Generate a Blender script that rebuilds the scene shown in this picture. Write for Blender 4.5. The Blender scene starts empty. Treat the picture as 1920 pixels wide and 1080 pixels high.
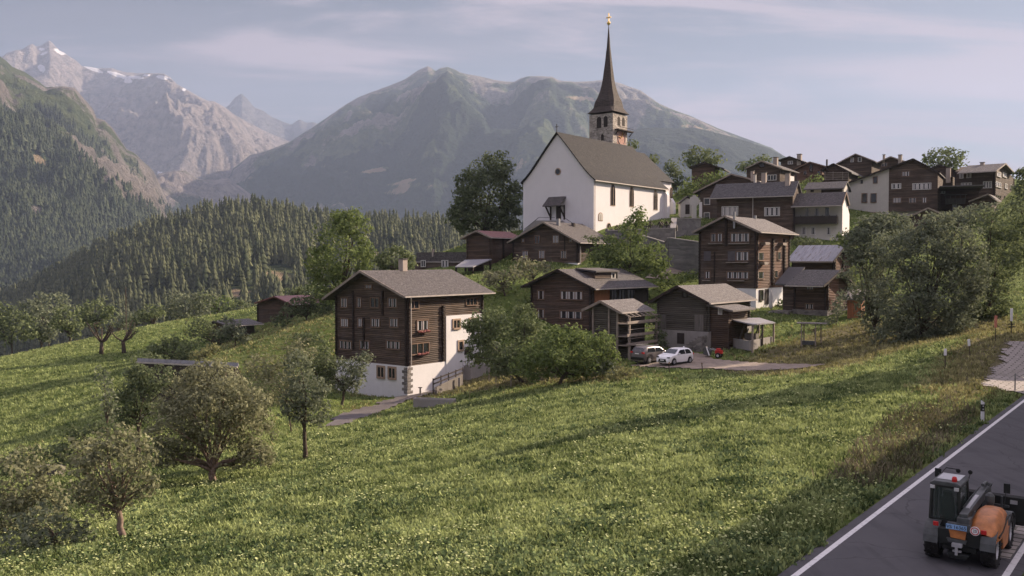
import bpy, bmesh, math, random
import numpy as np
from mathutils import Vector, Matrix, Euler
R = math.radians
SC = bpy.context.scene
COL = SC.collection
random.seed(7)

# ------------------------------------------------------------------ camera
F = 1690.0; CAMZ = 8.0; PITCH = math.atan(50 / F)
cam = bpy.data.objects.new("camera", bpy.data.cameras.new("camera"))
COL.objects.link(cam)
cam.location = (0, 0, CAMZ)
cam.rotation_euler = (R(90) - PITCH, 0, 0)
cam.data.sensor_width = 36
cam.data.lens = 36 * F / 1920
cam.data.clip_start = 0.5
cam.data.clip_end = 60000
SC.camera = cam

# ------------------------------------------------------------------ sky, sun, exposure
SUN_AZ, SUN_EL = 63.0, 26.0          # degrees to the right of the view direction (+Y) / above the horizon
world = bpy.data.worlds.new("World"); SC.world = world
world.use_nodes = True
wt = world.node_tree; wt.nodes.clear()
def wn(t, **k):
    n = wt.nodes.new(t)
    for a, b in k.items(): setattr(n, a, b)
    return n
sky = wn('ShaderNodeTexSky', sky_type='NISHITA', sun_disc=False, sun_elevation=R(SUN_EL), sun_rotation=R(SUN_AZ),
         altitude=1200, air_density=1.0, dust_density=0.7, ozone_density=1.6)
hs = wn('ShaderNodeHueSaturation'); hs.inputs['Saturation'].default_value = 0.72; hs.inputs['Value'].default_value = 0.54
wt.links.new(sky.outputs[0], hs.inputs['Color'])
tc = wn('ShaderNodeTexCoord')
# clouds: direction projected on a high flat layer (x/z, y/z) so streaks flatten towards the horizon
sep = wn('ShaderNodeSeparateXYZ'); wt.links.new(tc.outputs['Generated'], sep.inputs[0])
def wm(op, a, b=None, c=None, clamp=False):
    n = wn('ShaderNodeMath', operation=op); n.use_clamp = clamp
    for i, v in enumerate((a, b, c)):
        if v is None: continue
        if isinstance(v, (int, float)): n.inputs[i].default_value = v
        else: wt.links.new(v, n.inputs[i])
    return n.outputs[0]
zz = wm('ADD', wm('MAXIMUM', sep.outputs[2], 0.0), 0.12)
comb = wn('ShaderNodeCombineXYZ')
wt.links.new(wm('DIVIDE', sep.outputs[0], zz), comb.inputs[0]); wt.links.new(wm('DIVIDE', sep.outputs[1], zz), comb.inputs[1])
def cloudlayer(rot, scale, sc, lo, hi, detail=7, dist=0.6, loc=(0, 0, 0)):
    mp = wn('ShaderNodeMapping'); mp.inputs['Rotation'].default_value = (0, 0, R(rot)); mp.inputs['Scale'].default_value = scale
    mp.inputs['Location'].default_value = loc
    wt.links.new(comb.outputs[0], mp.inputs[0])
    no = wn('ShaderNodeTexNoise'); no.inputs['Scale'].default_value = sc; no.inputs['Detail'].default_value = detail
    no.inputs['Distortion'].default_value = dist; no.inputs['Roughness'].default_value = 0.58
    wt.links.new(mp.outputs[0], no.inputs['Vector'])
    mr = wn('ShaderNodeMapRange', interpolation_type='SMOOTHSTEP'); mr.inputs[1].default_value = lo; mr.inputs[2].default_value = hi
    wt.links.new(no.outputs[0], mr.inputs[0]); return mr.outputs[0]
c1 = cloudlayer(24, (0.5, 1.7, 1), 0.8, 0.46, 0.62, loc=(3.4, 1.2, 0))
c2 = cloudlayer(12, (0.35, 1.5, 1), 1.0, 0.40, 0.62, detail=9, loc=(7.1, 2.2, 0))
# more veil to the right half of the sky
side = wn('ShaderNodeMapRange', interpolation_type='SMOOTHSTEP'); side.inputs[1].default_value = -0.15; side.inputs[2].default_value = 0.5
side.inputs[3].default_value = 0.22; side.inputs[4].default_value = 1.0
wt.links.new(sep.outputs[0], side.inputs[0])
cl = wm('ADD', wm('MULTIPLY', c1, 1.25), wm('MULTIPLY', wm('MULTIPLY', c2, side.outputs[0]), 0.95), clamp=True)
mixc = wn('ShaderNodeMixRGB'); wt.links.new(cl, mixc.inputs[0]); wt.links.new(hs.outputs[0], mixc.inputs[1])
mixc.inputs[2].default_value = (5.4, 4.5, 5.1, 1)
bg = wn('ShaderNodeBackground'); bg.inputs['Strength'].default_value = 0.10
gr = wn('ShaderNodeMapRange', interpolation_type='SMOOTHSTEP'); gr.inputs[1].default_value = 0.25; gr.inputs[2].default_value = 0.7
gr.inputs[3].default_value = 0.35; gr.inputs[4].default_value = 1.25      # low sky darkened, sky overhead brightened to add ambient light
wt.links.new(sep.outputs[2], gr.inputs[0])
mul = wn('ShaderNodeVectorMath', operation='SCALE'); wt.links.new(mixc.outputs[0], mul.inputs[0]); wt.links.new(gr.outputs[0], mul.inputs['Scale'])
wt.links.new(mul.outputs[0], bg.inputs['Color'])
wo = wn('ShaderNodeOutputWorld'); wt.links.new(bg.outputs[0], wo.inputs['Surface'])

sun = bpy.data.objects.new("sun", bpy.data.lights.new("sun", 'SUN')); COL.objects.link(sun)
sun.data.energy = 5.0; sun.data.angle = R(0.5); sun.data.color = (1.0, 0.80, 0.60)
sd = Vector((math.sin(R(SUN_AZ)) * math.cos(R(SUN_EL)), math.cos(R(SUN_AZ)) * math.cos(R(SUN_EL)), math.sin(R(SUN_EL))))
sun.rotation_euler = sd.to_track_quat('Z', 'Y').to_euler()
SC.view_settings.view_transform = 'Standard'; SC.view_settings.look = 'None'
SC.view_settings.exposure = 1.33; SC.view_settings.gamma = 1
SC.render.engine = 'CYCLES'
SC.cycles.max_bounces = 5; SC.cycles.diffuse_bounces = 2; SC.cycles.glossy_bounces = 2; SC.cycles.transmission_bounces = 3
SC.cycles.volume_bounces = 0; SC.cycles.transparent_max_bounces = 6
SC.cycles.use_adaptive_sampling = True; SC.cycles.adaptive_threshold = 0.02
SC.cycles.use_denoising = True

# ------------------------------------------------------------------ projection helpers
cp, sp = math.cos(PITCH), math.sin(PITCH)
def ray(px, py):
    a = (px - 960) / F; b = (540 - py) / F
    return np.array([a, cp + b * sp, -sp + b * cp])
def P(px, py, Y):
    d = ray(px, py); return Vector((d[0] / d[1] * Y, Y, CAMZ + d[2] / d[1] * Y))
def proj(p):
    x, y, z = p[0], p[1], p[2] - CAMZ
    fw = y * cp - z * sp; up = y * sp + z * cp
    return 960 + F * x / fw, 540 - F * up / fw
def projv(x, y, z):
    z = z - CAMZ; fw = y * cp - z * sp; up = y * sp + z * cp
    return 960 + F * x / fw, 540 - F * up / fw

# ------------------------------------------------------------------ noise
def _h(ix, iy, s):
    n = (ix.astype(np.int64) * 374761393 + iy.astype(np.int64) * 668265263 + s * 2147483647) & 0xffffffff
    n = ((n ^ (n >> 13)) * 1274126177) & 0xffffffff
    n = n ^ (n >> 16)
    return (n & 0xffffff) / float(0xffffff)
def vn(x, y, s=0):
    x = np.asarray(x, float); y = np.asarray(y, float)
    ix = np.floor(x); iy = np.floor(y); fx = x - ix; fy = y - iy
    fx = fx * fx * fx * (fx * (fx * 6 - 15) + 10); fy = fy * fy * fy * (fy * (fy * 6 - 15) + 10)
    ix = ix.astype(int); iy = iy.astype(int)
    a = _h(ix, iy, s); b = _h(ix + 1, iy, s); c = _h(ix, iy + 1, s); d = _h(ix + 1, iy + 1, s)
    return (a + (b - a) * fx) * (1 - fy) + (c + (d - c) * fx) * fy
def fbm(x, y, s=0, o=5, g=0.5):
    t = 0; a = 1; w = 0
    for i in range(o):
        t = t + a * (vn(x, y, s + i) * 2 - 1); w += a; a *= g; x = x * 2.03 + 1.7; y = y * 2.03 + 3.1
    return t / w
def ridged(x, y, s=0, o=5, g=0.5):
    t = 0; a = 1; w = 0
    for i in range(o):
        t = t + a * (1 - np.abs(vn(x, y, s + i) * 2 - 1)); w += a; a *= g; x = x * 2.07 + 5.3; y = y * 2.07 + 1.3
    return t / w

# ------------------------------------------------------------------ object helpers
def props(o, label=None, cat=None, group=None, kind=None):
    if label: o["label"] = label
    if cat: o["category"] = cat
    if group: o["group"] = group
    if kind: o["kind"] = kind
    return o
def thing(name, label, cat, loc=(0, 0, 0), rz=0.0, group=None):
    o = bpy.data.objects.new(name, None); COL.objects.link(o)
    o.location = loc; o.rotation_euler = (0, 0, rz); o.empty_display_size = 0.5
    return props(o, label, cat, group)
def link(name, me, parent=None, mats=(), smooth=False):
    o = bpy.data.objects.new(name, me); COL.objects.link(o)
    if parent is not None: o.parent = parent
    for m in (mats if isinstance(mats, (list, tuple)) else [mats]): me.materials.append(m)
    if smooth: me.polygons.foreach_set('use_smooth', [True] * len(me.polygons))
    return o
def mesh_np(name, V, Fc, mi=None, col=None, uv=None):
    """V (n,3); Fc (m,k) constant k or list of lists"""
    me = bpy.data.meshes.new(name)
    V = np.asarray(V, np.float32)
    if isinstance(Fc, np.ndarray):
        m, k = Fc.shape
        me.vertices.add(len(V)); me.vertices.foreach_set('co', V.ravel())
        me.loops.add(m * k); me.loops.foreach_set('vertex_index', Fc.astype(np.int32).ravel())
        me.polygons.add(m); me.polygons.foreach_set('loop_start', np.arange(0, m * k, k, dtype=np.int32))
        try: me.polygons.foreach_set('loop_total', np.full(m, k, np.int32))
        except Exception: pass
    else:
        me.from_pydata([tuple(v) for v in V], [], Fc)
    if mi is not None: me.polygons.foreach_set('material_index', np.asarray(mi, np.int32))
    me.update(calc_edges=True); me.validate()
    if col is not None:
        for nm, c in col.items():
            at = me.attributes.new(nm, 'FLOAT', 'POINT'); at.data.foreach_set('value', np.asarray(c, np.float32))
    if uv is not None:
        l = me.uv_layers.new(name='UVMap'); l.data.foreach_set('uv', np.asarray(uv, np.float32).ravel())
    return me

class MB:
    """collects simple shapes, then links them as ONE mesh object"""
    def __init__(s): s.v = []; s.f = []; s.uv = []
    def poly(s, pts, uv=None):
        n = len(s.v); s.v += [tuple(p) for p in pts]; s.f.append(list(range(n, n + len(pts))))
        s.uv += uv if uv else [(0, 0)] * len(pts)
        return s
    def box(s, x0, x1, y0, y1, z0, z1, M=None):
        c = [(x0, y0, z0), (x1, y0, z0), (x1, y1, z0), (x0, y1, z0), (x0, y0, z1), (x1, y0, z1), (x1, y1, z1), (x0, y1, z1)]
        if M is not None: c = [tuple(M @ Vector(p)) for p in c]
        n = len(s.v); s.v += c
        for q in ((0, 3, 2, 1), (4, 5, 6, 7), (0, 1, 5, 4), (1, 2, 6, 5), (2, 3, 7, 6), (3, 0, 4, 7)):
            s.f.append([n + i for i in q]); s.uv += [(0, 0)] * 4
        return s
    def prism(s, pts2, y0, y1, axis='y', M=None):
        """extrude polygon (a,b) along axis. axis y: (a,y,b); axis x: (x,a,b); axis z: (a,b,z)"""
        def mk(a, b, t):
            p = (a, t, b) if axis == 'y' else (t, a, b) if axis == 'x' else (a, b, t)
            return tuple(M @ Vector(p)) if M is not None else p
        n = len(s.v); k = len(pts2)
        s.v += [mk(a, b, y0) for a, b in pts2] + [mk(a, b, y1) for a, b in pts2]
        s.f.append([n + i for i in range(k)]); s.f.append([n + k + i for i in reversed(range(k))])
        s.uv += [(0, 0)] * (2 * k)
        for i in range(k):
            j = (i + 1) % k; s.f.append([n + j, n + i, n + k + i, n + k + j]); s.uv += [(0, 0)] * 4
        return s
    def bar(s, a, b, w, h=None, up=(0, 0, 1)):
        """rectangular bar from a to b"""
        a = Vector(a); b = Vector(b); h = h or w; d = (b - a).normalized(); u = Vector(up)
        r = d.cross(u)
        if r.length < 1e-4: r = d.cross(Vector((1, 0, 0)))
        r.normalize(); q = r.cross(d)
        n = len(s.v)
        for e in (a, b):
            for i, j in ((-1, -1), (1, -1), (1, 1), (-1, 1)): s.v.append(tuple(e + r * (i * w / 2) + q * (j * h / 2)))
        for f in ((0, 1, 2, 3), (7, 6, 5, 4), (0, 4, 5, 1), (1, 5, 6, 2), (2, 6, 7, 3), (3, 7, 4, 0)):
            s.f.append([n + i for i in f]); s.uv += [(0, 0)] * 4
        return s
    def tube(s, pts, rad, k=8, cap=True):
        pts = [Vector(p) for p in pts]; rad = rad if isinstance(rad, (list, tuple)) else [rad] * len(pts)
        n = len(s.v); ref = Vector((0.3, 0.9, 0.2)).normalized()
        for i, p in enumerate(pts):
            d = (pts[min(i + 1, len(pts) - 1)] - pts[max(i - 1, 0)])
            d = d.normalized() if d.length > 1e-9 else Vector((0, 0, 1))
            r = d.cross(ref)
            if r.length < 0.05: r = d.cross(Vector((1, 0, 0)))
            r.normalize(); q = r.cross(d)
            for j in range(k):
                t = 2 * math.pi * j / k; s.v.append(tuple(p + (r * math.cos(t) + q * math.sin(t)) * rad[i]))
        for i in range(len(pts) - 1):
            for j in range(k):
                a = n + i * k + j; b = n + i * k + (j + 1) % k
                s.f.append([a, b, b + k, a + k]); s.uv += [(0, 0)] * 4
        if cap:
            s.f.append([n + j for j in reversed(range(k))]); s.f.append([n + (len(pts) - 1) * k + j for j in range(k)]); s.uv += [(0, 0)] * (2 * k)
        return s
    def lathe(s, prof, k=16, M=None, ring=False):
        """prof list of (r,z) revolved round z"""
        n = len(s.v); prof = list(prof) + [prof[0]] if ring else prof
        for r, z in prof:
            for j in range(k):
                t = 2 * math.pi * j / k; p = (r * math.cos(t), r * math.sin(t), z)
                s.v.append(tuple(M @ Vector(p)) if M is not None else p)
        for i in range(len(prof) - 1):
            for j in range(k):
                a = n + i * k + j; b = n + i * k + (j + 1) % k
                s.f.append([a, b, b + k, a + k]); s.uv += [(0, 0)] * 4
        if not ring: s.f.append([n + j for j in reversed(range(k))]); s.f.append([n + (len(prof) - 1) * k + j for j in range(k)]); s.uv += [(0, 0)] * (2 * k)
        return s
    def build(s, name, mat, parent=None, smooth=False, bevel=0):
        me = bpy.data.meshes.new(name); me.from_pydata(s.v, [], s.f); me.update()
        l = me.uv_layers.new(name='UVMap'); l.data.foreach_set('uv', np.array(s.uv, np.float32).ravel())
        o = link(name, me, parent, mat, smooth)
        if bevel:
            b = o.modifiers.new('bevel', 'BEVEL'); b.width = bevel; b.segments = 2; b.limit_method = 'ANGLE'; b.angle_limit = R(35)
        return o
def one(name, mat, parent, fn, **k):
    m = MB(); fn(m); return m.build(name, mat, parent, **k)
# ------------------------------------------------------------------ materials
def newmat(name):
    m = bpy.data.materials.new(name); m.use_nodes = True; nt = m.node_tree
    return m, nt, nt.nodes['Principled BSDF']
def nd(nt, t, **k):
    n = nt.nodes.new(t)
    for a, b in k.items():
        if isinstance(a, str) and a.startswith('i_'): n.inputs[a[2:].replace('_', ' ')].default_value = b
        else: setattr(n, a, b)
    return n
def mapped(nt, scale=(1, 1, 1), coord='Object', rot=(0, 0, 0)):
    t = nt.nodes.new('ShaderNodeTexCoord'); mp = nt.nodes.new('ShaderNodeMapping')
    mp.inputs['Scale'].default_value = scale; mp.inputs['Rotation'].default_value = rot
    nt.links.new(t.outputs[coord], mp.inputs[0]); return mp.outputs[0]
def noise(nt, vec, sc, det=4, rough=0.55, dist=0.0):
    n = nt.nodes.new('ShaderNodeTexNoise'); n.inputs['Scale'].default_value = sc; n.inputs['Detail'].default_value = det
    n.inputs['Roughness'].default_value = rough; n.inputs['Distortion'].default_value = dist
    nt.links.new(vec, n.inputs['Vector']); return n.outputs[0]
def ramp(nt, fac, stops):
    n = nt.nodes.new('ShaderNodeValToRGB'); e = n.color_ramp.elements
    while len(e) < len(stops): e.new(0.5)
    for i, (p, c) in enumerate(stops):
        e[i].position = p; e[i].color = (*c, 1) if len(c) == 3 else c
    nt.links.new(fac, n.inputs[0]); return n.outputs[0]
def mixc_(nt, fac, a, b, mode='MIX'):
    n = nt.nodes.new('ShaderNodeMixRGB'); n.blend_type = mode
    for i, v in ((0, fac), (1, a), (2, b)):
        if isinstance(v, (int, float)): n.inputs[i].default_value = v
        elif isinstance(v, tuple): n.inputs[i].default_value = (*v, 1)
        else: nt.links.new(v, n.inputs[i])
    return n.outputs[0]
def mth(nt, op, a, b=None, clamp=False):
    n = nt.nodes.new('ShaderNodeMath'); n.operation = op; n.use_clamp = clamp
    for i, v in enumerate((a, b)):
        if v is None: continue
        if isinstance(v, (int, float)): n.inputs[i].default_value = v
        else: nt.links.new(v, n.inputs[i])
    return n.outputs[0]
def step(nt, v, lo, hi):
    n = nt.nodes.new('ShaderNodeMapRange'); n.interpolation_type = 'SMOOTHSTEP'
    n.inputs[1].default_value = lo; n.inputs[2].default_value = hi
    nt.links.new(v, n.inputs[0]); return n.outputs[0]
def bump(nt, bs, h, st=0.5, dist=0.05):
    b = nt.nodes.new('ShaderNodeBump'); b.inputs['Strength'].default_value = st; b.inputs['Distance'].default_value = dist
    nt.links.new(h, b.inputs['Height']); nt.links.new(b.outputs[0], bs.inputs['Normal'])
def attr(nt, name):
    a = nt.nodes.new('ShaderNodeAttribute'); a.attribute_name = name; return a.outputs['Fac']
def flat(name, c, rough=0.7, metal=0.0, var=0.15, sc=2.0, spec=0.3):
    m, nt, b = newmat(name); v = mapped(nt)
    n = noise(nt, v, sc, 5)
    lo = tuple(x * (1 - var) for x in c); hi = tuple(min(1, x * (1 + var)) for x in c)
    nt.links.new(ramp(nt, n, [(0.3, lo), (0.7, hi)]), b.inputs['Base Color'])
    b.inputs['Roughness'].default_value = rough; b.inputs['Metallic'].default_value = metal; b.inputs['Specular IOR Level'].default_value = spec
    return m
def sepz(nt, vec):
    s = nt.nodes.new('ShaderNodeSeparateXYZ'); nt.links.new(vec, s.inputs[0]); return s.outputs
def logwood(name, cols, pitch=0.21, grey=(0.16, 0.145, 0.13), gamt=0.35):
    """horizontal log wall, house-local coordinates: bands in z, streaky weathering"""
    m, nt, b = newmat(name)
    v = mapped(nt); s = sepz(nt, v)
    zi = mth(nt, 'DIVIDE', s[2], pitch)
    fr = mth(nt, 'FRACT', zi)
    prof = mth(nt, 'SINE', mth(nt, 'MULTIPLY', fr, math.pi))       # rounded log
    fl = mth(nt, 'FLOOR', zi)
    # colour per log
    cmb = nt.nodes.new('ShaderNodeCombineXYZ'); nt.links.new(mth(nt, 'MULTIPLY', mth(nt, 'ADD', s[0], s[1]), 0.12), cmb.inputs[0]); nt.links.new(mth(nt, 'MULTIPLY', fl, 7.31), cmb.inputs[2])
    n1 = noise(nt, cmb.outputs[0], 1.0, 3)
    n2 = noise(nt, mapped(nt, (0.6, 0.6, 7)), 1.4, 6, 0.65)
    n3 = noise(nt, mapped(nt, (1, 1, 0.6)), 0.35, 3)
    t = mth(nt, 'ADD', mth(nt, 'MULTIPLY', n1, 0.6), mth(nt, 'MULTIPLY', n2, 0.4))
    c = ramp(nt, t, [(0.3, cols[0]), (0.5, cols[1]), (0.68, cols[2])])
    c = mixc_(nt, mth(nt, 'MULTIPLY', step(nt, n3, 0.45, 0.7), gamt), c, grey)
    gap = step(nt, prof, 0.0, 0.35)
    c = mixc_(nt, gap, tuple(x * 0.35 for x in cols[0]), c)
    nt.links.new(c, b.inputs['Base Color']); b.inputs['Roughness'].default_value = 0.85; b.inputs['Specular IOR Level'].default_value = 0.2
    bump(nt, b, mth(nt, 'ADD', prof, mth(nt, 'MULTIPLY', n2, 0.4)), 0.9, 0.06)
    return m
def plank(name, cols, pitch=0.18):
    m, nt, b = newmat(name); v = mapped(nt); s = sepz(nt, v)
    h = mth(nt, 'DIVIDE', mth(nt, 'ADD', s[0], s[1]), pitch)
    fr = mth(nt, 'FRACT', h); fl = mth(nt, 'FLOOR', h)
    cmb = nt.nodes.new('ShaderNodeCombineXYZ'); nt.links.new(mth(nt, 'MULTIPLY', fl, 3.7), cmb.inputs[0]); nt.links.new(mth(nt, 'MULTIPLY', s[2], 0.4), cmb.inputs[2])
    n1 = noise(nt, cmb.outputs[0], 1.0, 3)
    n2 = noise(nt, mapped(nt, (9, 9, 1)), 1.0, 5)
    c = ramp(nt, mth(nt, 'ADD', mth(nt, 'MULTIPLY', n1, 0.6), mth(nt, 'MULTIPLY', n2, 0.4)), [(0.3, cols[0]), (0.7, cols[1])])
    gap = mth(nt, 'GREATER_THAN', mth(nt, 'ABSOLUTE', mth(nt, 'SUBTRACT', fr, 0.5)), 0.44)
    c = mixc_(nt, gap, c, (0.01, 0.008, 0.007)); nt.links.new(c, b.inputs['Base Color']); b.inputs['Roughness'].default_value = 0.85
    return m
def shingle(name, c0, c1, c2, bw=0.45, bh=0.28, moss=None):
    """roof tiles; uv in metres, u along the ridge, v up the slope"""
    m, nt, b = newmat(name); uv = mapped(nt, (1, 1, 1), 'UV')
    br = nd(nt, 'ShaderNodeTexBrick'); br.inputs['Scale'].default_value = 1.0
    br.inputs['Brick Width'].default_value = bw; br.inputs['Row Height'].default_value = bh; br.inputs['Mortar Size'].default_value = 0.022
    br.inputs['Color1'].default_value = (*c0, 1); br.inputs['Color2'].default_value = (*c1, 1); br.inputs['Mortar'].default_value = (*[x * 0.3 for x in c0], 1)
    br.offset = 0.5; br.inputs['Bias'].default_value = 0.0
    dn = nt.nodes.new('ShaderNodeVectorMath'); dn.operation = 'ADD'
    wv = nt.nodes.new('ShaderNodeTexNoise'); wv.inputs['Scale'].default_value = 1.3; nt.links.new(uv, wv.inputs['Vector'])
    sc = nt.nodes.new('ShaderNodeVectorMath'); sc.operation = 'SCALE'; sc.inputs['Scale'].default_value = 0.10
    nt.links.new(wv.outputs['Color'], sc.inputs[0]); nt.links.new(uv, dn.inputs[0]); nt.links.new(sc.outputs[0], dn.inputs[1])
    nt.links.new(dn.outputs[0], br.inputs['Vector'])
    n = noise(nt, mapped(nt, (1, 1, 1), 'UV'), 0.55, 6, 0.65)
    c = mixc_(nt, step(nt, n, 0.4, 0.7), br.outputs['Color'], c2)
    n2 = noise(nt, uv, 6, 4, 0.7)
    c = mixc_(nt, mth(nt, 'MULTIPLY', n2, 0.6), c, tuple(x * 0.45 for x in c0))
    n4 = noise(nt, mapped(nt, (1.0, 2.2, 1), 'UV'), 1.9, 5, 0.8)
    c = mixc_(nt, step(nt, n4, 0.47, 0.60), c, tuple(x * 0.5 for x in c0)); c = mixc_(nt, mth(nt, 'MULTIPLY', step(nt, noise(nt, mapped(nt, (1.3, 2.4, 1), 'UV', (0, 0, .1)), 2.6, 4, 0.8), 0.56, 0.66), 0.7), c, tuple(min(1, x * 1.5) for x in c1))
    if moss: c = mixc_(nt, mth(nt, 'MULTIPLY', step(nt, noise(nt, uv, 0.9, 5, 0.7), 0.52, 0.68), 0.5), c, moss)
    nt.links.new(c, b.inputs['Base Color']); b.inputs['Roughness'].default_value = 0.8; b.inputs['Specular IOR Level'].default_value = 0.25
    sv = sepz(nt, dn.outputs[0]); saw = mth(nt, 'SUBTRACT', 1.0, mth(nt, 'FRACT', mth(nt, 'DIVIDE', sv[1], bh)))
    h = mth(nt, 'ADD', saw, mth(nt, 'MULTIPLY', mth(nt, 'SUBTRACT', 1.0, br.outputs['Fac']), 0.4))
    bump(nt, b, h, 0.8, 0.05)
    return m
def sheetroof(name, c0, c1, rust):
    m, nt, b = newmat(name); uv = mapped(nt, (1, 1, 1), 'UV'); s = sepz(nt, uv)
    seam = mth(nt, 'SINE', mth(nt, 'MULTIPLY', s[0], 2 * math.pi / 0.35))
    n = noise(nt, mapped(nt, (1.2, 0.25, 1), 'UV'), 1.3, 6, 0.65)
    c = ramp(nt, n, [(0.35, c0), (0.6, c1)])
    n2 = noise(nt, mapped(nt, (2, 0.35, 1), 'UV'), 0.9, 6, 0.7)
    c = mixc_(nt, step(nt, n2, 0.52, 0.66), c, rust)
    nt.links.new(c, b.inputs['Base Color']); b.inputs['Roughness'].default_value = 0.5; b.inputs['Metallic'].default_value = 0.25
    bump(nt, b, seam, 0.7, 0.02); return m
def stonewall(name, c0, c1, mort, sc=1.0, amt=1.0):
    m, nt, b = newmat(name); v = mapped(nt); s = sepz(nt, v)
    cmb = nt.nodes.new('ShaderNodeCombineXYZ'); nt.links.new(mth(nt, 'ADD', s[0], mth(nt, 'MULTIPLY', s[1], 1.0)), cmb.inputs[0]); nt.links.new(mth(nt, 'MULTIPLY', s[2], 1.8), cmb.inputs[1])
    vo = nd(nt, 'ShaderNodeTexVoronoi', feature='F1'); vo.inputs['Scale'].default_value = 1.9 * sc; nt.links.new(cmb.outputs[0], vo.inputs['Vector'])
    ve = nd(nt, 'ShaderNodeTexVoronoi', feature='DISTANCE_TO_EDGE'); ve.inputs['Scale'].default_value = 1.9 * sc; nt.links.new(cmb.outputs[0], ve.inputs['Vector'])
    sx = sepz(nt, vo.outputs['Color'])
    c = ramp(nt, sx[0], [(0.1, c0), (0.9, c1)])
    c = mixc_(nt, step(nt, ve.outputs[0], 0.0, 0.09), mort, c)
    c = mixc_(nt, mth(nt, 'MULTIPLY', step(nt, noise(nt, v, 0.5, 6, 0.7), 0.42, 0.7), 0.5), c, tuple(x * 0.6 for x in c0))
    nt.links.new(c, b.inputs['Base Color']); b.inputs['Roughness'].default_value = 0.9
    bump(nt, b, step(nt, ve.outputs[0], 0.0, 0.12), 0.6 * amt, 0.06); return m
def plaster(name, c, dirt=0.25):
    m, nt, b = newmat(name); v = mapped(nt)
    n = noise(nt, v, 0.6, 7, 0.65); n2 = noise(nt, mapped(nt, (2.5, 2.5, 0.35)), 1.0, 5, 0.6)
    cc = ramp(nt, n, [(0.35, tuple(x * (1 - dirt * 0.5) for x in c)), (0.65, c)])
    cc = mixc_(nt, mth(nt, 'MULTIPLY', step(nt, n2, 0.5, 0.75), dirt), cc, tuple(x * 0.6 for x in c))
    nt.links.new(cc, b.inputs['Base Color']); b.inputs['Roughness'].default_value = 0.95; b.inputs['Specular IOR Level'].default_value = 0.15
    bump(nt, b, noise(nt, v, 9, 5), 0.25, 0.02); return m
def leafmat(name, dark, light, trans=0.35, gl=0.0):
    m, nt, b = newmat(name)
    a = attr(nt, 'lv')
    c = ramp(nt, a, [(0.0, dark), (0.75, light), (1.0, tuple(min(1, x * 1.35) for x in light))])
    nt.nodes.remove(b)
    d = nt.nodes.new('ShaderNodeBsdfDiffuse'); t = nt.nodes.new('ShaderNodeBsdfTranslucent'); mx = nt.nodes.new('ShaderNodeMixShader')
    nt.links.new(c, d.inputs[0]); nt.links.new(mixc_(nt, 0.5, c, (0.25, 0.3, 0.03), 'MULTIPLY'), t.inputs[0])
    nt.links.new(c, t.inputs[0])
    g = nt.nodes.new('ShaderNodeBsdfGlossy'); g.inputs['Roughness'].default_value = 0.45; g.inputs[0].default_value = (0.7, 0.7, 0.7, 1)
    mg = nt.nodes.new('ShaderNodeMixShader'); mg.inputs[0].default_value = gl
    mx.inputs[0].default_value = trans; nt.links.new(d.outputs[0], mx.inputs[1]); nt.links.new(t.outputs[0], mx.inputs[2])
    nt.links.new(mx.outputs[0], mg.inputs[1]); nt.links.new(g.outputs[0], mg.inputs[2])
    nt.links.new(mg.outputs[0], nt.nodes['Material Output'].inputs[0]); return m

MT = {}
MT['wood_dark'] = logwood('dark weathered logs', [(0.038, 0.029, 0.023), (0.088, 0.063, 0.048), (0.20, 0.145, 0.108)], gamt=0.3)
MT['wood_mid'] = logwood('brown logs', [(0.045, 0.032, 0.025), (0.09, 0.062, 0.046), (0.18, 0.12, 0.09)], gamt=0.25)
MT['wood_red'] = logwood('red brown logs', [(0.09, 0.05, 0.035), (0.16, 0.095, 0.068), (0.25, 0.16, 0.12)], gamt=0.3)
MT['wood_grey'] = logwood('grey barn logs', [(0.055, 0.05, 0.04), (0.095, 0.085, 0.07), (0.16, 0.145, 0.12)], gamt=0.5, grey=(0.12, 0.11, 0.095))
MT['plank_dark'] = plank('dark boards', [(0.025, 0.02, 0.017), (0.055, 0.042, 0.034)])
MT['plank_orange'] = plank('orange brown boards', [(0.24, 0.085, 0.035), (0.38, 0.16, 0.075)])
MT['plank_grey'] = plank('grey boards', [(0.10, 0.09, 0.08), (0.2, 0.18, 0.16)])
MT['beam'] = flat('dark beam', (0.035, 0.026, 0.021), 0.85, var=0.3)
MT['beam_light'] = flat('weathered pale beam', (0.26, 0.22, 0.185), 0.85, var=0.25)
MT['frame'] = flat('brown window frame', (0.17, 0.11, 0.075), 0.7)
MT['frame_white'] = flat('white window frame', (0.55, 0.53, 0.5), 0.6)
MT['frame_stone'] = flat('tan stone surround', (0.34, 0.25, 0.18), 0.85)
MT['glass'] = flat('dark glass', (0.02, 0.022, 0.026), 0.12, spec=0.7, var=0.05)
MT['curtain'] = flat('white curtain', (0.48, 0.46, 0.46), 0.9, var=0.08)
MT['shutter'] = flat('grey shutter', (0.1, 0.09, 0.095), 0.8)
MT['plaster'] = plaster('white plaster', (0.72, 0.71, 0.71), 0.14)
MT['church'] = plaster('church lime plaster', (0.74, 0.72, 0.72), 0.10)
MT['cream'] = plaster('cream plaster', (0.5, 0.48, 0.44), 0.18)
MT['slate'] = shingle('brown grey stone tiles', (0.10, 0.09, 0.086), (0.18, 0.165, 0.158), (0.135, 0.12, 0.112))
MT['slate_dark'] = shingle('dark grey tiles', (0.10, 0.095, 0.095), (0.17, 0.16, 0.158), (0.13, 0.12, 0.12))
MT['slate_light'] = shingle('pale stone tiles', (0.16, 0.147, 0.138), (0.26, 0.24, 0.225), (0.2, 0.18, 0.168))
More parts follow.
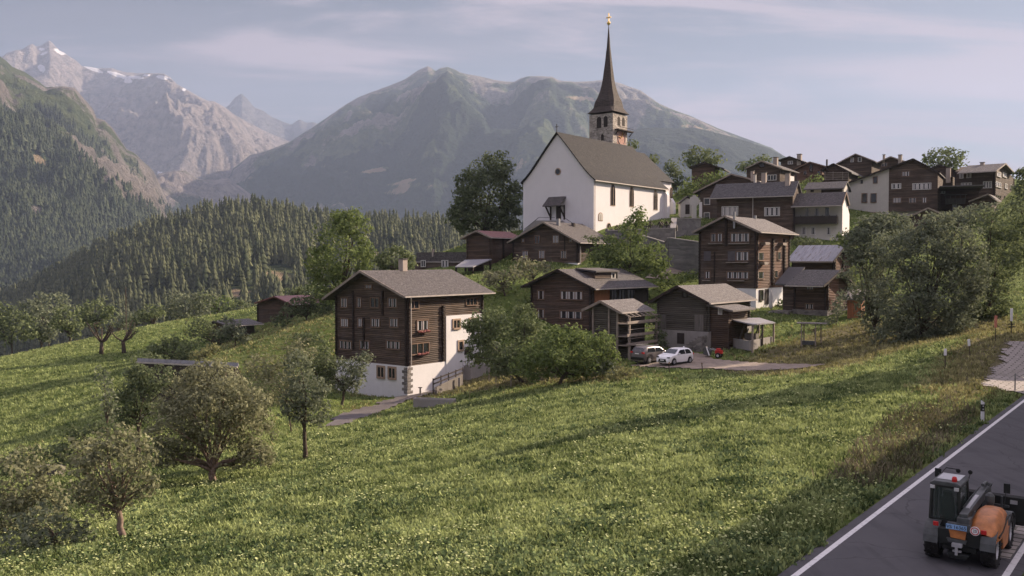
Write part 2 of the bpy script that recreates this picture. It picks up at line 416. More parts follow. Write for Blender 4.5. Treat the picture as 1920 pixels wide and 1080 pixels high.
MT['church_roof'] = shingle('church shingles', (0.018, 0.017, 0.018), (0.042, 0.039, 0.04), (0.027, 0.026, 0.026), 0.55, 0.36, moss=(0.045, 0.042, 0.034))
MT['spire'] = shingle('spire shingles', (0.07, 0.055, 0.048), (0.11, 0.088, 0.075), (0.085, 0.07, 0.06), 0.35, 0.3)
MT['roof_red'] = sheetroof('red painted sheet roof', (0.15, 0.055, 0.05), (0.21, 0.085, 0.075), (0.12, 0.045, 0.04))
MT['roof_metal'] = sheetroof('grey sheet roof with rust', (0.20, 0.20, 0.22), (0.31, 0.31, 0.335), (0.13, 0.09, 0.07))
MT['roof_plain'] = sheetroof('plain grey sheet roof', (0.20, 0.20, 0.215), (0.27, 0.265, 0.28), (0.20, 0.18, 0.17))
MT['gutter'] = flat('zinc gutter', (0.42, 0.38, 0.35), 0.5, 0.2)
MT['stone'] = stonewall('rubble stone', (0.13, 0.12, 0.11), (0.30, 0.275, 0.25), (0.2, 0.185, 0.17))
MT['tower'] = stonewall('tower stone', (0.20, 0.175, 0.15), (0.52, 0.46, 0.40), (0.42, 0.38, 0.34), 1.3, 0.6)
MT['retain'] = stonewall('grey retaining wall', (0.13, 0.125, 0.12), (0.21, 0.2, 0.19), (0.17, 0.165, 0.155), 0.8, 0.5)
MT['concrete'] = plaster('concrete', (0.32, 0.30, 0.28), 0.4)
MT['chimney'] = plaster('chimney plaster', (0.42, 0.36, 0.31), 0.35)
MT['metal'] = flat('grey metal', (0.3, 0.3, 0.31), 0.4, 0.7)
MT['iron'] = flat('dark iron', (0.03, 0.03, 0.032), 0.5, 0.5)
MT['gold'] = flat('gilded metal', (0.85, 0.6, 0.22), 0.3, 0.9)
MT['white'] = flat('white paint', (0.8, 0.8, 0.8), 0.5, var=0.04)
MT['cloth'] = flat('cream cloth', (0.55, 0.53, 0.5), 0.9)
MT['red'] = flat('red paint', (0.45, 0.03, 0.025), 0.4)
MT['flowers'] = flat('red flowers', (0.22, 0.08, 0.07), 0.8, var=0.8, sc=14)
MT['bark'] = flat('bark', (0.075, 0.058, 0.045), 0.95, var=0.45, sc=6)
MT['bark_pale'] = flat('pale bark', (0.19, 0.14, 0.11), 0.95, var=0.45, sc=6)
MT['leaf_green'] = leafmat('green leaves', (0.06, 0.085, 0.038), (0.19, 0.225, 0.115))
MT['leaf_yellow'] = leafmat('yellow green leaves', (0.09, 0.10, 0.045), (0.25, 0.25, 0.12))
MT['leaf_apple'] = leafmat('apple leaves', (0.09, 0.10, 0.055), (0.26, 0.265, 0.16))
MT['leaf_bright'] = leafmat('bright leaves', (0.07, 0.105, 0.035), (0.20, 0.25, 0.095))
MT['leaf_dark'] = leafmat('dark leaves', (0.05, 0.07, 0.036), (0.155, 0.185, 0.10))
MT['leaf_grey'] = leafmat('grey green leaves', (0.07, 0.09, 0.058), (0.21, 0.235, 0.155))
MT['needle_far'] = leafmat('distant conifer needles', (0.022, 0.033, 0.022), (0.085, 0.10, 0.062), 0.1)
MT['needle'] = leafmat('spruce needles', (0.035, 0.047, 0.028), (0.15, 0.16, 0.09), 0.1)
# ------------------------------------------------------------------ near terrain (height field, 1 m grid)
CP = []                       # control points, world
def cpx(px, py, Y):
    p = P(px, py, Y); CP.append((p.x, p.y, p.z))
for a in [
    # field and foreground
    (960, 1080, 24.0), (420, 1080, 29), (0, 1060, 33), (232, 1010, 37), (400, 903, 52), (573, 860, 58), (1300, 1000, 27.5), (1500, 900, 33),
    (1640, 860, 36), (1000, 900, 40), (1300, 800, 49), (700, 830, 63), (900, 745, 85), (760, 775, 84), (620, 793, 77), (1160, 718, 77), (1400, 705, 76),
    (1560, 720, 65), (1700, 700, 62), (1100, 800, 54), (0, 900, 60), (200, 880, 58),
    # right bank, pavers, crest
    (1772, 692, 65), (1817, 665, 70), (1865, 640, 75), (1897, 625, 78), (1600, 690, 74), (1750, 643, 77), (1850, 700, 63),
    # house yards and lanes
    (760, 737, 98), (640, 744, 107), (700, 745, 102), (850, 716, 104), (925, 700, 108), (640, 765, 92), (1240, 683, 87), (1310, 686, 85), (1330, 665, 92), (1430, 690, 84), (1520, 686, 82),
    (1160, 668, 93), (1325, 655, 95), (1100, 700, 88), (1000, 700, 90), (1450, 640, 98), (1560, 640, 96), (1600, 600, 108), (1720, 640, 90), (1650, 640, 93),
    (1520, 612, 106), (1417, 574, 118), (1430, 577, 120), (1480, 577, 127), (1445, 590, 116), (1590, 500, 136), (1100, 634, 108), (1000, 655, 113), (1200, 615, 108), (1300, 590, 118),
    (1240, 540, 130), (1290, 505, 136), (1082, 508, 135), (960, 512, 141), (921, 500, 141), (876, 503, 148), (1020, 512, 132), (950, 560, 118), (830, 515, 138), (760, 540, 130), (640, 590, 130),
    (600, 605, 118), (480, 665, 113), (395, 705, 103), (520, 600, 150), (410, 650, 140), (300, 735, 90), (450, 730, 95), (560, 700, 98),
    (250, 690, 120), (0, 692, 130), (0, 832, 85), (150, 795, 85), (100, 845, 74), (300, 613, 200), (0, 672, 170), (150, 640, 190),
    # church terrace and the upper village
    (1112, 435, 150), (980, 435, 162), (915, 450, 160), (1275, 412, 168), (1330, 440, 152), (1410, 442, 150), (1590, 442, 150), (1500, 470, 146),
    (1680, 415, 165), (1760, 412, 166), (1900, 390, 175), (1900, 470, 135), (1700, 480, 138), (1850, 560, 105), (1440, 345, 192), (1560, 350, 192),
    (1640, 330, 198), (1330, 340, 205), (1770, 345, 205), (1900, 345, 205), (1200, 400, 195),
    ]: cpx(*a)
for a in [(14, 23, 0), (20, 30, 0), (30, 45, 0), (9, 14, 0), (38, 56, 0), (46, 66, 0.3), (34, 34, 0.4), (60, 60, 2), (30, 10, 0.5), (0, 0, 0.6), (-20, 10, -2.2), (-60, 20, -7), (-60, 50, -8.3),
          (0, -50, 1.5), (100, -40, 6), (-120, -40, -12), (-150, 60, -16), (-150, 130, -17), (-130, 200, -20), (-60, 260, -24), (-110, 300, -38), (-250, 0, -26), (-250, 150, -40), (-250, 330, -60),
          (0, 230, 2), (0, 330, -45), (80, 250, 16), (100, 330, -20), (180, 330, -10), (250, 330, 0), (250, 200, 34), (250, 80, 28), (250, -50, 16), (110, 120, 13), (80, 90, 5.5), (150, 160, 24), (60, 200, 25), (110, 205, 28)]:
    CP.append(a)
CP = np.array(CP, float)
def tps(cp, lam=2.0):
    n = len(cp); x = cp[:, 0] / 50; y = cp[:, 1] / 50
    d2 = (x[:, None] - x) ** 2 + (y[:, None] - y) ** 2 + 1e-12
    K = 0.5 * d2 * np.log(d2) + lam * 0.01 * np.eye(n)
    Pm = np.c_[np.ones(n), x, y]; A = np.zeros((n + 3, n + 3)); A[:n, :n] = K; A[:n, n:] = Pm; A[n:, :n] = Pm.T
    w = np.linalg.solve(A, np.r_[cp[:, 2], 0, 0, 0])
    def ev(X, Y):
        X = X / 50; Y = Y / 50; o = w[n] + w[n + 1] * X + w[n + 2] * Y
        for i in range(n):
            dd = (X - x[i]) ** 2 + (Y - y[i]) ** 2 + 1e-12
            o = o + w[i] * 0.5 * dd * np.log(dd)
        return o
    return ev
_ev = tps(CP)
GX0, GY0, GX1, GY1, GS = -260.0, -60.0, 260.0, 340.0, 1.0
gx = np.arange(GX0, GX1 + GS / 2, GS); gy = np.arange(GY0, GY1 + GS / 2, GS)
GXX, GYY = np.meshgrid(gx, gy)
GZ = _ev(GXX, GYY)
GZ += fbm(GXX / 14, GYY / 14, 3, 4) * 0.28 * np.clip((GYY - 20) / 60, 0.25, 1)
# road: left white edge line on the plane z=0, direction 38 degrees to the right
RD = np.array([math.sin(R(37.6)), math.cos(R(37.6))]); RN = np.array([RD[1], -RD[0]])
_l = P(1490, 1080, 8 * F / 590.0); RL = np.array([_l.x, _l.y])
RW = 4.5
def road_s(X, Y): return (X - RL[0]) * RN[0] + (Y - RL[1]) * RN[1], (X - RL[0]) * RD[0] + (Y - RL[1]) * RD[1]
_s, _t = road_s(GXX, GYY)
_m = np.clip(1 - np.maximum(np.maximum(-0.6 - _s, _s - (RW + 5.0)), 0) / 4.0, 0, 1); _m = _m * _m * (3 - 2 * _m)
_m *= np.clip((75 - _t) / 25, 0, 1)
GZ = GZ * (1 - _m) + (-0.06) * _m
def zt(x, y):
    x = np.asarray(x, float); y = np.asarray(y, float)
    u = np.clip((x - GX0) / GS, 0, len(gx) - 1.001); v = np.clip((y - GY0) / GS, 0, len(gy) - 1.001)
    i = u.astype(int); j = v.astype(int); a = u - i; b = v - j
    return (GZ[j, i] * (1 - a) + GZ[j, i + 1] * a) * (1 - b) + (GZ[j + 1, i] * (1 - a) + GZ[j + 1, i + 1] * a) * b
def ztf(x, y): return float(zt(x, y))
def hit(px, py, y0=14.0, y1=330.0):
    """point of the near ground seen at a pixel of the photograph"""
    d = ray(px, py); Y = np.arange(y0, y1, 0.1); X = d[0] / d[1] * Y; Z = CAMZ + d[2] / d[1] * Y
    s = Z - zt(X, Y); k = np.argmax(s < 0)
    if not (s < 0).any(): k = len(Y) - 1
    return Vector((X[k], Y[k], float(zt(X[k], Y[k]))))
def onground(px, Y):
    d = ray(px, 490); x = d[0] / d[1] * Y; return Vector((x, Y, ztf(x, Y)))

def gridmesh(name, XX, YY, ZZ, col=None):
    h, w = XX.shape; V = np.c_[XX.ravel(), YY.ravel(), ZZ.ravel()]
    idx = np.arange(h * w).reshape(h, w)
    Fc = np.c_[idx[:-1, :-1].ravel(), idx[:-1, 1:].ravel(), idx[1:, 1:].ravel(), idx[1:, :-1].ravel()]
    return mesh_np(name, V, Fc, col={k: v.ravel() for k, v in (col or {}).items()})

# region masks (world polygons from pixels)
def poly_mask(X, Y, pts):
    pts = [(p[0], p[1]) for p in pts]; ins = np.zeros(X.shape, bool); n = len(pts); j = n - 1
    for i in range(n):
        xi, yi = pts[i]; xj, yj = pts[j]
        c = ((yi > Y) != (yj > Y)) & (X < (xj - xi) * (Y - yi) / (yj - yi + 1e-12) + xi)
        ins ^= c; j = i
    return ins
def blur(a, k=2):
    a = a.astype(float)
    for _ in range(k):
        a = (a + np.roll(a, 1, 0) + np.roll(a, -1, 0) + np.roll(a, 1, 1) + np.roll(a, -1, 1)) / 5
    return a
PPX, PPY = projv(GXX, np.maximum(GYY, 5), GZ)
dry = np.zeros(GXX.shape)
bank = poly_mask(GXX, GYY, [hit(*p) for p in [(1560, 905), (1640, 820), (1690, 770), (1800, 730), (1860, 770), (1800, 830), (1700, 905), (1640, 930)]])
verge = poly_mask(GXX, GYY, [hit(*p) for p in [(1690, 740), (1760, 660), (1870, 612), (1990, 600), (1990, 700), (1870, 740), (1810, 760)]])
plough = poly_mask(GXX, GYY, [hit(*p) for p in [(1330, 690), (1420, 655), (1600, 600), (1900, 590), (1900, 612), (1700, 655), (1530, 700), (1400, 708)]])
yard = poly_mask(GXX, GYY, [hit(*p) for p in [(640, 775), (760, 752), (830, 745), (960, 725), (1150, 715), (1210, 705), (1180, 690), (1000, 690), (880, 700), (760, 745), (620, 770)]])  # brown mown grass; its extra strength paints tree shade into the colour
leftslope = (GXX < -14) & (GXX > -48) & (GYY > 98) & (GYY < 150)
dry = blur(np.maximum(np.maximum(bank * 0.55, verge * 0.8), np.maximum(plough * 0.75, np.maximum(yard * 0.85, leftslope * 0.35))), 3)
village = blur(((GYY > 92) & (GXX > -30)) | (GYY > 210), 6)

m, nt, b = newmat('meadow ground')
v = mapped(nt)
n1 = noise(nt, v, 0.09, 5, 0.6); n2 = noise(nt, v, 1.6, 7, 0.7); n3 = noise(nt, mapped(nt, (1, 1, 1)), 9, 4, 0.7)
g = ramp(nt, mth(nt, 'ADD', mth(nt, 'MULTIPLY', n2, 0.6), mth(nt, 'MULTIPLY', n1, 0.4)), [(0.35, (0.05, 0.075, 0.018)), (0.5, (0.10, 0.14, 0.035)), (0.65, (0.17, 0.20, 0.065))])
d_ = ramp(nt, n2, [(0.3, (0.06, 0.058, 0.028)), (0.5, (0.125, 0.112, 0.058)), (0.7, (0.22, 0.19, 0.105))])
dm = step(nt, mth(nt, 'ADD', attr(nt, 'dry'), mth(nt, 'MULTIPLY', mth(nt, 'SUBTRACT', n2, 0.5), 1.2)), 0.25, 0.75)
c = mixc_(nt, dm, g, d_)
c = mixc_(nt, mth(nt, 'MULTIPLY', step(nt, n3, 0.5, 0.75), 0.35), c, (0.02, 0.03, 0.01))
nt.links.new(c, b.inputs['Base Color']); b.inputs['Roughness'].default_value = 0.95; b.inputs['Specular IOR Level'].default_value = 0.1
bump(nt, b, mth(nt, 'ADD', n2, mth(nt, 'MULTIPLY', n3, 0.5)), 0.9, 0.25); MT['ground'] = m

props(link('ground', gridmesh('ground', GXX, GYY, GZ, {'dry': dry}), None, MT['ground'], True), kind='structure')

# ------------------------------------------------------------------ road, edge lines, pavers, lanes
def sheet_road(name, s0, s1, t0, t1, z, mat, ds=1.0, dt=2.0):
    S = np.linspace(s0, s1, max(2, int((s1 - s0) / ds) + 1)); T = np.linspace(t0, t1, max(2, int((t1 - t0) / dt) + 1)); SS, TT = np.meshgrid(S, T)
    X = RL[0] + SS * RN[0] + TT * RD[0]; Y = RL[1] + SS * RN[1] + TT * RD[1]
    return props(link(name, gridmesh(name, X, Y, np.full(X.shape, z)), None, mat), kind='structure')
m, nt, b = newmat('asphalt'); v = mapped(nt)
c = ramp(nt, noise(nt, v, 0.5, 6, 0.7), [(0.3, (0.043, 0.041, 0.046)), (0.7, (0.066, 0.063, 0.069))])
c = mixc_(nt, mth(nt, 'MULTIPLY', noise(nt, v, 25, 3), 0.3), c, (0.1, 0.1, 0.105))
c = mixc_(nt, mth(nt, 'MULTIPLY', step(nt, noise(nt, mapped(nt, (1.6, 0.12, 1), 'Object', (0, 0, R(37.6))), 0.8, 4, 0.6), 0.5, 0.62), 0.45), c, (0.028, 0.027, 0.03))
c = mixc_(nt, mth(nt, 'MULTIPLY', step(nt, noise(nt, v, 0.21, 3, 0.5), 0.55, 0.58), 0.3), c, (0.085, 0.08, 0.085))
ve = nd(nt, 'ShaderNodeTexVoronoi', feature='DISTANCE_TO_EDGE'); ve.inputs['Scale'].default_value = 0.28
dv = nt.nodes.new('ShaderNodeVectorMath'); dv.operation = 'ADD'; nz = nt.nodes.new('ShaderNodeTexNoise'); nz.inputs['Scale'].default_value = 1.1
nt.links.new(v, nz.inputs['Vector']); nt.links.new(nz.outputs['Color'], dv.inputs[0]); nt.links.new(v, dv.inputs[1]); nt.links.new(dv.outputs[0], ve.inputs['Vector'])
c = mixc_(nt, mth(nt, 'MULTIPLY', mth(nt, 'LESS_THAN', ve.outputs[0], 0.006), 0.6), c, (0.02, 0.02, 0.02))
nt.links.new(c, b.inputs['Base Color']); b.inputs['Roughness'].default_value = 0.85; bump(nt, b, noise(nt, v, 40, 3), 0.3, 0.01); MT['asphalt'] = m
m, nt, b = newmat('road paint'); v = mapped(nt)
c = mixc_(nt, step(nt, noise(nt, v, 7, 5, 0.7), 0.52, 0.7), (0.62, 0.61, 0.6), (0.3, 0.29, 0.29)); nt.links.new(c, b.inputs['Base Color']); b.inputs['Roughness'].default_value = 0.7; MT['paint'] = m
m, nt, b = newmat('block paving'); v = mapped(nt, (1, 1, 1), 'Object', (0, 0, R(37.6)))
br = nd(nt, 'ShaderNodeTexBrick'); br.inputs['Scale'].default_value = 1; br.inputs['Brick Width'].default_value = 0.8; br.inputs['Row Height'].default_value = 0.42; br.inputs['Mortar Size'].default_value = 0.05
br.inputs['Color1'].default_value = (0.27, 0.24, 0.22, 1); br.inputs['Color2'].default_value = (0.33, 0.295, 0.27, 1); br.inputs['Mortar'].default_value = (0.085, 0.08, 0.06, 1)
nt.links.new(v, br.inputs['Vector']); c = mixc_(nt, step(nt, noise(nt, v, 0.5, 6, 0.7), 0.5, 0.7), br.outputs[0], (0.19, 0.17, 0.14)); nt.links.new(c, b.inputs['Base Color']); b.inputs['Roughness'].default_value = 0.9; MT['pavers'] = m
m, nt, b = newmat('gravel lane'); v = mapped(nt)
c = ramp(nt, noise(nt, v, 1.2, 8, 0.75), [(0.3, (0.15, 0.12, 0.095)), (0.7, (0.31, 0.255, 0.205))]); nt.links.new(c, b.inputs['Base Color']); b.inputs['Roughness'].default_value = 0.95
bump(nt, b, noise(nt, v, 14, 4), 0.6, 0.04); MT['gravel'] = m
m, nt, b = newmat('lane asphalt'); v = mapped(nt)
c = ramp(nt, noise(nt, v, 0.8, 7, 0.7), [(0.3, (0.07, 0.06, 0.06)), (0.7, (0.12, 0.105, 0.105))]); nt.links.new(c, b.inputs['Base Color']); b.inputs['Roughness'].default_value = 0.9; MT['lane'] = m
sheet_road('road', -0.28, RW + 0.15, -16, 66, 0.0, MT['asphalt'])
sheet_road('edge_line', 0.0, 0.16, -16, 66, 0.006, MT['paint'], 0.2)
sheet_road('edge_line', RW - 0.25, RW - 0.09, -16, 20, 0.006, MT['paint'], 0.2)
LANES = []
def drape(name, pts, mat, dz=0.07, res=0.7):
    """polygon of world points draped on the ground as a grid sheet with its own outline"""
    LANES.append(pts); xs = [p[0] for p in pts]; ys = [p[1] for p in pts]
    X, Y = np.meshgrid(np.arange(min(xs), max(xs), res), np.arange(min(ys), max(ys), res))
    m = poly_mask(X + fbm(X / 2, Y / 2, 9, 3) * 0.6, Y + fbm(X / 2, Y / 2, 5, 3) * 0.6, pts)
    h, w = X.shape; idx = np.arange(h * w).reshape(h, w)
    q = m[:-1, :-1] & m[1:, :-1] & m[:-1, 1:] & m[1:, 1:]
    Fc = np.c_[idx[:-1, :-1][q], idx[:-1, 1:][q], idx[1:, 1:][q], idx[1:, :-1][q]]
    us = np.unique(Fc); rm = np.full(h * w, -1); rm[us] = np.arange(len(us))
    V = np.c_[X.ravel(), Y.ravel(), zt(X, Y).ravel() + dz][us]
    return props(link(name, mesh_np(name, V, rm[Fc]), None, mat, True), kind='structure')
drape('paved_yard', [hit(*p) for p in [(1835, 722), (1880, 643), (1960, 648), (2010, 700), (1935, 745)]], MT['pavers'], 0.08, 0.5)
drape('gravel_lane', [hit(*p) for p in [(1170, 688), (1205, 670), (1310, 660), (1345, 672), (1420, 681), (1500, 682), (1560, 684), (1500, 693), (1380, 697), (1240, 692)]], MT['gravel'], 0.08)
drape('lane', [hit(*p) for p in [(600, 802), (625, 780), (700, 757), (770, 738), (830, 722), (835, 732), (770, 752), (700, 778), (640, 800)]], MT['lane'], 0.08, 0.5)
drape('church_lane', [P(1185, 527, 131), P(1260, 497, 138), P(1330, 480, 143), P(1330, 492, 139), P(1250, 518, 132)], MT['gravel'], 0.1)
sheet_road('paved_strip', 3.62, RW - 0.30, 4.6, 16, 0.004, MT['pavers'])
sheet_road('edge_line', 3.54, 3.60, 4.6, 16, 0.006, MT['paint'], 0.05)
sheet_road('concrete_apron', RW + 0.15, RW + 4.5, 4, 26, 0.012, MT['pavers'])

# ------------------------------------------------------------------ far ground, hills and mountains
m, nt, b = newmat('valley floor'); b.inputs['Base Color'].default_value = (0.05, 0.065, 0.03, 1); b.inputs['Roughness'].default_value = 1; MT['valley'] = m
VX, VY = np.meshgrid(np.linspace(-8000, 8000, 41), np.linspace(-2500, 11800, 41))
props(link('valley_floor', gridmesh('valley_floor', VX, VY, np.full(VX.shape, -75.0)), None, MT['valley'], True), kind='structure')

def mountain_mat(name, rock, rock2, veg, veg2, forest, sc=1.0):
    m, nt, b = newmat(name); v = mapped(nt, (0.001, 0.001, 0.001))
    n = noise(nt, v, 14 * sc, 9, 0.68); n2 = noise(nt, v, 45 * sc, 7, 0.75)
    r_ = ramp(nt, n, [(0.32, rock), (0.62, rock2)]); g_ = ramp(nt, n, [(0.35, veg), (0.65, veg2)])
    f_ = ramp(nt, n2, [(0.35, forest), (0.75, tuple(x * 1.9 for x in forest))])
    j = mth(nt, 'MULTIPLY', mth(nt, 'SUBTRACT', n2, 0.5), 1.1)
    c = mixc_(nt, step(nt, mth(nt, 'ADD', attr(nt, 'rk'), j), 0.35, 0.65), g_, r_)
    c = mixc_(nt, step(nt, mth(nt, 'ADD', attr(nt, 'fo'), j), 0.4, 0.6), c, f_)
    c = mixc_(nt, step(nt, mth(nt, 'ADD', attr(nt, 'dr'), mth(nt, 'MULTIPLY', j, 0.7)), 0.4, 0.6), c, (0.38, 0.30, 0.20))
    c = mixc_(nt, step(nt, mth(nt, 'ADD', attr(nt, 'sn'), mth(nt, 'MULTIPLY', j, 1.3)), 0.5, 0.58), c, (0.85, 0.85, 0.88))
    nt.links.new(c, b.inputs['Base Color']); b.inputs['Roughness'].default_value = 0.95; b.inputs['Specular IOR Level'].default_value = 0.1
    bump(nt, b, mth(nt, 'ADD', n, mth(nt, 'MULTIPLY', n2, 0.5)), 1.0, 80 / sc); return m
def mountain(name, prof, Yr, Yb, zb, mat, amp, wl, seed, jag=0.0, pw=0.75, step_px=2.5, nt_=170, fine=0.25, fn=None, skew=0.0, bulge=None):
    prof = np.array(prof, float); px = np.arange(prof[0, 0], prof[-1, 0] + 1, step_px)
    py = np.interp(px, prof[:, 0], prof[:, 1])
    zr = CAMZ + (490 - py) / F * Yr
    t = np.r_[np.linspace(0, 1, nt_), 1 + np.linspace(0.02, 0.5, 26)]
    PX, T = np.meshgrid(px, t); Y = Yb + (Yr - Yb) * T; X = (PX - 960) / F * Y; ZR = np.broadcast_to(zr, PX.shape)
    g = np.where(T <= 1, np.clip(T, 0, 1) ** pw, 1 - (T - 1) * 1.6)
    Z = zb + (ZR - zb) * g
    w = np.clip(T * 4, 0, 1) * np.clip(np.abs(1 - T) * 5, 0, 1)
    sp_ = X / wl + skew * Y / wl + fbm(X / wl / 2, Y / wl / 2, seed + 40, 3) * 0.8
    spur = ridged(sp_, Y / wl * 0.42, seed, 6, 0.52) - 0.62
    Z = Z + spur * amp * w + fbm(X / wl * 3.2, Y / wl * 2.2, seed + 9, 5, 0.6) * amp * fine * w
    Z = Z + (ridged(X / wl * 2.4, Y / wl * 1.2, seed + 21, 5, 0.6) - 0.6) * jag * np.clip(T * 2, 0, 1)
    if bulge: Z = Z + np.interp(PX + 25 * fbm(X / 700, Y / 700, seed + 60, 3) + 60 * (1 - T), [q[0] for q in bulge], [q[1] for q in bulge]) * np.clip(T * 2.5, 0, 1) * np.clip((1 - T) * 3.2, 0, 1)
    Lm = CAMZ + (ZR - CAMZ) * Y / Yr; kk = 110 * np.clip(1 - T, 0, 1) + 1.0
    Z = np.where(T < 1, Lm - kk * np.logaddexp(0, (Lm - Z) / kk), Z)     # nothing in front rises above the crest
    U, Vp = projv(X, Y, Z)
    # slope and hollow for the masks
    gz = np.hypot(np.gradient(Z, axis=0) / np.maximum(np.gradient(Y, axis=0), 1), np.gradient(Z, axis=1) / np.maximum(np.gradient(X, axis=1), 1))
    N = fbm(X / wl * 1.3, Y / wl * 1.3, seed + 3, 5, 0.6); N2 = fbm(X / wl * 4, Y / wl * 4, seed + 5, 4)
    c = {k: np.zeros(X.shape) for k in ('rk', 'fo', 'dr', 'sn')}
    if fn: fn(c, U, Vp, X, Y, Z, gz, N, N2, T, spur)
    o = props(link(name, gridmesh(name, X, Y, Z, c), None, mat, True), kind='structure')
    return X, Y, Z, c, U, Vp
def ell(U, V, cx, cy, rx, ry, rot=0):
    a = R(rot); x = (U - cx) * math.cos(a) + (V - cy) * math.sin(a); y = -(U - cx) * math.sin(a) + (V - cy) * math.cos(a)
    return np.clip(1.5 - np.sqrt((x / rx) ** 2 + (y / ry) ** 2), 0, 1)

ROCKY = mountain_mat('pale alpine rock', (0.11, 0.10, 0.10), (0.33, 0.285, 0.26), (0.12, 0.12, 0.08), (0.2, 0.18, 0.12), (0.03, 0.045, 0.025))
ROCK_SHADED = mountain_mat('shade toned alpine rock', (0.08, 0.08, 0.085), (0.17, 0.16, 0.16), (0.12, 0.12, 0.08), (0.2, 0.18, 0.12), (0.03, 0.045, 0.025))  # far peak rock, darkened to put its face in shade
GREEN = mountain_mat('alpine grassland', (0.11, 0.105, 0.095), (0.29, 0.26, 0.235), (0.045, 0.072, 0.034), (0.12, 0.145, 0.066), (0.02, 0.034, 0.02))
def f_far(c, U, V, X, Y, Z, gz, N, N2, T, sp):
    c['rk'][:] = 1
mountain('far_peak', [(340, 330), (380, 240), (415, 212), (432, 200), (443, 186), (456, 177), (468, 188), (480, 203), (500, 212), (512, 220), (528, 226), (540, 232), (549, 236), (556, 230), (563, 226), (578, 232), (590, 231), (600, 236), (640, 252), (720, 300)],
         10300, 9100, 250, ROCK_SHADED, 200, 650, 11, jag=30, fn=f_far)
def f_rock(c, U, V, X, Y, Z, gz, N, N2, T, sp):
    c['rk'][:] = np.clip(0.95 + N * 0.3 - np.clip((V - 290) / 90, 0, 1) * 0.75, 0, 1)
    s = 0
    for e in [(172, 128, 22, 4, 22), (222, 141, 24, 4, 18), (240, 152, 9, 4, 0), (78, 128, 9, 6, 40), (305, 145, 13, 4, 8), (112, 97, 12, 4, 25), (78, 92, 6, 3, 0), (83, 100, 8, 2.5, -20), (255, 145, 16, 3, 5), (300, 325, 10, 3, 10), (275, 141, 8, 2, 0), (345, 168, 4, 3, 0)]:
        s = np.maximum(s, ell(U, V, *e))
    c['sn'][:] = s
mountain('rocky_mountain', [(-200, 190), (-100, 150), (-40, 130), (0, 118), (20, 102), (34, 98), (50, 95), (60, 88), (68, 85), (74, 91), (84, 90), (92, 83), (99, 78), (106, 84), (118, 97), (128, 102), (150, 117), (160, 127), (172, 128), (190, 132), (215, 131), (240, 139), (262, 141), (275, 140), (300, 140), (312, 140), (322, 146), (336, 160), (350, 168), (370, 180), (392, 191), (405, 192), (425, 203), (440, 215), (470, 232), (500, 246), (545, 267), (600, 300), (680, 350)],
         8800, 5600, 60, ROCKY, 640, 1150, 23, jag=34, fn=f_rock, pw=1.05, fine=0.3, skew=0.35, step_px=2.0, nt_=230, bulge=[(-200, 150), (30, 330), (120, 260), (175, 0), (350, 330), (410, 380), (560, 0)])
def f_green(c, U, V, X, Y, Z, gz, N, N2, T, sp):
    c['rk'][:] = np.clip(0.20 + N * 1.2 + N2 * 0.9 + np.clip((215 - V) / 120, -0.3, 0.35) + np.clip((650 - U) / 250, 0, 0.3), 0, 1)
    c['fo'][:] = np.clip(0.15 + np.clip((V - 285) / 70, 0, 0.8) - N * 1.5 - N2 * 0.9 + np.clip((U - 1150) / 200, 0, 0.5) * (V > 245), 0, 1)
    d = 0
    for e in [(785, 352, 55, 11, -6), (752, 342, 34, 4, -12), (735, 360, 26, 5, -5), (700, 320, 28, 4, -8), (640, 322, 20, 3, 0), (965, 318, 26, 10, -40), (975, 300, 18, 5, 10), (612, 312, 14, 3, 0), (860, 330, 18, 3, -20), (1290, 238, 50, 5, 8), (1090, 185, 40, 5, 6)]:
        d = np.maximum(d, ell(U, V, *e) * (0.75 + N2 * 1.1))
    c['dr'][:] = d; c['fo'][:] *= 1 - np.clip(d * 1.5, 0, 1)
mountain('green_mountain', [(340, 520), (400, 380), (430, 336), (440, 316), (470, 292), (500, 284), (545, 268), (575, 248), (592, 238), (625, 215), (650, 197), (672, 184), (700, 174), (730, 164), (748, 156), (762, 150), (778, 139), (790, 132), (803, 126), (812, 132), (818, 136), (826, 131), (840, 129), (852, 133), (866, 140), (880, 143), (900, 146), (925, 152), (950, 155), (965, 155), (975, 149), (988, 145), (1010, 145), (1035, 147), (1048, 154), (1080, 156), (1110, 155), (1135, 152), (1165, 160), (1200, 172), (1235, 196), (1262, 208), (1300, 222), (1345, 242), (1400, 262), (1445, 278), (1475, 298), (1530, 335), (1640, 400), (1750, 460)],
         6600, 3600, -40, GREEN, 480, 900, 37, jag=14, fn=f_green, pw=1.05, fine=0.3, skew=0.9, nt_=200, bulge=[(400, 0), (640, 120), (760, 0), (860, 260), (960, 60), (1060, 230), (1180, 60), (1300, 160), (1500, 0)])
def f_fr(c, U, V, X, Y, Z, gz, N, N2, T, sp):
    c['fo'][:] = np.clip(0.8 + N * 0.5, 0, 1)
mountain('wooded_ridge', [(1020, 420), (1100, 330), (1160, 268), (1185, 246), (1215, 240), (1260, 242), (1300, 241), (1345, 250), (1400, 266), (1440, 279), (1470, 294), (1510, 322), (1600, 380), (1700, 440)],
         4300, 3000, -40, GREEN, 120, 500, 51, jag=10, fn=f_fr, skew=0.5)
def f_low(c, U, V, X, Y, Z, gz, N, N2, T, sp):
    c['rk'][:] = np.clip(0.62 + N * 1.4, 0, 1); c['fo'][:] = np.clip(0.25 - N * 1.2 + (V > 370) * 0.3, 0, 1)
mountain('rocky_knoll', [(200, 470), (240, 385), (262, 352), (285, 335), (300, 324), (330, 318), (350, 322), (372, 336), (400, 340), (430, 335), (440, 342), (470, 362), (520, 395), (600, 450)],
         5000, 3700, -50, ROCKY, 190, 380, 63, jag=22, fn=f_low, skew=-0.7, fine=0.5)
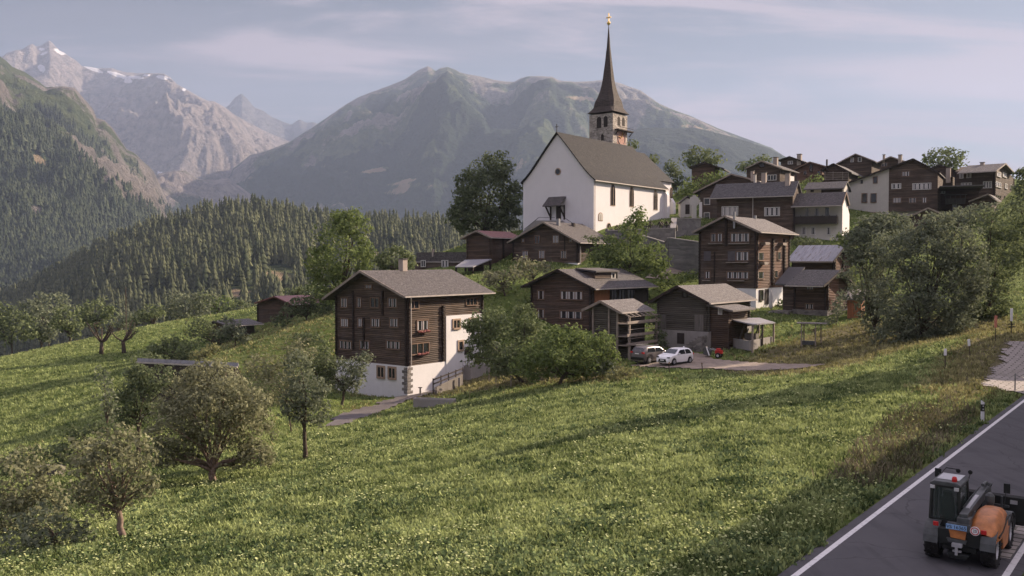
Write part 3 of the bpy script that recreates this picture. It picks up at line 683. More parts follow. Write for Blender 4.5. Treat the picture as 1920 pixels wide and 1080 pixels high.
def f_left(c, U, V, X, Y, Z, gz, N, N2, T, sp):
    line = np.interp(U, [-200, 0, 80, 200, 290, 400], [120, 215, 262, 345, 400, 460])
    hgt = (line - V) / 60
    c['rk'][:] = np.clip(0.36 + N * 1.7 + np.clip((U - 110) / 160, -0.1, 0.45), 0, 1)
    c['fo'][:] = np.clip(0.62 - hgt * 0.6 - N * 1.1, 0, 1)
    d = 0
    for e in [(72, 305, 16, 11, 35), (98, 328, 18, 5, 30), (66, 300, 10, 5, 20), (108, 340, 10, 4, 10), (10, 205, 3, 2, 0)]: d = np.maximum(d, ell(U, V, *e) * 1.1)
    c['dr'][:] = d; c['fo'][:] *= 1 - np.clip(d * 1.6, 0, 1)
    for e in [(70, 400, 18, 12, 30), (75, 355, 6, 14, 0), (262, 355, 8, 18, -30)]: c['rk'][:] = np.maximum(c['rk'], ell(U, V, *e)); c['fo'][:] *= 1 - ell(U, V, *e)
LM = mountain('left_mountain', [(-320, 20), (-200, 45), (-100, 75), (-30, 98), (0, 106), (18, 118), (30, 130), (52, 138), (75, 155), (92, 166), (120, 163), (145, 166), (160, 185), (178, 205), (185, 222), (200, 226), (214, 240), (232, 268), (240, 280), (256, 288), (272, 305), (290, 322), (296, 335), (312, 368), (322, 392), (350, 420), (420, 480)],
         3600, 1500, -60, GREEN, 300, 430, 77, jag=16, fn=f_left, pw=0.9, fine=0.3, skew=-0.5, nt_=200)
def f_hill(c, U, V, X, Y, Z, gz, N, N2, T, sp):
    c['fo'][:] = 0.75
    d = 0
    for e in [(430, 552, 45, 10, -8), (515, 520, 40, 16, 0), (600, 505, 30, 10, 0), (300, 560, 40, 6, 0), (390, 560, 30, 8, 0), (700, 480, 30, 12, 0)]: d = np.maximum(d, ell(U, V, *e))
    c['dr'][:] = np.clip(d * 0.75 + N * 0.3 - 0.05, 0, 1) * (d > 0); c['fo'][:] *= 1 - np.clip(d * 2, 0, 1)
FH = mountain('forest_hill', [(-420, 640), (-200, 610), (0, 570), (80, 535), (150, 495), (220, 455), (300, 424), (380, 406), (430, 398), (470, 394), (540, 404), (600, 416), (640, 422), (700, 424), (760, 424), (840, 426), (900, 434), (1000, 450), (1100, 470)],
         1050, 340, -62, GREEN, 20, 120, 91, jag=5, fn=f_hill, pw=0.8, step_px=6, nt_=90)

# ------------------------------------------------------------------ haze
m = bpy.data.materials.new('thin summer haze'); m.use_nodes = True; nt = m.node_tree; nt.nodes.clear()
pv = nt.nodes.new('ShaderNodeVolumePrincipled'); pv.inputs['Density'].default_value = 7.4e-5; pv.inputs['Color'].default_value = (0.51, 0.64, 0.91, 1); pv.inputs['Anisotropy'].default_value = 0.15
oo = nt.nodes.new('ShaderNodeOutputMaterial'); nt.links.new(pv.outputs[0], oo.inputs['Volume'])
hz = one('haze', m, None, lambda q: q.box(-8200, 8200, -2700, 12000, -80, 2300)); props(hz, kind='stuff')
# ------------------------------------------------------------------ buildings
ALLH = []
WR = random.Random(12)
class House:
    """near vertical corner at pixel column cx, base line at pixel row yb, distance Y; a = heading of the receding side wall.
    local frame: x along the front (gable) wall, negative to the left; y along the side wall, away; z up from the base"""
    def __init__(s, name, label, cx, yb, Y, a=38.0, cat='house', group=None):
        p = P(cx, yb, Y); s.o = np.array([p.x, p.y, p.z]); s.a = R(a)
        s.root = thing(name, label, cat, tuple(s.o), -s.a, group)
        ALLH.append(s); s.W = s.L = 0
        s.ex = np.array([math.cos(s.a), -math.sin(s.a), 0]); s.ey = np.array([math.sin(s.a), math.cos(s.a), 0])
    def _loc(s, px, py):
        d = ray(px, py); c = np.array([0, 0, CAMZ]) - s.o
        return np.array([c @ s.ex, c @ s.ey, c[2]]), np.array([d @ s.ex, d @ s.ey, d[2]])
    def front(s, px, py, off=0.0):
        c, d = s._loc(px, py); t = (off - c[1]) / d[1]; q = c + d * t; return q[0], q[2]
    def side(s, px, py, off=0.0):
        c, d = s._loc(px, py); t = (off - c[0]) / d[0]; q = c + d * t; return q[1], q[2]
    def lw(s, left, yl, right=None, yr=None, L=None):
        s.W = -s.front(left, yl)[0]; s.L = L if L else s.side(right, yr)[0]; return s
    # roofs: profile points as pixels in the gable-end plane
    def roof(s, e1, rg, e2, back, mat, og=0.9, kind='y', th=0.2, hip=None, Lr=None, gutter=True, split=None, mat2=None):
        s.kind = kind; s.og = og; s.th = th
        if kind == 'y':
            a, r_ = s.front(*e1, -og) if e1 else None, s.front(*rg, -og)
            b_ = s.front(*e2, -og) if e2 else None
            q1 = Lr if Lr else s.side(back[0], back[1], r_[0])[0]
            q0 = -og
        else:
            a, r_ = s.side(*e1, og), s.side(*rg, og)
            b_ = s.side(*e2, og) if e2 else None
            q1 = Lr if Lr is not None else s.front(back[0], back[1], r_[0])[0]
            q0 = og
        if a is None: a = (2 * r_[0] - b_[0], b_[1])
        if b_ is None: b_ = (2 * r_[0] - a[0], a[1])
        s.prof = (a, r_, b_); s.q = (q0, q1)
        if kind == 'x' and a[0] > 0.0: pass
        segs = [(q0, q1, mat, 1)] if split is None else [(q0, split, mat, 0), (split, q1, mat2 or mat, 1)]
        for i, (c0, c1, mt, last) in enumerate(segs):
            m = MB(); dz = 0.012 * i
            for e in (a, b_):
                sl = math.hypot(e[0] - r_[0], e[1] - r_[1])
                top = [(r_[0], c0, r_[1] + dz), (e[0], c0, e[1] + dz), (e[0], c1, e[1] + dz), (r_[0], c1, r_[1] + dz)]
                uv = [(c0, sl), (c0, 0), (c1, 0), (c1, sl)]
                bot = [(p[0], p[1], p[2] - th) for p in top]
                def T(p): return (p[0], p[1], p[2]) if kind == 'y' else (p[1], p[0], p[2])
                t_ = [T(p) for p in top]; u_ = [T(p) for p in bot]
                m.poly(t_, uv); m.poly(u_[::-1], uv[::-1])
                for k in range(4):
                    j = (k + 1) % 4; m.poly([t_[j], t_[k], u_[k], u_[j]], [(0.02, 0.1)] * 4)
            o = m.build('roof', mt, s.root)
        if gutter:
            e = b_ if kind == 'y' else a; g = MB(); w = 0.1 * (1 if kind == 'y' else -1)
            A = (e[0] + w, q0, e[1] - th * 0.6); B = (e[0] + w, q1, e[1] - th * 0.6)
            if kind == 'x': A, B = (A[1], A[0], A[2]), (B[1], B[0], B[2])
            g.bar(A, B, 0.16, 0.14); g.build('gutter', MT['gutter'], s.root)
        return s
    def bargeboard(s, mat='beam_light', w=0.14, h=0.26):
        a, r_, b_ = s.prof; q = s.q[0] + (-0.06 if s.kind == 'y' else 0.06); m = MB()
        for e in (a, b_):
            A = (e[0], q, e[1] - s.th * 0.5); B = (r_[0], q, r_[1] - s.th * 0.5 + (0.003 if e is b_ else 0))
            if s.kind == 'x': A, B = (A[1], A[0], A[2]), (B[1], B[0], B[2])
            m.bar(A, B, w * 0.5, h)
        m.build('bargeboard', MT[mat], s.root); return s
    def zroof(s, p):
        a, r_, b_ = s.prof
        e = a if (p < r_[0]) == (a[0] < r_[0]) else b_
        t = (p - r_[0]) / (e[0] - r_[0]) if abs(e[0] - r_[0]) > 1e-6 else 0
        return r_[1] + (e[1] - r_[1]) * t - s.th
    def walls(s, mat, z0=-3.0, name='wall', ins=0.0, p0=None, p1=None, q0=0.0, q1=None):
        if s.kind == 'y':
            lo, hi, L = (-s.W if p0 is None else p0), (0.0 if p1 is None else p1), (s.L if q1 is None else q1)
            r_ = s.prof[1][0]; pts = [(lo, z0), (hi, z0), (hi, s.zroof(hi) - 0.02)]
            if lo < r_ < hi: pts.append((r_, s.zroof(r_) - 0.02))
            pts.append((lo, s.zroof(lo) - 0.02))
            m = MB().prism(pts, q0, L, 'y')
        else:
            lo, hi = 0.0, s.L; r_ = s.prof[1][0]
            pts = [(lo, z0), (hi, z0), (hi, s.zroof(hi) - 0.02), (r_, s.zroof(r_) - 0.02), (lo, s.zroof(lo) - 0.02)]
            m = MB().prism(pts, -s.W, 0.0, 'x')
        m.build(name, MT[mat], s.root); return s
    def base(s, z1, mat='plaster', name='foundation', pr=0.06, z0=-3.5):
        one(name, MT[mat], s.root, lambda m: m.box(-s.W - pr, pr, -pr, s.L + pr, z0, z1)); return s
    def pt(s, face, a, z, o): return (a, -o, z) if face == 'f' else (o, a, z)
    def bx(s, m, face, a0, a1, z0, z1, o0, o1):
        if face == 'f': m.box(a0, a1, -o1, -o0, z0, z1)
        else: m.box(o0, o1, a0, a1, z0, z1)
    def win(s, face, x0, y0, x1, y1, n=2, st='wood', cur=0.75, off=0.0, bars=True, label=None):
        """window filling the pixel box; n casements"""
        f = s.front if face == 'f' else s.side
        oo = -off if face == 'f' else off
        a0, zt_ = f(x0, y0, oo); a1, zb = f(x1, y1, oo)
        if a1 < a0: a0, a1 = a1, a0
        cur = cur * WR.uniform(.55, 1.05) if WR.random() > .12 else 0
        fr = {'wood': 'frame', 'white': 'frame_white', 'stone': 'frame_stone', 'dark': 'beam', 'church': 'frame_stone'}[st]
        t = 0.11 if st != 'stone' else 0.2; pr = off
        m = MB()
        s.bx(m, face, a0 - t, a0, zb - t, zt_ + t, pr, pr + 0.10); s.bx(m, face, a1, a1 + t, zb - t, zt_ + t, pr, pr + 0.10)
        s.bx(m, face, a0, a1, zt_, zt_ + t, pr, pr + 0.10); s.bx(m, face, a0 - t * 0.4, a1 + t * 0.4, zb - t, zb, pr, pr + 0.17)
        w = (a1 - a0) / n
        for i in range(1, n): s.bx(m, face, a0 + w * i - 0.05, a0 + w * i + 0.05, zb, zt_, pr, pr + 0.09)
        o = m.build('window', MT[fr], s.root)
        if label: o['label'] = label
        one('pane', MT['glass'], o, lambda q: s.bx(q, face, a0, a1, zb, zt_, pr, pr + 0.03))
        if cur > 0:
            q = MB()
            for i in range(n):
                c0 = a0 + w * i + 0.06; ww = w - 0.12; k = ww * cur / 2
                s.bx(q, face, c0, c0 + k, zb + 0.05, zt_ - 0.05, pr + 0.035, pr + 0.05); s.bx(q, face, c0 + ww - k, c0 + ww, zb + 0.05, zt_ - 0.05, pr + 0.035, pr + 0.05)
            q.build('curtain', MT['curtain'], o)
        return a0, a1, zb, zt_, o
    def shut(s, face, x0, y0, x1, y1, mat='shutter'):
        f = s.front if face == 'f' else s.side
        a0, z1 = f(x0, y0); a1, z0 = f(x1, y1)
        one('closed_shutter', MT[mat], s.root, lambda m: s.bx(m, face, min(a0, a1), max(a0, a1), z0, z1, 0.0, 0.07))
    def logs(s, face, a, z0, z1, pitch=0.21, w=0.2, pr=0.22, mat='beam'):
        m = MB(); z = z0; k = 0
        while z < z1 - 0.05:
            h = min(pitch, z1 - z); e = pr * (1.0 if k % 2 else 0.72); s.bx(m, face, a - w / 2, a + w / 2, z + 0.01, z + h - 0.01, 0.0, e); z += pitch; k += 1
        m.build('log_ends', MT[mat], s.root)
    def logpx(s, face, px, y0, y1, **k):
        f = s.front if face == 'f' else s.side
        a, z1 = f(px, y0); _, z0 = f(px, y1); s.logs(face, a, z0, z1, **k)
    def corners(s, z0, ends='fs', **k):
        zt0 = s.zroof(0.0) if s.kind == 'y' else s.zroof(0.0)
        s.logs('f', -0.12, z0, zt0, **k); s.logs('f', -s.W + 0.12, z0, (s.zroof(-s.W) if s.kind == 'y' else zt0), **k)
        s.logs('s', 0.12, z0, zt0, **k); s.logs('s', s.L - 0.12, z0, (zt0 if s.kind == 'y' else s.zroof(s.L)), **k)
    def chimney(s, px, y0, Yq, w=0.7, h_below=2.5, mat='chimney', cap=True):
        """chimney whose top is at pixel (px,y0) and stands at local y/x position on the roof: Yq = world distance"""
        p = P(px, y0, Yq); q = np.array([p.x, p.y, p.z]) - s.o; x, y, z = q @ s.ex, q @ s.ey, q[2]
        o = one('chimney', MT[mat], s.root, lambda m: m.box(x - w / 2, x + w / 2, y - w / 2, y + w / 2, z - h_below, z))
        if cap: one('chimney_cap', MT['slate'], o, lambda m: m.box(x - w / 2 - 0.1, x + w / 2 + 0.1, y - w / 2 - 0.1, y + w / 2 + 0.1, z - 0.002, z + 0.09))
    def dist(s, x, y): return (s.o + s.ex * x + s.ey * y)[1]
    def ridge_dist(s, px):
        """world distance of the ridge at a pixel column"""
        r_ = s.prof[1][0]
        if s.kind == 'y': y = s.side(px, 490, r_)[0]; return s.dist(r_, y)
        x = s.front(px, 490, r_)[0]; return s.dist(x, r_)

# --- big log house on a white base, front left
h = House('log_house', 'big four-storey dark log house on white plastered base, lower left of the village', 764, 735, 98)
h.lw(630, 600, 905, 560); h.roof((604, 560), (675, 507), (758, 555), (847, 503), MT['slate'], og=1.1)
zb = h.front(764, 687)[1]
h.walls('wood_dark', z0=zb); h.base(zb, 'plaster', pr=0.05); h.bargeboard()
# white plastered rear part of the side wall
a0 = h.side(835, 600)[0]; z1 = h.side(840, 592)[1]
one('plastered_wall', MT['plaster'], h.root, lambda m: m.box(-2.0, 0.14, a0, h.L + 0.1, -3.5, z1))
h.corners(zb, mat='beam'); h.logpx('s', 830, 573, 676, mat='beam', w=0.35, pr=0.3); h.logpx('f', 663, 545, 655, mat='beam'); h.logpx('f', 718, 545, 592); h.logpx('f', 683, 595, 650)
for (x0, x1, n) in [(640, 651, 2), (671, 677, 1), (696, 711, 2), (729, 744, 2)]: h.win('f', x0, 559, x1, 576, n, 'wood', 0.6)
for (x0, x1, n) in [(640, 653, 2), (672.5, 679, 1), (697, 712, 2), (732, 746, 2)]: h.win('f', x0, 597, x1, 613, n, 'wood', 0.8)
for (x0, x1, n) in [(638, 659, 3), (676, 692, 2), (725.5, 750, 3)]: h.win('f', x0, 639, x1, 655, n, 'wood', 0.6)
h.win('f', 686, 534, 697, 541, 2, 'wood', 0.5)
h.win('s', 768, 565.5, 784, 577.5, 2, 'wood', 0.5); h.win('s', 874, 560, 893, 571, 3, 'wood', 0.5)
h.win('s', 782, 602, 802, 618, 2, 'wood', 0.45); h.win('s', 771, 646, 803, 661, 3, 'wood', 0.45)
h.win('s', 850, 601, 861, 614, 2, 'stone', 0.0, off=0.14); h.win('s', 880, 599, 893, 612, 2, 'stone', 0.0, off=0.14); h.win('s', 860, 641, 867, 655, 1, 'stone', 0.0, off=0.14)
h.win('f', 709, 688, 720, 707, 2, 'stone', 0.0, off=0.06); h.win('f', 730, 690, 741, 709, 2, 'stone', 0.0, off=0.06)
for x0, x1, y in ((781, 803, 622), (779, 801, 664)):
    a, z = h.side(x0, y); b2, _ = h.side(x1, y)
    one('flower_box', MT['flowers'], h.root, lambda m: [m.tube([(0.35 + random.uniform(-.08, .08), a + (b2 - a) * i / 9, z + random.uniform(-.06, .1)), (0.36, a + (b2 - a) * (i + .7) / 9, z + random.uniform(-.1, .1))], 0.13, 6) for i in range(9)])
# door with arch in the white part
a, z = h.side(869, 665); b2, z2 = h.side(882, 649)
one('door', MT['beam'], h.root, lambda m: m.prism([(a, z), (b2, z), (b2, z2 - .4), ((a + b2) / 2 + .35, z2 - .08), ((a + b2) / 2, z2), ((a + b2) / 2 - .35, z2 - .08), (a, z2 - .4)], 0.145, 0.2, 'x'))
a, z = h.side(888, 684); b2, z2 = h.side(899, 660)
o = one('door', MT['beam'], h.root, lambda m: m.box(0.14, 0.2, a, b2, z, z2))
one('balcony_rail', MT['iron'], h.root, lambda m: [m.bar((1.1, h.side(868, 675, 1.1)[0], zz), (1.1, h.side(905, 675, 1.1)[0], zz), 0.04) for zz in (h.side(868, 675)[1], h.side(868, 683)[1])] + [m.bar((1.1, y, h.side(868, 684)[1]), (1.1, y, h.side(868, 675)[1]), 0.03) for y in np.linspace(h.side(868, 675, 1.1)[0], h.side(905, 675, 1.1)[0], 10)])
one('landing', MT['concrete'], h.root, lambda m: m.box(0.14, 1.2, h.side(868, 684)[0], h.L, h.side(868, 690)[1] - 3, h.side(868, 686)[1]))
# corner quoins and downpipe
def q_(m):
    z = 0.0; k = 0
    while z < zb - 0.1:
        w = 0.75 if k % 2 else 0.45; m.box(-w, 0.10, -0.10, 1.2 - w, z - 0.2, z + 0.1); z += 0.32; k += 1
one('corner_quoins', MT['stone'], h.root, q_)
one('downpipe', MT['gutter'], h.root, lambda m: m.tube([(0.9, -0.3, h.zroof(0) - 0.35), (0.30, 0.3, h.zroof(0) - 0.9), (0.30, 0.3, zb + 0.1), (0.15, -0.2, zb - 0.3)], 0.06, 6))
h.chimney(755.5, 486, h.ridge_dist(756), 0.75, 2.2)
HA = h

# --- church
h = House('church', 'white church with steep dark shingle roof and a slim stone bell tower with needle spire', 1113.3, 434, 150, cat='church')
CH = h; h.W = -h.front(981, 400)[0]; h.L = h.side(1247, 380)[0]; h.kind = 'y'
rgx, rgz = h.front(1043, 247, -0.4); ex_, ez_ = h.front(1115.5, 336, -0.4); lx_, lz_ = h.front(976, 342, -0.4)
rgx = -h.W / 2
Lr = h.L + 0.5
# roof with flared (bell-cast) eaves
def prof_side(e):
    out = []
    for t in np.linspace(0, 1, 9):
        x = rgx + (e[0] - rgx) * t; z = rgz + (e[1] - rgz) * t - 0.55 * math.sin(math.pi * min(1, t)) ** 1.0 * (t ** 2) * 1.6
        out.append((x, z))
    return out
m = MB()
PR = []
for e in ((lx_, lz_), (ex_, ez_)):
    pr = prof_side(e); PR.append(pr); acc = 0
    for i in range(len(pr) - 1):
        (x0, z0), (x1, z1) = pr[i], pr[i + 1]; d = math.hypot(x1 - x0, z1 - z0)
        uv = [(-0.4, -acc), (-0.4, -acc - d), (Lr, -acc - d), (Lr, -acc)]
        m.poly([(x0, -0.4, z0), (x1, -0.4, z1), (x1, Lr, z1), (x0, Lr, z0)], uv)
        m.poly([(x0, -0.4, z0 - .25), (x0, Lr, z0 - .25), (x1, Lr, z1 - .25), (x1, -0.4, z1 - .25)], uv)
        m.poly([(x0, -0.4, z0), (x0, -0.4, z0 - .25), (x1, -0.4, z1 - .25), (x1, -0.4, z1)]); m.poly([(x0, Lr, z0), (x1, Lr, z1), (x1, Lr, z1 - .25), (x0, Lr, z0 - .25)])
        acc += d
    x1, z1 = pr[-1]; m.poly([(x1, -0.4, z1), (x1, -0.4, z1 - .25), (x1, Lr, z1 - .25), (x1, Lr, z1)])
m.build('nave_roof', MT['church_roof'], h.root)
def zr_ch(x):
    pr = PR[0] if x < rgx else PR[1]; xs = [p[0] for p in pr]; zs = [p[1] for p in pr]
    if xs[0] > xs[-1]: xs = xs[::-1]; zs = zs[::-1]
    return float(np.interp(x, xs, zs)) - 0.27
pts = [(-h.W, -4), (0, -4)] + [(x, zr_ch(x)) for x in np.linspace(0, -h.W, 17)]
one('nave_wall', MT['church'], h.root, lambda m: m.prism(pts, 0, h.L, 'y'))
one('gutter', MT['gutter'], h.root, lambda m: m.bar((ex_ + 0.08, -0.4, ez_ - 0.2), (ex_ + 0.08, Lr, ez_ - 0.2), 0.18, 0.16))
one('downpipe', MT['gutter'], h.root, lambda m: m.tube([(0.15, 0.12, zr_ch(0) - 0.1), (0.15, 0.12, -1)], 0.07, 6))
# choir with polygonal east end
cw = h.W * 0.36; cl = h.side(1268, 350, -h.W / 2 + cw)[0] - h.L; y0 = h.L
cz = h.side(1247, 340, -h.W / 2 + cw)[1]; czr = h.side(1206, 287, -h.W / 2)[1]
cx0, cx1, xm = -h.W / 2 - cw, -h.W / 2 + cw, -h.W / 2
foot = [(cx1, y0 - 0.5), (cx1, y0 + cl * 0.75), (xm + cw * 0.45, y0 + cl), (xm - cw * 0.45, y0 + cl), (cx0, y0 + cl * 0.75), (cx0, y0 - 0.5)]
one('choir_wall', MT['church'], h.root, lambda m: m.prism(foot, -4, cz, 'z'))
def ov(p): return (xm + (p[0] - xm) * 1.09, p[1] + (0.5 if p[1] > y0 + 1 else 0))
m = MB(); yr1 = y0 + cl * 0.62; top0 = (xm, y0 - 3.0, czr); top1 = (xm, yr1, czr)
fo = [ov(p) for p in foot]; fo[0] = (fo[0][0], y0 - 0.5); fo[-1] = (fo[-1][0], y0 - 0.5); B = [(p[0], p[1], cz - 0.1) for p in fo]
m.poly([top0, B[0], B[1], top1], [(-3, 9), (0, 0), (cl, 0), (cl * .6, 9)]); m.poly([top1, B[1], B[2]], [(1, 9), (0, 0), (3, 0)]); m.poly([top1, B[2], B[3]], [(2, 9), (0, 0), (3, 0)])
m.poly([top1, B[3], B[4]], [(1, 9), (0, 0), (3, 0)]); m.poly([top1, B[4], B[5], top0], [(cl * .6, 9), (cl, 0), (0, 0), (-3, 9)]); m.poly([B[0], B[5], B[4], B[3], B[2], B[1]])
m.poly([top0, B[5], B[0]]); m.build('choir_roof', MT['church_roof'], h.root)
# lancet windows
def lancet(face, x0, y0_, x1, y1_, nm='window', off=0.0, par=None, glass='glass'):
    f = h.front if face == 'f' else h.side
    a0, zt_ = f(x0, y0_, off if face == 's' else -off); a1, zb_ = f(x1, y1_, off if face == 's' else -off)
    if a1 < a0: a0, a1 = a1, a0
    def arch(g):
        A0, A1, z0, z1 = a0 - g, a1 + g, zb_ - g, zt_ + g; w = A1 - A0; c = (A0 + A1) / 2; hh = min(w * 0.9, (z1 - z0) * 0.5)
        return [(A0, z0), (A1, z0)] + [(c + w / 2 * math.cos(t) ** 0.8, z1 - hh + hh * math.sin(t)) for t in np.linspace(0, math.pi / 2, 5)] + [(c - w / 2 * math.cos(t) ** 0.8, z1 - hh + hh * math.sin(t)) for t in np.linspace(math.pi / 2, 0, 5)[1:]]
    ax = 'y' if face == 'f' else 'x'
    s0, s1 = (lambda v: -v, lambda v: v) if face == 'f' else (lambda v: v, lambda v: v)
    o = one(nm, MT['frame_stone'], par or h.root, lambda m: m.prism(arch(0.14), s0(off - 0.05), s0(off + 0.06), ax))
    if par is None or par.type == 'EMPTY':
        one('pane', MT[glass], o, lambda m: m.prism(arch(0.0), s0(off + 0.02), s0(off + 0.085), ax))
        one('glazing_bar', MT['frame_stone'], o, lambda m: (m.prism([((a0 + a1) / 2 - .05, zb_), ((a0 + a1) / 2 + .05, zb_), ((a0 + a1) / 2 + .05, zt_ - .3), ((a0 + a1) / 2 - .05, zt_ - .3)], s0(off + .05), s0(off + .11), ax)))
    return o
for w in ((1145.5, 346, 1152.5, 385), (1181, 351, 1187.5, 387), (1226, 357, 1232, 393)): lancet('s', *w)
lancet('s', 1122.5, 399.5, 1129, 413, 'side_niche', glass='cream'); lancet('s', 1138.5, 419, 1144.5, 432, 'side_door')
lancet('f', 1081, 422, 1087, 436, 'low_door')
a, z = h.front(1046.3, 321.7)
o = one('round_window', MT['frame_stone'], h.root, lambda m: m.prism([(a + .62 * math.cos(t), z + .62 * math.sin(t)) for t in np.linspace(0, 2 * math.pi, 20)[:-1]], -0.08, 0.02, 'y'))
one('pane', MT['glass'], o, lambda m: m.prism([(a + .45 * math.cos(t), z + .45 * math.sin(t)) for t in np.linspace(0, 2 * math.pi, 20)[:-1]], -0.12, 0.0, 'y'))
# porch
x0, z0 = h.front(1024, 386, -1.6); x1, z1 = h.front(1060, 384, -1.6); xa, za = h.front(1029, 370, 0); xb, zb_ = h.front(1060, 369, 0)
m = MB(); zf = h.front(1035, 385, -1.8)[1]
L0 = h.front(1017, 385, -1.8)[0]; L1 = h.front(1050, 385, -1.8)[0]; zt2 = h.front(1040, 369, 0)[1]
A = [(L0, -1.8, zf), (L1, -1.8, zf), (L1, 0, zt2), (L0, 0, zt2)]; m.poly(A, [(0, 0), (3, 0), (3, 2.2), (0, 2.2)]); Bq = [(p[0], p[1], p[2] - .18) for p in A]; m.poly(Bq[::-1])
for k in range(4): m.poly([A[(k + 1) % 4], A[k], Bq[k], Bq[(k + 1) % 4]])
po = m.build('porch_roof', MT['slate'], h.root)
for xx in (L0 + 0.5, L1 - 0.3): one('porch_bracket', MT['beam'], po, lambda m: (m.bar((xx, -1.6, zf - .1), (xx, -0.05, zf - 2.0), 0.2), m.bar((xx, -0.1, zf + .1), (xx, -0.1, zf - 2.4), 0.2), m.bar((xx, -1.7, zf - .1), (xx, 0, zf - .1), 0.2)))
a, z = h.front(1043, 412); b2, z2 = h.front(1052, 386)
one('main_door', MT['plank_dark'], h.root, lambda m: m.box(a, b2, -0.07, 0, z, z2))
one('stair_rail', MT['iron'], h.root, lambda m: (m.bar((h.front(983, 434, -1.5)[0], -1.5, h.front(983, 430, -1.5)[1]), (h.front(1010, 408, -1.5)[0], -1.5, h.front(1010, 408, -1.5)[1]), .07), m.bar((h.front(1010, 408, -1.5)[0], -1.5, h.front(1010, 408, -1.5)[1]), (h.front(1040, 411, -1.5)[0], -1.5, h.front(1040, 408, -1.5)[1]), .07), m.bar((h.front(1058, 408, -1.5)[0], -1.5, h.front(1058, 408, -1.5)[1]), (h.front(1082, 424, -1.5)[0], -1.5, h.front(1082, 424, -1.5)[1]), .07)))
one('stair', MT['concrete'], h.root, lambda m: m.prism([(h.front(985, 434)[0], -4), (h.front(1085, 434)[0], -4), (h.front(1085, 434)[0], -0.3), (h.front(1056, 420)[0], h.front(1056, 414)[1]), (h.front(1012, 416)[0], h.front(1012, 414)[1]), (h.front(985, 434)[0], -0.2)], -1.5, -0.01, 'y'))
for px_, hh in ((1249, 9.0), (1263, 8.0)):
    if px_ == 1249: q = (0.0, h.L - 0.5)
    else: q = (cx1, y0 + cl * 0.7)
    one('buttress', MT['church'], h.root, lambda m: m.prism([(0, -3.5), (1.5, -3.5), (1.2, 2.2), (0.8, 2.6), (0.7, hh - 1.6), (0, hh - 0.6)], 0, 0.9, 'y', Matrix.Translation((q[0], q[1], 0))))
lancet('s', 1256.5, 352, 1260, 378, off=cx1)
one('roof_cross', MT['iron'], h.root, lambda m: (m.box(rgx - .05, rgx + .05, -.3, -.2, rgz, rgz + 1.3), m.box(rgx - .32, rgx + .32, -.3, -.2, rgz + .8, rgz + .9)))
# tower
TYc = 172.0
tp = P(1149, 260, TYc); q = np.array([tp.x, tp.y, tp.z]) - h.o; tx, ty = q @ h.ex, q @ h.ey
def tfront(px, py): c, d = h._loc(px, py); t = (ty - c[1]) / d[1]; w = c + d * t; return w[0], w[2]
def tside(px, py): c, d = h._loc(px, py); t = (tx - c[0]) / d[0]; w = c + d * t; return w[1], w[2]
tw = tx - tfront(1110.5, 230)[0]; tl = tside(1179.5, 230)[0] - ty; ttop = tfront(1149, 211)[1]
tw = tl = (tw + tl) / 2
tower = one('tower', MT['tower'], h.root, lambda m: m.box(tx - tw, tx, ty, ty + tl, -3, ttop))
def twin(face, x0, y0_, x1, y1_, n=1):
    f = tfront if face == 'f' else tside
    a0, zt_ = f(x0, y0_); a1, zb_ = f(x1, y1_); w = a1 - a0
    pts = [(a0, zb_), (a1, zb_), (a1, zt_ - w / 2)] + [((a0 + a1) / 2 + w / 2 * math.cos(t), zt_ - w / 2 + w / 2 * math.sin(t)) for t in np.linspace(0.3, math.pi - 0.3, 6)] + [(a0, zt_ - w / 2)]
    if face == 'f': one('belfry_opening', MT['beam'], tower, lambda m: m.prism(pts, ty - 0.04, ty + 0.2, 'y'))
    else: one('belfry_opening', MT['beam'], tower, lambda m: m.prism(pts, tx - 0.2, tx + 0.04, 'x'))
for a in ((1119, 219.5, 1127.5, 239.5), (1132, 218, 1139.3, 237.6), (1127, 252, 1132, 263)): twin('f', *a)
for a in ((1158, 218, 1162.8, 236), (1166.5, 219.5, 1171.2, 237)): twin('s', *a)
a0, z0 = tside(1151, 238); a1, z1 = tside(1181, 241)
one('bell_ledge', MT['beam'], tower, lambda m: (m.box(tx, tx + 0.9, a0 + .3, a1, z0 - 0.5, z0 - 0.3), m.bar((tx + .8, a0 + .3, z0 + .1), (tx + .8, a1, z0 + .1), .07), [m.bar((tx, yy, z0 - 1.3), (tx + .8, yy, z0 - .5), .12) for yy in np.linspace(a0 + .6, a1 - .3, 3)]))
# painted clock face
a0, z0 = tside(1157, 269); a1, z1 = tside(1173, 248.5); ca, cz_ = (a0 + a1) / 2, (z0 + z1) / 2; cr = (a1 - a0) / 2
one('clock_face', flat('faded red clock paint', (0.42, 0.25, 0.2), 0.9, var=0.35, sc=5), tower, lambda m: m.box(tx, tx + 0.02, a0, a1, z0, z1))
one('clock_ring', MT['cream'], tower, lambda m: [m.bar((tx + .04, ca + cr * .85 * math.cos(t), cz_ + cr * .85 * math.sin(t)), (tx + .04, ca + cr * .85 * math.cos(t + .33), cz_ + cr * .85 * math.sin(t + .33)), .03, .16, (1, 0, 0)) for t in np.arange(0, 6.28, .3142)])
one('clock_hands', MT['gold'], tower, lambda m: (m.bar((tx + .08, ca, cz_), (tx + .08, ca - cr * .75, cz_ + .15), .04, .24, (1, 0, 0)), m.bar((tx + .08, ca, cz_), (tx + .08, ca + cr * .25, cz_ + cr * .7), .04, .2, (1, 0, 0))))
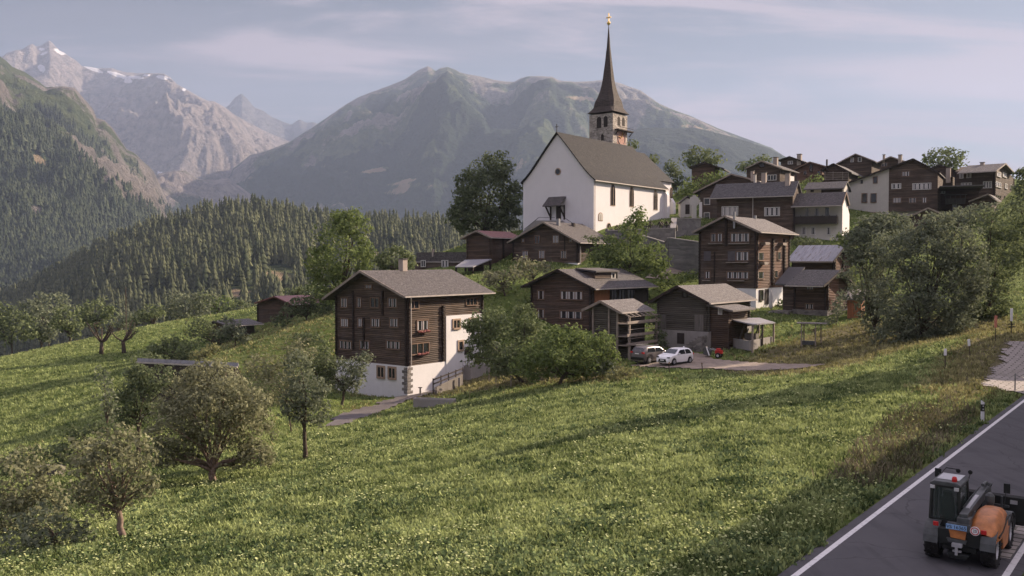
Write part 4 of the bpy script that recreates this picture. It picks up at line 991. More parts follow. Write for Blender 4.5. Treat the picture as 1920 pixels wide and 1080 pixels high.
# spire: square at the foot turning into an octagon
cxx, cyy = tx - tw / 2, ty + tl / 2; tyd = (h.o + h.ex * cxx + h.ey * cyy)[1]
k_ = F / tyd
rows = [(214, 313 / 2), (210, 142), (203, 120), (191.5, 100), (182, 84), (171, 67), (160, 55), (150, 46), (130, 35), (113.7, 26), (100, 20), (87.8, 14), (62, 6.5), (47, 2)]
m = MB(); n0 = 0; wid0 = (abs(math.cos(h.a)) + abs(math.sin(h.a)))
for i, (py, hw) in enumerate(rows):
    zz_ = 0
    c, d = h._loc(1142, py); t = (cyy - c[1]) / d[1]; zz_ = (c + d * t)[2]
    r_ = hw / 3.857 / k_ / (wid0 if i < 3 else 1.25); cut = min(0.42, 0.04 + 0.09 * i)
    rg = []
    for (sx, sy) in ((1, 1), (-1, 1), (-1, -1), (1, -1)):
        A_, B_ = (sx, sy * (1 - cut)), (sx * (1 - cut), sy)
        rg += [A_, B_] if sx * sy > 0 else [B_, A_]
    for (u, v_) in rg: m.v.append((cxx + u * r_, cyy + v_ * r_, zz_))
    if i:
        b0 = (i - 1) * 8
        for j in range(8):
            jj = (j + 1) % 8; m.f.append([b0 + j, b0 + jj, b0 + 8 + jj, b0 + 8 + j])
            w0 = 0.8; m.uv += [(j * 1.1, i * 1.6), (j * 1.1 + 1.1, i * 1.6), (j * 1.1 + 1.1, i * 1.6 + 1.6), (j * 1.1, i * 1.6 + 1.6)]
m.f.append(list(range(7, -1, -1))); m.uv += [(0, 0)] * 8
sp_o = m.build('spire', MT['spire'], h.root)
zt1 = m.v[-1][2]
one('spire_cross', MT['gold'], sp_o, lambda m: (m.lathe([(0.01, -.1), (.28, .15), (.38, .4), (.28, .65), (.05, .8)], 12, Matrix.Translation((cxx, cyy, zt1))), m.box(cxx - .07, cxx + .07, cyy - .05, cyy + .05, zt1 + .7, zt1 + 2.3), m.box(cxx - .5, cxx + .5, cyy - .05, cyy + .05, zt1 + 1.35, zt1 + 1.6), m.lathe([(.01, 1.25), (.2, 1.47), (.01, 1.7)], 8, Matrix.Translation((cxx, cyy, zt1)))))

# --- log house below the church
h = House('log_house', 'broad dark log house with white cellar strip, directly below the church door', 1083, 505, 138)
h.lw(962, 470, L=9); h.roof((951, 454), (1018, 415.5), (1087, 454), None, MT['slate'], og=0.9, Lr=10.2); h.bargeboard()
zb = h.front(1083, 493)[1]; h.walls('wood_dark', z0=zb); h.base(zb, 'plaster', pr=0.04); h.corners(zb); h.logpx('f', 1059, 440, 470, w=.16, pr=.15)
for w in ((1003, 442.5, 1012, 456), (1037, 441.5, 1047.5, 455.5), (980, 471, 990, 484.5), (1011, 470, 1021, 484.5), (1052, 470.5, 1062, 484.5)): h.win('f', *w, 2, 'wood', 0.8)
h.win('f', 979, 448, 983, 454, 1, 'wood', 0.6); h.win('f', 1068, 448, 1072, 454, 1, 'wood', 0.6)
h.chimney(1047, 410, h.ridge_dist(1047) - 2, 0.45, 2.0, 'metal', False); h.chimney(1075, 418, h.ridge_dist(1075) - 2, 0.5, 2.0, 'beam', False)
one('downpipe', MT['gutter'], h.root, lambda m: m.tube([(0.3, 0.3, h.zroof(0) - 0.9), (0.3, 0.3, -1)], 0.09, 6))
# --- red-roofed granary
h = House('granary', 'small log granary with dull red roof, left of the house below the church', 920, 493, 145, cat='barn')
h.lw(876, 470, L=7.2); h.roof((862.8, 446.7), (892.6, 432), (920, 444.5), None, MT['roof_red'], og=0.7, Lr=8.0); h.bargeboard('beam_light'); h.walls('wood_mid', z0=0.0); h.base(0.0, 'wood_dark', pr=-0.15, z0=-4)
h.corners(0, mat='wood_mid', pr=.35); h.logs('s', 3.2, 0, h.zroof(0), mat='beam', w=.3)
h = House('lean_to', 'open lean-to with pale sheet roof below the red-roofed granary', 888, 530, 136, cat='shed')
h.W = 5; h.L = 4
A = [np.array(P(*p)) - h.o for p in ((853, 500, 134), (887, 500, 133), (922, 485.5, 140), (872, 487, 141))]
A = [(p @ h.ex, p @ h.ey, p[2]) for p in A]
m = MB(); m.poly(A, [(0, 0), (3, 0), (3, 4), (0, 4)]); Bq = [(p[0], p[1], p[2] - .14) for p in A]; m.poly(Bq[::-1])
for k in range(4): m.poly([A[(k + 1) % 4], A[k], Bq[k], Bq[(k + 1) % 4]])
m.build('roof', MT['roof_plain'], h.root)
for k, p in enumerate(A): one('post', MT['beam'], h.root, lambda m: m.bar((p[0] * .93 - .2, p[1] * .93 + .2, -3), (p[0] * .93 - .2, p[1] * .93 + .2, p[2] - .05), .22))
one('back_wall', MT['wood_dark'], h.root, lambda m: m.box(A[3][0] + .4, A[2][0] - .4, A[3][1] + .2, A[3][1] + .4, -3, A[3][2] - .2))

# --- brown house with dormer, centre
h = House('log_house', 'brown two-storey log house with long dormered roof above the leafy trees in the centre', 1108, 628, 112)
h.lw(996, 570, 1214, 545); h.roof((977, 537), (1045, 504.5), (1115.5, 541), None, MT['slate'], og=1.0, Lr=h.L + 0.5, split=h.side(1160, 540, 0.6)[0], mat2=MT['slate_dark']); h.bargeboard('beam')
h.walls('wood_mid', z0=-3); h.corners(0.2)
sp0 = h.side(1112, 560)[0]; sp1 = h.side(1142, 560)[0]
one('plank_cladding', MT['plank_orange'], h.root, lambda m: m.box(0.0, 0.07, sp0 + .3, sp1, 0.0, h.zroof(0) - .1))
one('glazed_porch', MT['plank_dark'], h.root, lambda m: m.box(0.0, 0.09, sp1 + .02, h.L, 0.0, h.zroof(0) - .1))
for i, (x0, x1) in enumerate(((1146, 1156), (1160, 1171), (1176, 1188))): h.win('s', x0, 544, x1, 562, 2, 'dark', 0.0, off=.09)
h.win('f', 1009, 545, 1020, 561, 1, 'wood', 0.5); h.win('f', 1052, 546, 1092, 562, 3, 'wood', 0.55); h.win('f', 1009, 580, 1020, 596, 1, 'wood', 0.5); h.win('f', 1051, 583, 1091, 598, 3, 'wood', 0.5)
one('rafter_ends', MT['beam_light'], h.root, lambda m: [m.bar((0.0, y, h.zroof(0) - .02), (0.95, y, h.zroof(0.95) - .02), .13) for y in np.arange(0.3, h.L, 0.95)])
# dormer
dy = h.side(1150, 515, -1.6)[0]; dz = h.zroof(-1.6); r_ = h.prof[1][0]
zt_ = h.side(1150, 510, -1.4)[1]
one('dormer', MT['wood_dark'], h.root, lambda m: m.box(r_ * .8, -1.4, dy - 4.8, dy + .3, dz - .2, zt_)); one('dormer_front', MT['cream'], h.root, lambda m: m.box(-1.4, -1.36, dy - .9, dy + .2, dz - .1, zt_ - .05)); one('dormer_window', MT['glass'], h.root, lambda m: m.box(-1.36, -1.34, dy - .6, dy - .1, dz + .2, zt_ - .25)); one('dormer_roof', MT['slate'], h.root, lambda m: m.prism([(r_ * .95, zt_ + .35), (-1.0, zt_), (-1.0, zt_ + .2), (r_ * .95, zt_ + .55)], dy - 5.1, dy + .6, 'y'))
h.chimney(1155.5, 509, h.dist(-1.2, dy + .8), 0.3, 1.6, 'iron', False)

# --- granary with open galleries
h = House('gallery_granary', 'log granary with three open timber galleries on its right side, beside the parked cars', 1160.5, 657, 92, cat='barn')
h.W = -h.front(1109, 620)[0]; h.L = h.side(1209, 620)[0]
h.roof((1091, 580.5), (1126, 563.5), (1164.5, 585), None, MT['slate_light'], og=0.6, Lr=h.L + 0.8); h.bargeboard('beam_light')
h.W -= .2; h.walls('wood_grey', z0=-3)
go = 1.25
for py in (604.8, 628.5, 645.5):
    z = h.side(1180, py, go)[1]
    g_ = one('gallery', MT['beam_light'], h.root, lambda m: (m.box(0, go, -0.2, h.L + .9, z - .22, z - .12), m.bar((go, -0.5, z - .02), (go, h.L + 1.1, z - .02), .13, .26), m.bar((go, -0.3, z + .55), (go, h.L + .9, z + .55), .05, .05)))
for y in (0.1, h.L + .4): one('gallery_post', MT['beam_light'], h.root, lambda m: m.bar((go - .1, y, -2.0), (go - .1, y, h.zroof(go - .1)), .2))
for x in (-h.W + .1, -h.W * .35, -.1): one('gallery_post', MT['beam_light'], h.root, lambda m: m.bar((x, -.16, -2), (x, -.16, h.zroof(x) - .05), .17))
one('rafter_ends', MT['beam_light'], h.root, lambda m: [m.bar((0.0, y, h.zroof(0) + .0), (go + .1, y, h.zroof(go + .1) + .0), .13) for y in np.arange(0.0, h.L + .6, 1.0)])

# --- grey barn with annex
h = House('barn', 'large weathered grey log barn on a stone base with outside steps, behind the white car', 1326, 655, 95, cat='barn')
h.lw(1232.5, 600, 1400, 600); h.roof((1215, 566), (1268.8, 535.5), (1330, 567.5), None, MT['slate_light'], og=0.9, Lr=h.side(1361, 537.5, h.front(1268.8, 535, -.9)[0])[0]); h.L = h.q[1] - .6; h.bargeboard('beam')
zb = h.front(1326, 622)[1]; h.walls('wood_grey', z0=zb); h.base(zb, 'concrete', pr=.25, z0=-3); h.corners(zb, mat='wood_grey')
def barn_door(x0, y0, x1, y1, mat='plank_dark', nm='barn_door'):
    a0, z1 = h.front(x0, y0); a1, z0 = h.front(x1, y1)
    o = one(nm, MT[mat], h.root, lambda m: m.box(a0, a1, -.09, 0, z0, z1)); return o
barn_door(1237, 590, 1249, 620, 'plank_grey'); barn_door(1303, 590, 1320, 621, 'plank_grey'); h.win('f', 1281, 548, 1288, 556, 1, 'dark', 0)
a0, z1 = h.front(1270, 624, -.25); a1, z0 = h.front(1283, 645, -.25)
one('cellar_door', MT['beam'], h.root, lambda m: m.box(a0, a1, -.31, -.25, z0, z1))
one('stone_steps', MT['stone'], h.root, lambda m: [m.box(h.front(1289, 650)[0] + i * .32, h.front(1289, 650)[0] + i * .32 + .45, -1.5, -.26, -2, .15 + i * .22) for i in range(7)])
# annex on the right
ax1 = h.front(1366, 600, 0.4)[0]
za = h.side(1372, 581, ax1 + .5)[1]; zb2 = h.side(1347, 569, 0)[1]
an = one('annex', MT['wood_mid'], h.root, lambda m: m.prism([(0.0, -2.5), (ax1, -2.5), (ax1, za - .15), (0, zb2 - .25)], .4, 5.2, 'y'))
m = MB(); A = [(0.0, -.1, zb2), (ax1 + .7, -.1, za - .05), (ax1 + .7, 5.8, za - .05), (0.0, 5.8, zb2)]; m.poly(A, [(0, 3), (0, 0), (6, 0), (6, 3)]); Bq = [(p[0], p[1], p[2] - .16) for p in A]; m.poly(Bq[::-1])
for k in range(4): m.poly([A[(k + 1) % 4], A[k], Bq[k], Bq[(k + 1) % 4]])
m.build('annex_roof', MT['slate_light'], h.root)
a0, z1 = h.front(1347, 577, .4); a1, z0 = h.front(1354.5, 590, .4)
one('annex_window', MT['frame_white'], h.root, lambda m: (m.box(a0, a1, .28, .4, z0, z0 + .09), m.box(a0, a1, .28, .4, z1 - .09, z1), m.box(a0, a0 + .09, .28, .4, z0 + .09, z1 - .09), m.box(a1 - .09, a1, .28, .4, z0 + .09, z1 - .09), m.box((a0 + a1) / 2 - .04, (a0 + a1) / 2 + .04, .28, .4, z0 + .09, z1 - .09)))
h2 = House('lean_to', 'open-fronted wood store with sheet roof on posts, right of the grey barn', 1409, 650, 93, cat='shed'); h = h2
A = [np.array(P(*p)) - h.o for p in ((1364, 597, 95.5), (1411, 608, 91.5), (1454, 604.5, 97), (1424, 595.5, 101))]
A = [(p @ h.ex, p @ h.ey, p[2]) for p in A]
m = MB(); m.poly(A, [(0, 0), (4, 0), (4, 4), (0, 4)]); Bq = [(p[0], p[1], p[2] - .12) for p in A]; m.poly(Bq[::-1])
for k in range(4): m.poly([A[(k + 1) % 4], A[k], Bq[k], Bq[(k + 1) % 4]])
m.build('roof', MT['roof_plain'], h.root)
cxm = sum(p[0] for p in A) / 4; cym = sum(p[1] for p in A) / 4
for p in A: one('post', MT['beam_light'], h.root, lambda m: m.bar((p[0] * .92 + cxm * .08, p[1] * .92 + cym * .08, -3), (p[0] * .92 + cxm * .08, p[1] * .92 + cym * .08, p[2] - .05), .17))
p, q = A[1], A[2]; one('post', MT['beam'], h.root, lambda m: m.bar(((p[0] + q[0]) / 2 - .2, (p[1] + q[1]) / 2, -3), ((p[0] + q[0]) / 2 - .2, (p[1] + q[1]) / 2, (p[2] + q[2]) / 2 - .05), .15))
one('low_wall', MT['concrete'], h.root, lambda m: (m.bar((A[0][0] + .3, A[0][1] + .2, .2), (A[1][0] - .4, A[1][1] + .3, .2), .2, 1.0), m.bar((A[1][0] - .4, A[1][1] + .3, .2), (A[2][0] - .4, A[2][1], .2), .2, 1.0)))
one('stored_wood', MT['plank_grey'], h.root, lambda m: [m.bar((A[0][0] + .8 + i * .5, A[0][1] + 1 + i * .1, 0), (A[0][0] + 1.2 + i * .55, A[0][1] + 1.4, 2.0 - .3 * (i % 3)), .12) for i in range(5)] + [m.box(A[0][0] + 1.5, A[0][0] + 2.8, A[0][1] + .9, A[0][1] + 1.7, 0.3, 1.2)])
# --- tall log house
h = House('log_house', 'tall three-storey log house with pale grey roof and sunlit brown side wall', 1417.5, 572, 118)
h.lw(1310.5, 500, 1479, 500); h.roof((1297.5, 435), (1358.8, 404), (1425, 434), (1433.8, 412.5), MT['slate_light'], og=0.9); h.bargeboard()
zb = h.front(1417, 541)[1]; h.walls('wood_dark', z0=zb); h.base(zb, 'plaster', pr=-0.02)
one('sun_tinted_side_wall', MT['wood_red'], h.root, lambda m: m.box(0.0, 0.05, 0.0, h.L - .02, zb + .02, h.zroof(0) - .03))  # redder, lighter logs paint sunlight into the side wall colour
h.corners(zb); h.logpx('f', 1362, 412, 462, w=.3); h.logpx('f', 1340, 472, 530, w=.16, pr=.15); h.logpx('s', 1447.5, 447, 535, w=.4, pr=.35); h.logpx('s', 1469, 447, 535, w=.4, pr=.35)
h.win('f', 1334, 439, 1342, 453, 1, 'wood', .4); h.win('f', 1346, 438, 1354, 453, 1, 'wood', .8); h.win('f', 1371, 438, 1405, 453, 3, 'wood', .8)
h.win('f', 1381, 472.5, 1403.5, 488.5, 2, 'wood', .85); h.shut('f', 1320, 471, 1333, 489); h.shut('f', 1365, 471, 1379, 489)
h.win('f', 1323, 509, 1331, 522, 1, 'wood', .8); h.win('f', 1364, 510, 1403, 522.5, 4, 'wood', .8)
for x0, x1, y in ((1330, 1356, 457), (1368, 1406, 457), (1363, 1404, 492), (1366, 1396, 526), (1319, 1332, 526)):
    a, z = h.front(x0, y); b2, _ = h.front(x1, y); one('window_shelf', MT['beam_light'], h.root, lambda m: m.box(a, b2, -.4, 0, z - .06, z + .06))
for w in ((1421.5, 474, 1431, 487.5), (1457.5, 473, 1463, 486.5), (1421, 510, 1431, 522), (1452, 508, 1457, 520)): h.win('s', *w, 1, 'wood', .2, off=.05)
for x, y in ((1429, 457), (1462, 458), (1427, 494)):
    a, z = h.side(x, y); one('balcony_bracket', MT['beam_light'], h.root, lambda m: m.prism([(a - .6, z - .15), (a + .6, z - .15), (a + .75, z + .2), (a - .75, z + .2)], .05, .75, 'x'))
h.win('s', 1424, 545, 1430, 562, 1, 'dark', 0, off=0.0)
a, z1 = h.side(1434, 542, 0); b2, z0 = h.side(1441, 570, 0); one('door', MT['beam'], h.root, lambda m: m.box(-.02, .04, a, b2, z0, z1))
h.chimney(1377, 397, h.ridge_dist(1377) - 3, .25, 2.2, 'metal', False); h.chimney(1416, 404, h.ridge_dist(1412), .3, 2.0, 'metal', False)
one('side_shed', MT['wood_grey'], h.root, lambda m: m.prism([(0.4, -1), (2.6, -1), (2.6, 4.6), (1.7, 5.9), (.4, 4.6)], .05, 2.2, 'x')) if False else None
# --- barn with rusty sheet roof
h = House('barn', 'log barn with rust-streaked pale sheet roof behind the low-roofed hut', 1563.5, 540, 132, a=43, cat='barn')
h.lw(1485, 510, 1597, 510); h.roof((1562, 489.5), (1585.8, 459), (1606, 494), (1498, 459.5), MT['roof_metal'], og=.8, kind='x'); h.walls('wood_mid', z0=-3); h.bargeboard('beam')
one('sun_tinted_side_wall', MT['wood_red'], h.root, lambda m: m.box(0, .05, 0, h.L * .72, 0, h.zroof(0) - .1)); h.logs('s', h.L * .45, 0, h.zroof(h.L * .45), w=.3, pr=.3); h.corners(0)  # reddish log slab paints the sunlit stretch of the side wall
# --- hut on stone base
h = House('log_hut', 'low log hut on a rubble stone base in front of the rusty-roofed barn', 1549.6, 606, 112, a=44, cat='hut')
h.lw(1488.5, 570, 1592, 570); h.roof((1543.5, 535.5), (1577, 506), (1606, 536), (1507, 502), MT['slate_dark'], og=.9, kind='x'); h.bargeboard('beam')
zb = h.front(1549, 582)[1]; h.walls('wood_mid', z0=zb); h.base(zb, 'stone', pr=.12, z0=-3); h.corners(zb)
h.win('f', 1513, 533, 1525, 543, 2, 'wood', .8); h.win('f', 1511, 570, 1525, 579.5, 2, 'wood', .8); one('sun_tinted_side_wall', MT['wood_red'], h.root, lambda m: m.box(0, .05, 0, h.L * .5, zb, h.zroof(0) - .1))  # reddish slab on the near half paints sunlight on the side wall
xl = h.front(1462, 560)[0]; z_ = h.front(1470, 527)[1]
one('annex', MT['wood_dark'], h.root, lambda m: m.box(xl, -h.W - .01, .8, 5, -3, z_ - .3))
one('annex_roof', MT['slate_dark'], h.root, lambda m: m.prism([(-.2, z_ - .55), (3.6, z_ + 1.6), (3.6, z_ + 1.8), (-.2, z_ - .35)], xl - .6, -h.W - .3, 'x'))
one('stone_terrace', MT['stone'], h.root, lambda m: m.box(xl - .5, -h.W - .1, -1.2, .7, -3, zb - .2))
h = House('shed', 'tiny orange-brown plank shed with stone-weighted roof beside the low-roofed hut', 1589, 584, 108, a=38, cat='shed')
h.W = 3.2; h.L = 3.0; h.a = R(38)
h = House('tool_shed', '', 1614, 584, 108, a=12, cat='shed') if False else h
h.roof((1575, 561), (1590, 545), None, None, MT['slate_light'], og=.4, Lr=3.6, gutter=False) if False else None
bpy.data.objects.remove(h.root)
h = House('plank_shed', 'tiny orange-brown plank shed with stone-weighted tile roof beside the low-roofed hut', 1615, 584, 108, a=30, cat='shed')
h.lw(1589, 572, L=2.6); h.roof((1620.5, 560.5), (1601, 544.5), None, (1584, 544.5), MT['slate_light'], og=.4, kind='x', gutter=False); h.prof = ((-.4, h.front(1600, 560.5)[1]), (1.3, h.front(1600, 551)[1]), (3.0, h.front(1600, 558)[1]))
[bpy.data.objects.remove(c) for c in list(h.root.children)]
m = MB(); zf = h.front(1600, 561, -.4)[1]; x0, x1 = -h.W - .5, .45
A = [(x0, -.5, zf), (x1, -.5, zf), (x1, 2.9, zf + 1.15), (x0, 2.9, zf + 1.15)]; m.poly(A, [(0, 0), (3, 0), (3, 3.5), (0, 3.5)]); Bq = [(p[0], p[1], p[2] - .12) for p in A]; m.poly(Bq[::-1])
for k in range(4): m.poly([A[(k + 1) % 4], A[k], Bq[k], Bq[(k + 1) % 4]])
m.build('roof', MT['slate_light'], h.root)
one('wall', MT['plank_orange'], h.root, lambda m: m.prism([(0, -1), (2.6, -1), (2.6, zf + .95), (0, zf + .03)], -h.W, 0, 'x'))
one('roof_stones', MT['stone'], h.root, lambda m: [m.box(x0 + .4 + i * .75, x0 + .6 + i * .75, -.2 + j, .0 + j, zf + .12 + j * .34, zf + .26 + j * .34) for i in range(4) for j in (0, 1.1, 2.2)])
# --- wide dark house and the houses of the upper village
h = House('log_house', 'wide dark log house with long grey roof and two chimneys, above the tall three-storey house', 1486, 444, 150, a=28)
h.lw(1344, 400, L=10); h.roof((1488.5, 366), (1498, 339), None, (1343, 339.4), MT['slate_dark'], og=.35, kind='x'); h.walls('wood_dark', z0=-3)
h.win('f', 1354.5, 388.5, 1383, 403, 3, 'white', .9); h.win('f', 1434.5, 390, 1461, 403.5, 3, 'white', .9)
one('downpipe', MT['gutter'], h.root, lambda m: m.tube([(h.front(1412, 370)[0], -.12, h.front(1412, 370)[1]), (h.front(1412, 370)[0], -.12, -1)], .08, 6))
h.chimney(1432.5, 324, h.ridge_dist(1432), .75, 2.2); h.chimney(1477, 325, h.ridge_dist(1477) - 1, .75, 3)
h = House('log_house', 'dark log house with a white strip behind the left end of the wide dark house', 1420, 425, 162, a=32)
h.lw(1312, 400, L=10); h.roof((1299.8, 361), (1371, 325.5), (1423, 339), None, MT['slate_dark'], og=.8, Lr=11); h.bargeboard(); h.walls('wood_dark', z0=-3)
h.win('f', 1321, 372.5, 1330.5, 383, 1, 'white', .8); h.win('f', 1321, 399.5, 1330, 410.5, 1, 'white', .8)
a, z1 = h.front(1311.5, 379); b2, z0 = h.front(1316.5, 408); one('white_pier', MT['plaster'], h.root, lambda m: m.box(a, b2, -.15, .1, z0 - 1, z1))
h.chimney(1411, 321, 160, .5, 1.8); h.chimney(1415.5, 327, 159, .4, 1.8, 'cream')
h = House('plastered_house', 'cream plastered house with grey roof and long dark balcony, right of the wide dark house', 1578.5, 444, 148, a=30)
h.lw(1487, 410, 1592, 410); h.roof((1578.5, 384), (1586.5, 359.5), (1592.5, 384), (1493, 360.5), MT['slate'], og=.35, kind='x'); h.walls('cream', z0=-3); h.bargeboard('frame')
one('sun_tinted_side_wall', MT['church'], h.root, lambda m: m.prism([(0, -3), (h.L, -3), (h.L, h.zroof(h.L) - .05), (h.prof[1][0], h.zroof(h.prof[1][0]) - .05), (0, h.zroof(0) - .05)], 0, .05, 'x'))  # whiter plaster puts sunlight into the colour of the side gable
for w in ((1510, 390, 1517, 405), (1528, 390.5, 1535, 404.5), (1547.5, 389, 1554.5, 405), (1504, 426.5, 1511, 439), (1521.5, 427, 1528.5, 439), (1550.5, 427, 1557, 439)): h.win('f', *w, 1, 'white', .55)
a, z1 = h.front(1488, 406, -1.2); b2, z0 = h.front(1569, 417.5, -1.2)
one('balcony', MT['plank_dark'], h.root, lambda m: (m.box(a, b2, -1.25, -1.2, z0, z1), m.box(a, b2, -1.2, -.02, z0 - .15, z0), m.box(b2 - .05, b2, -1.2, -.02, z0, z1), [m.bar((x, -1.2, z0 - .05), (x, -1.2, z1 + .15), .1) for x in np.linspace(a, b2, 7)]))
h = House('log_and_plaster_house', 'large house with white plastered left half and black log right half under one broad gable', 1757, 437, 165, a=30)
h.lw(1588.5, 400, L=11); h.roof((1583.4, 344), (1712, 297), (1762, 323), None, MT['slate_dark'], og=.7, Lr=12, gutter=False); h.bargeboard('beam')
xm_ = h.front(1666.5, 350)[0]; zo = h.front(1700, 396)[1]
h.walls('wood_dark', z0=zo, p0=xm_, name='log_wall'); h.walls('cream', z0=-4, p1=xm_ - .01, name='plastered_wall'); one('cellar_wall', MT['cream'], h.root, lambda m: m.box(xm_, -.5, .8, h.L, -4, zo - .01))
for w, n in (((1672.5, 345.5, 1688.5, 353), 2), ((1712, 345, 1745, 354), 4), ((1705, 371, 1717, 380), 2), ((1730, 370.5, 1737, 380), 1), ((1675, 371, 1689, 380), 2), ((1692, 322, 1705, 330), 2)): h.win('f', *w, n, 'white' if w[1] < 360 and w[1] > 340 else 'wood', .7)
for w in ((1638, 332, 1644.5, 343), (1616.5, 363.5, 1625, 379), (1633.5, 363.5, 1642.5, 379), (1611, 398.5, 1619, 406), (1635, 399, 1641, 408), (1645, 399, 1650, 409)): h.win('f', *w, 1, 'wood', 0)
h.win('f', 1615, 339, 1617, 343, 1, 'dark', 0)
h = House('log_house', 'dark log house at the far right, pale-framed windows on two sides', 1864.7, 388, 175, a=40)
h.lw(1790, 350, 1901, 350); h.roof((1867.5, 320), (1885.5, 306), (1903, 325), (1815, 311), MT['slate_light'], og=.8, kind='x'); h.bargeboard(); h.walls('wood_dark', z0=-3); h.corners(0, pr=.15)
for w, n in (((1803, 344, 1821, 352.5), 3), ((1844.5, 341.5, 1858.5, 351.5), 3), ((1800, 326, 1805.5, 333.5), 1), ((1813.5, 325, 1820, 332.5), 1)): h.win('f', *w, n, 'white', .75)
for w, n in (((1866.5, 341, 1876.5, 352), 3), ((1884, 345, 1888, 354), 1), ((1894, 347, 1898.5, 355), 1), ((1869, 322.5, 1876, 332), 1), ((1880, 324, 1886.5, 333), 1)): h.win('s', *w, n, 'white', .75)
for w, n in (((1868, 366, 1876, 372), 2), ((1883, 368, 1888, 374), 1)): h.win('s', *w, n, 'dark', 0)
h.chimney(1842, 305, h.ridge_dist(1842), .7, 2)
def smallhouse(label, cx, yb, Y, left, e1, rg, e2, L=9, a=34, wall='wood_dark', roof='slate_dark', name='log_house', og=.7, group=None, bb='beam'):
    h = House(name, label, cx, yb, Y, a=a, cat='house', group=group); h.lw(left, (yb + rg[1]) / 2, L=L); h.roof(e1, rg, e2, None, MT[roof], og=og, Lr=L + .8, gutter=False); h.bargeboard(bb); h.walls(wall, z0=-4); return h
h = smallhouse('dark log house with a pale chimney and sunlit right wall, above the two-chimneyed roof', 1462, 340, 183, 1400, (1396.5, 315.5), (1427.6, 301), (1466.5, 315.5), a=36, bb='beam_light', roof='slate'); h.chimney(1454.6, 295.5, 188, .8, 2.5); one('painted_sun_panel', MT['church'], h.root, lambda m: m.box(.0, .05, 5.0, 8.5, -2, 1.6)); h.win('f', 1440, 329, 1455, 337, 3, 'white', .5); h.win('f', 1425, 307, 1433, 313, 2, 'dark', 0)  # white panel paints sunlight onto the right wall
h = smallhouse('black gabled log house with a broad chimney, highest roof left of the drying-rack barn', 1508, 330, 205, 1464, (1458, 300.5), (1480.4, 292.8), (1515.6, 306), L=8); h.chimney(1499, 289.5, 206, .9, 2.5); h.win('f', 1478, 303, 1486, 307, 2, 'white', .6)
h = smallhouse('mid-brown gabled house between the black gable and the drying-rack barn', 1541, 345, 196, 1494, (1488, 317), (1518.5, 303), (1549, 311.5), wall='wood_red', bb='frame'); h.win('f', 1519, 310, 1523, 321, 1, 'dark', 0); h.win('f', 1507, 321, 1512, 328, 1, 'wood', .2); h.win('f', 1533, 321, 1538, 328, 1, 'wood', .2)
h = smallhouse('dark barn hung with pale horizontal drying racks under its gable', 1590, 350, 190, 1545, (1538, 318.5), (1562.8, 306), (1597, 324), bb='beam'); h.root['category'] = 'barn'
one('drying_rack', MT['beam_light'], h.root, lambda m: ([m.bar((h.front(1546, y, -.5)[0], -.5, h.front(1546, y, -.5)[1]), (h.front(1592, y, -.5)[0], -.5, h.front(1592, y, -.5)[1]), .14) for y in (324, 328, 332, 336)], [m.bar((h.front(x, 322, -.4)[0], -.4, h.front(x, 322)[1]), (h.front(x, 322, -.4)[0], -.4, h.front(x, 338)[1]), .12) for x in (1547, 1562, 1580, 1591)]))
h.chimney(1550.5, 299, 192, .3, 2.8, 'beam', False)
h = smallhouse('black gabled house with two grey gable windows, on the skyline behind the drying-rack barn', 1634, 330, 206, 1573, (1568, 306.5), (1604, 287.8), (1641, 302), bb='beam_light'); h.win('f', 1595.5, 296.5, 1600, 303, 1, 'white', .9); h.win('f', 1609.5, 296, 1615, 302.5, 1, 'white', .4)
h = smallhouse('small dark two-chimneyed gable just left of the broad black and white gable', 1688, 330, 197, 1650, (1643.4, 305), (1669.7, 293), (1697, 302), L=8, bb='beam_light'); h.chimney(1657.5, 290.5, 199, .45, 2); h.chimney(1688, 290.8, 196, .7, 3.5); h.win('f', 1653, 306, 1663, 312, 2, 'cream' if False else 'wood', .3)
h = smallhouse('dark log house with pale chimney, right of the broad black and white gable', 1786, 370, 186, 1752, (1741, 316), (1761.6, 308), (1793, 320), L=8); h.chimney(1778.4, 315, 184, .8, 3)
one('lower_roof', MT['slate_light'], h.root, lambda m: m.prism([(h.front(1759, 331, -1)[0], h.front(1759, 328)[1]), (h.front(1793, 331, -1)[0], h.front(1793, 332)[1]), (h.front(1793, 331)[0], h.front(1793, 331)[1] - .2), (h.front(1759, 331)[0], h.front(1759, 328)[1] - .2)], -2.2, -.05, 'y'))
h = smallhouse('small flat-gabled dark hut among bushes behind the church choir', 1339.6, 335, 196, 1297, (1292, 313.5), (1320, 304), (1358, 316), L=7, a=22, wall='wood_mid', name='log_hut'); h.root['category'] = 'hut'
h = House('log_house', 'low dark wing with a pale balcony between the broad gable and the far right house', 1835, 392, 168, a=24); h.lw(1759, 360, L=6); h.roof((1837, 357), (1842, 350), None, (1760, 350), MT['slate_dark'], og=.3, kind='x', gutter=False); h.walls('wood_mid', z0=-3)
a, z1 = h.front(1773, 366, -1); b2, z0 = h.front(1810, 379, -1); one('balcony', MT['plank_grey'], h.root, lambda m: (m.box(a, b2, -1.05, -1, z0 - .2, z0 + .75), m.box(a, b2, -1, 0, z0 - .3, z0 - .2), m.box(a - .3, b2 + .3, -1.2, 0, z1, z1 + .1), [m.bar((x, -1, z0), (x, -1, z1), .1) for x in np.linspace(a, b2, 5)])); h.win('f', 1787, 384, 1793, 392, 1, 'white', .6)
h.win('f', 1762, 348 + 6, 1771, 362, 2, 'white', .7)
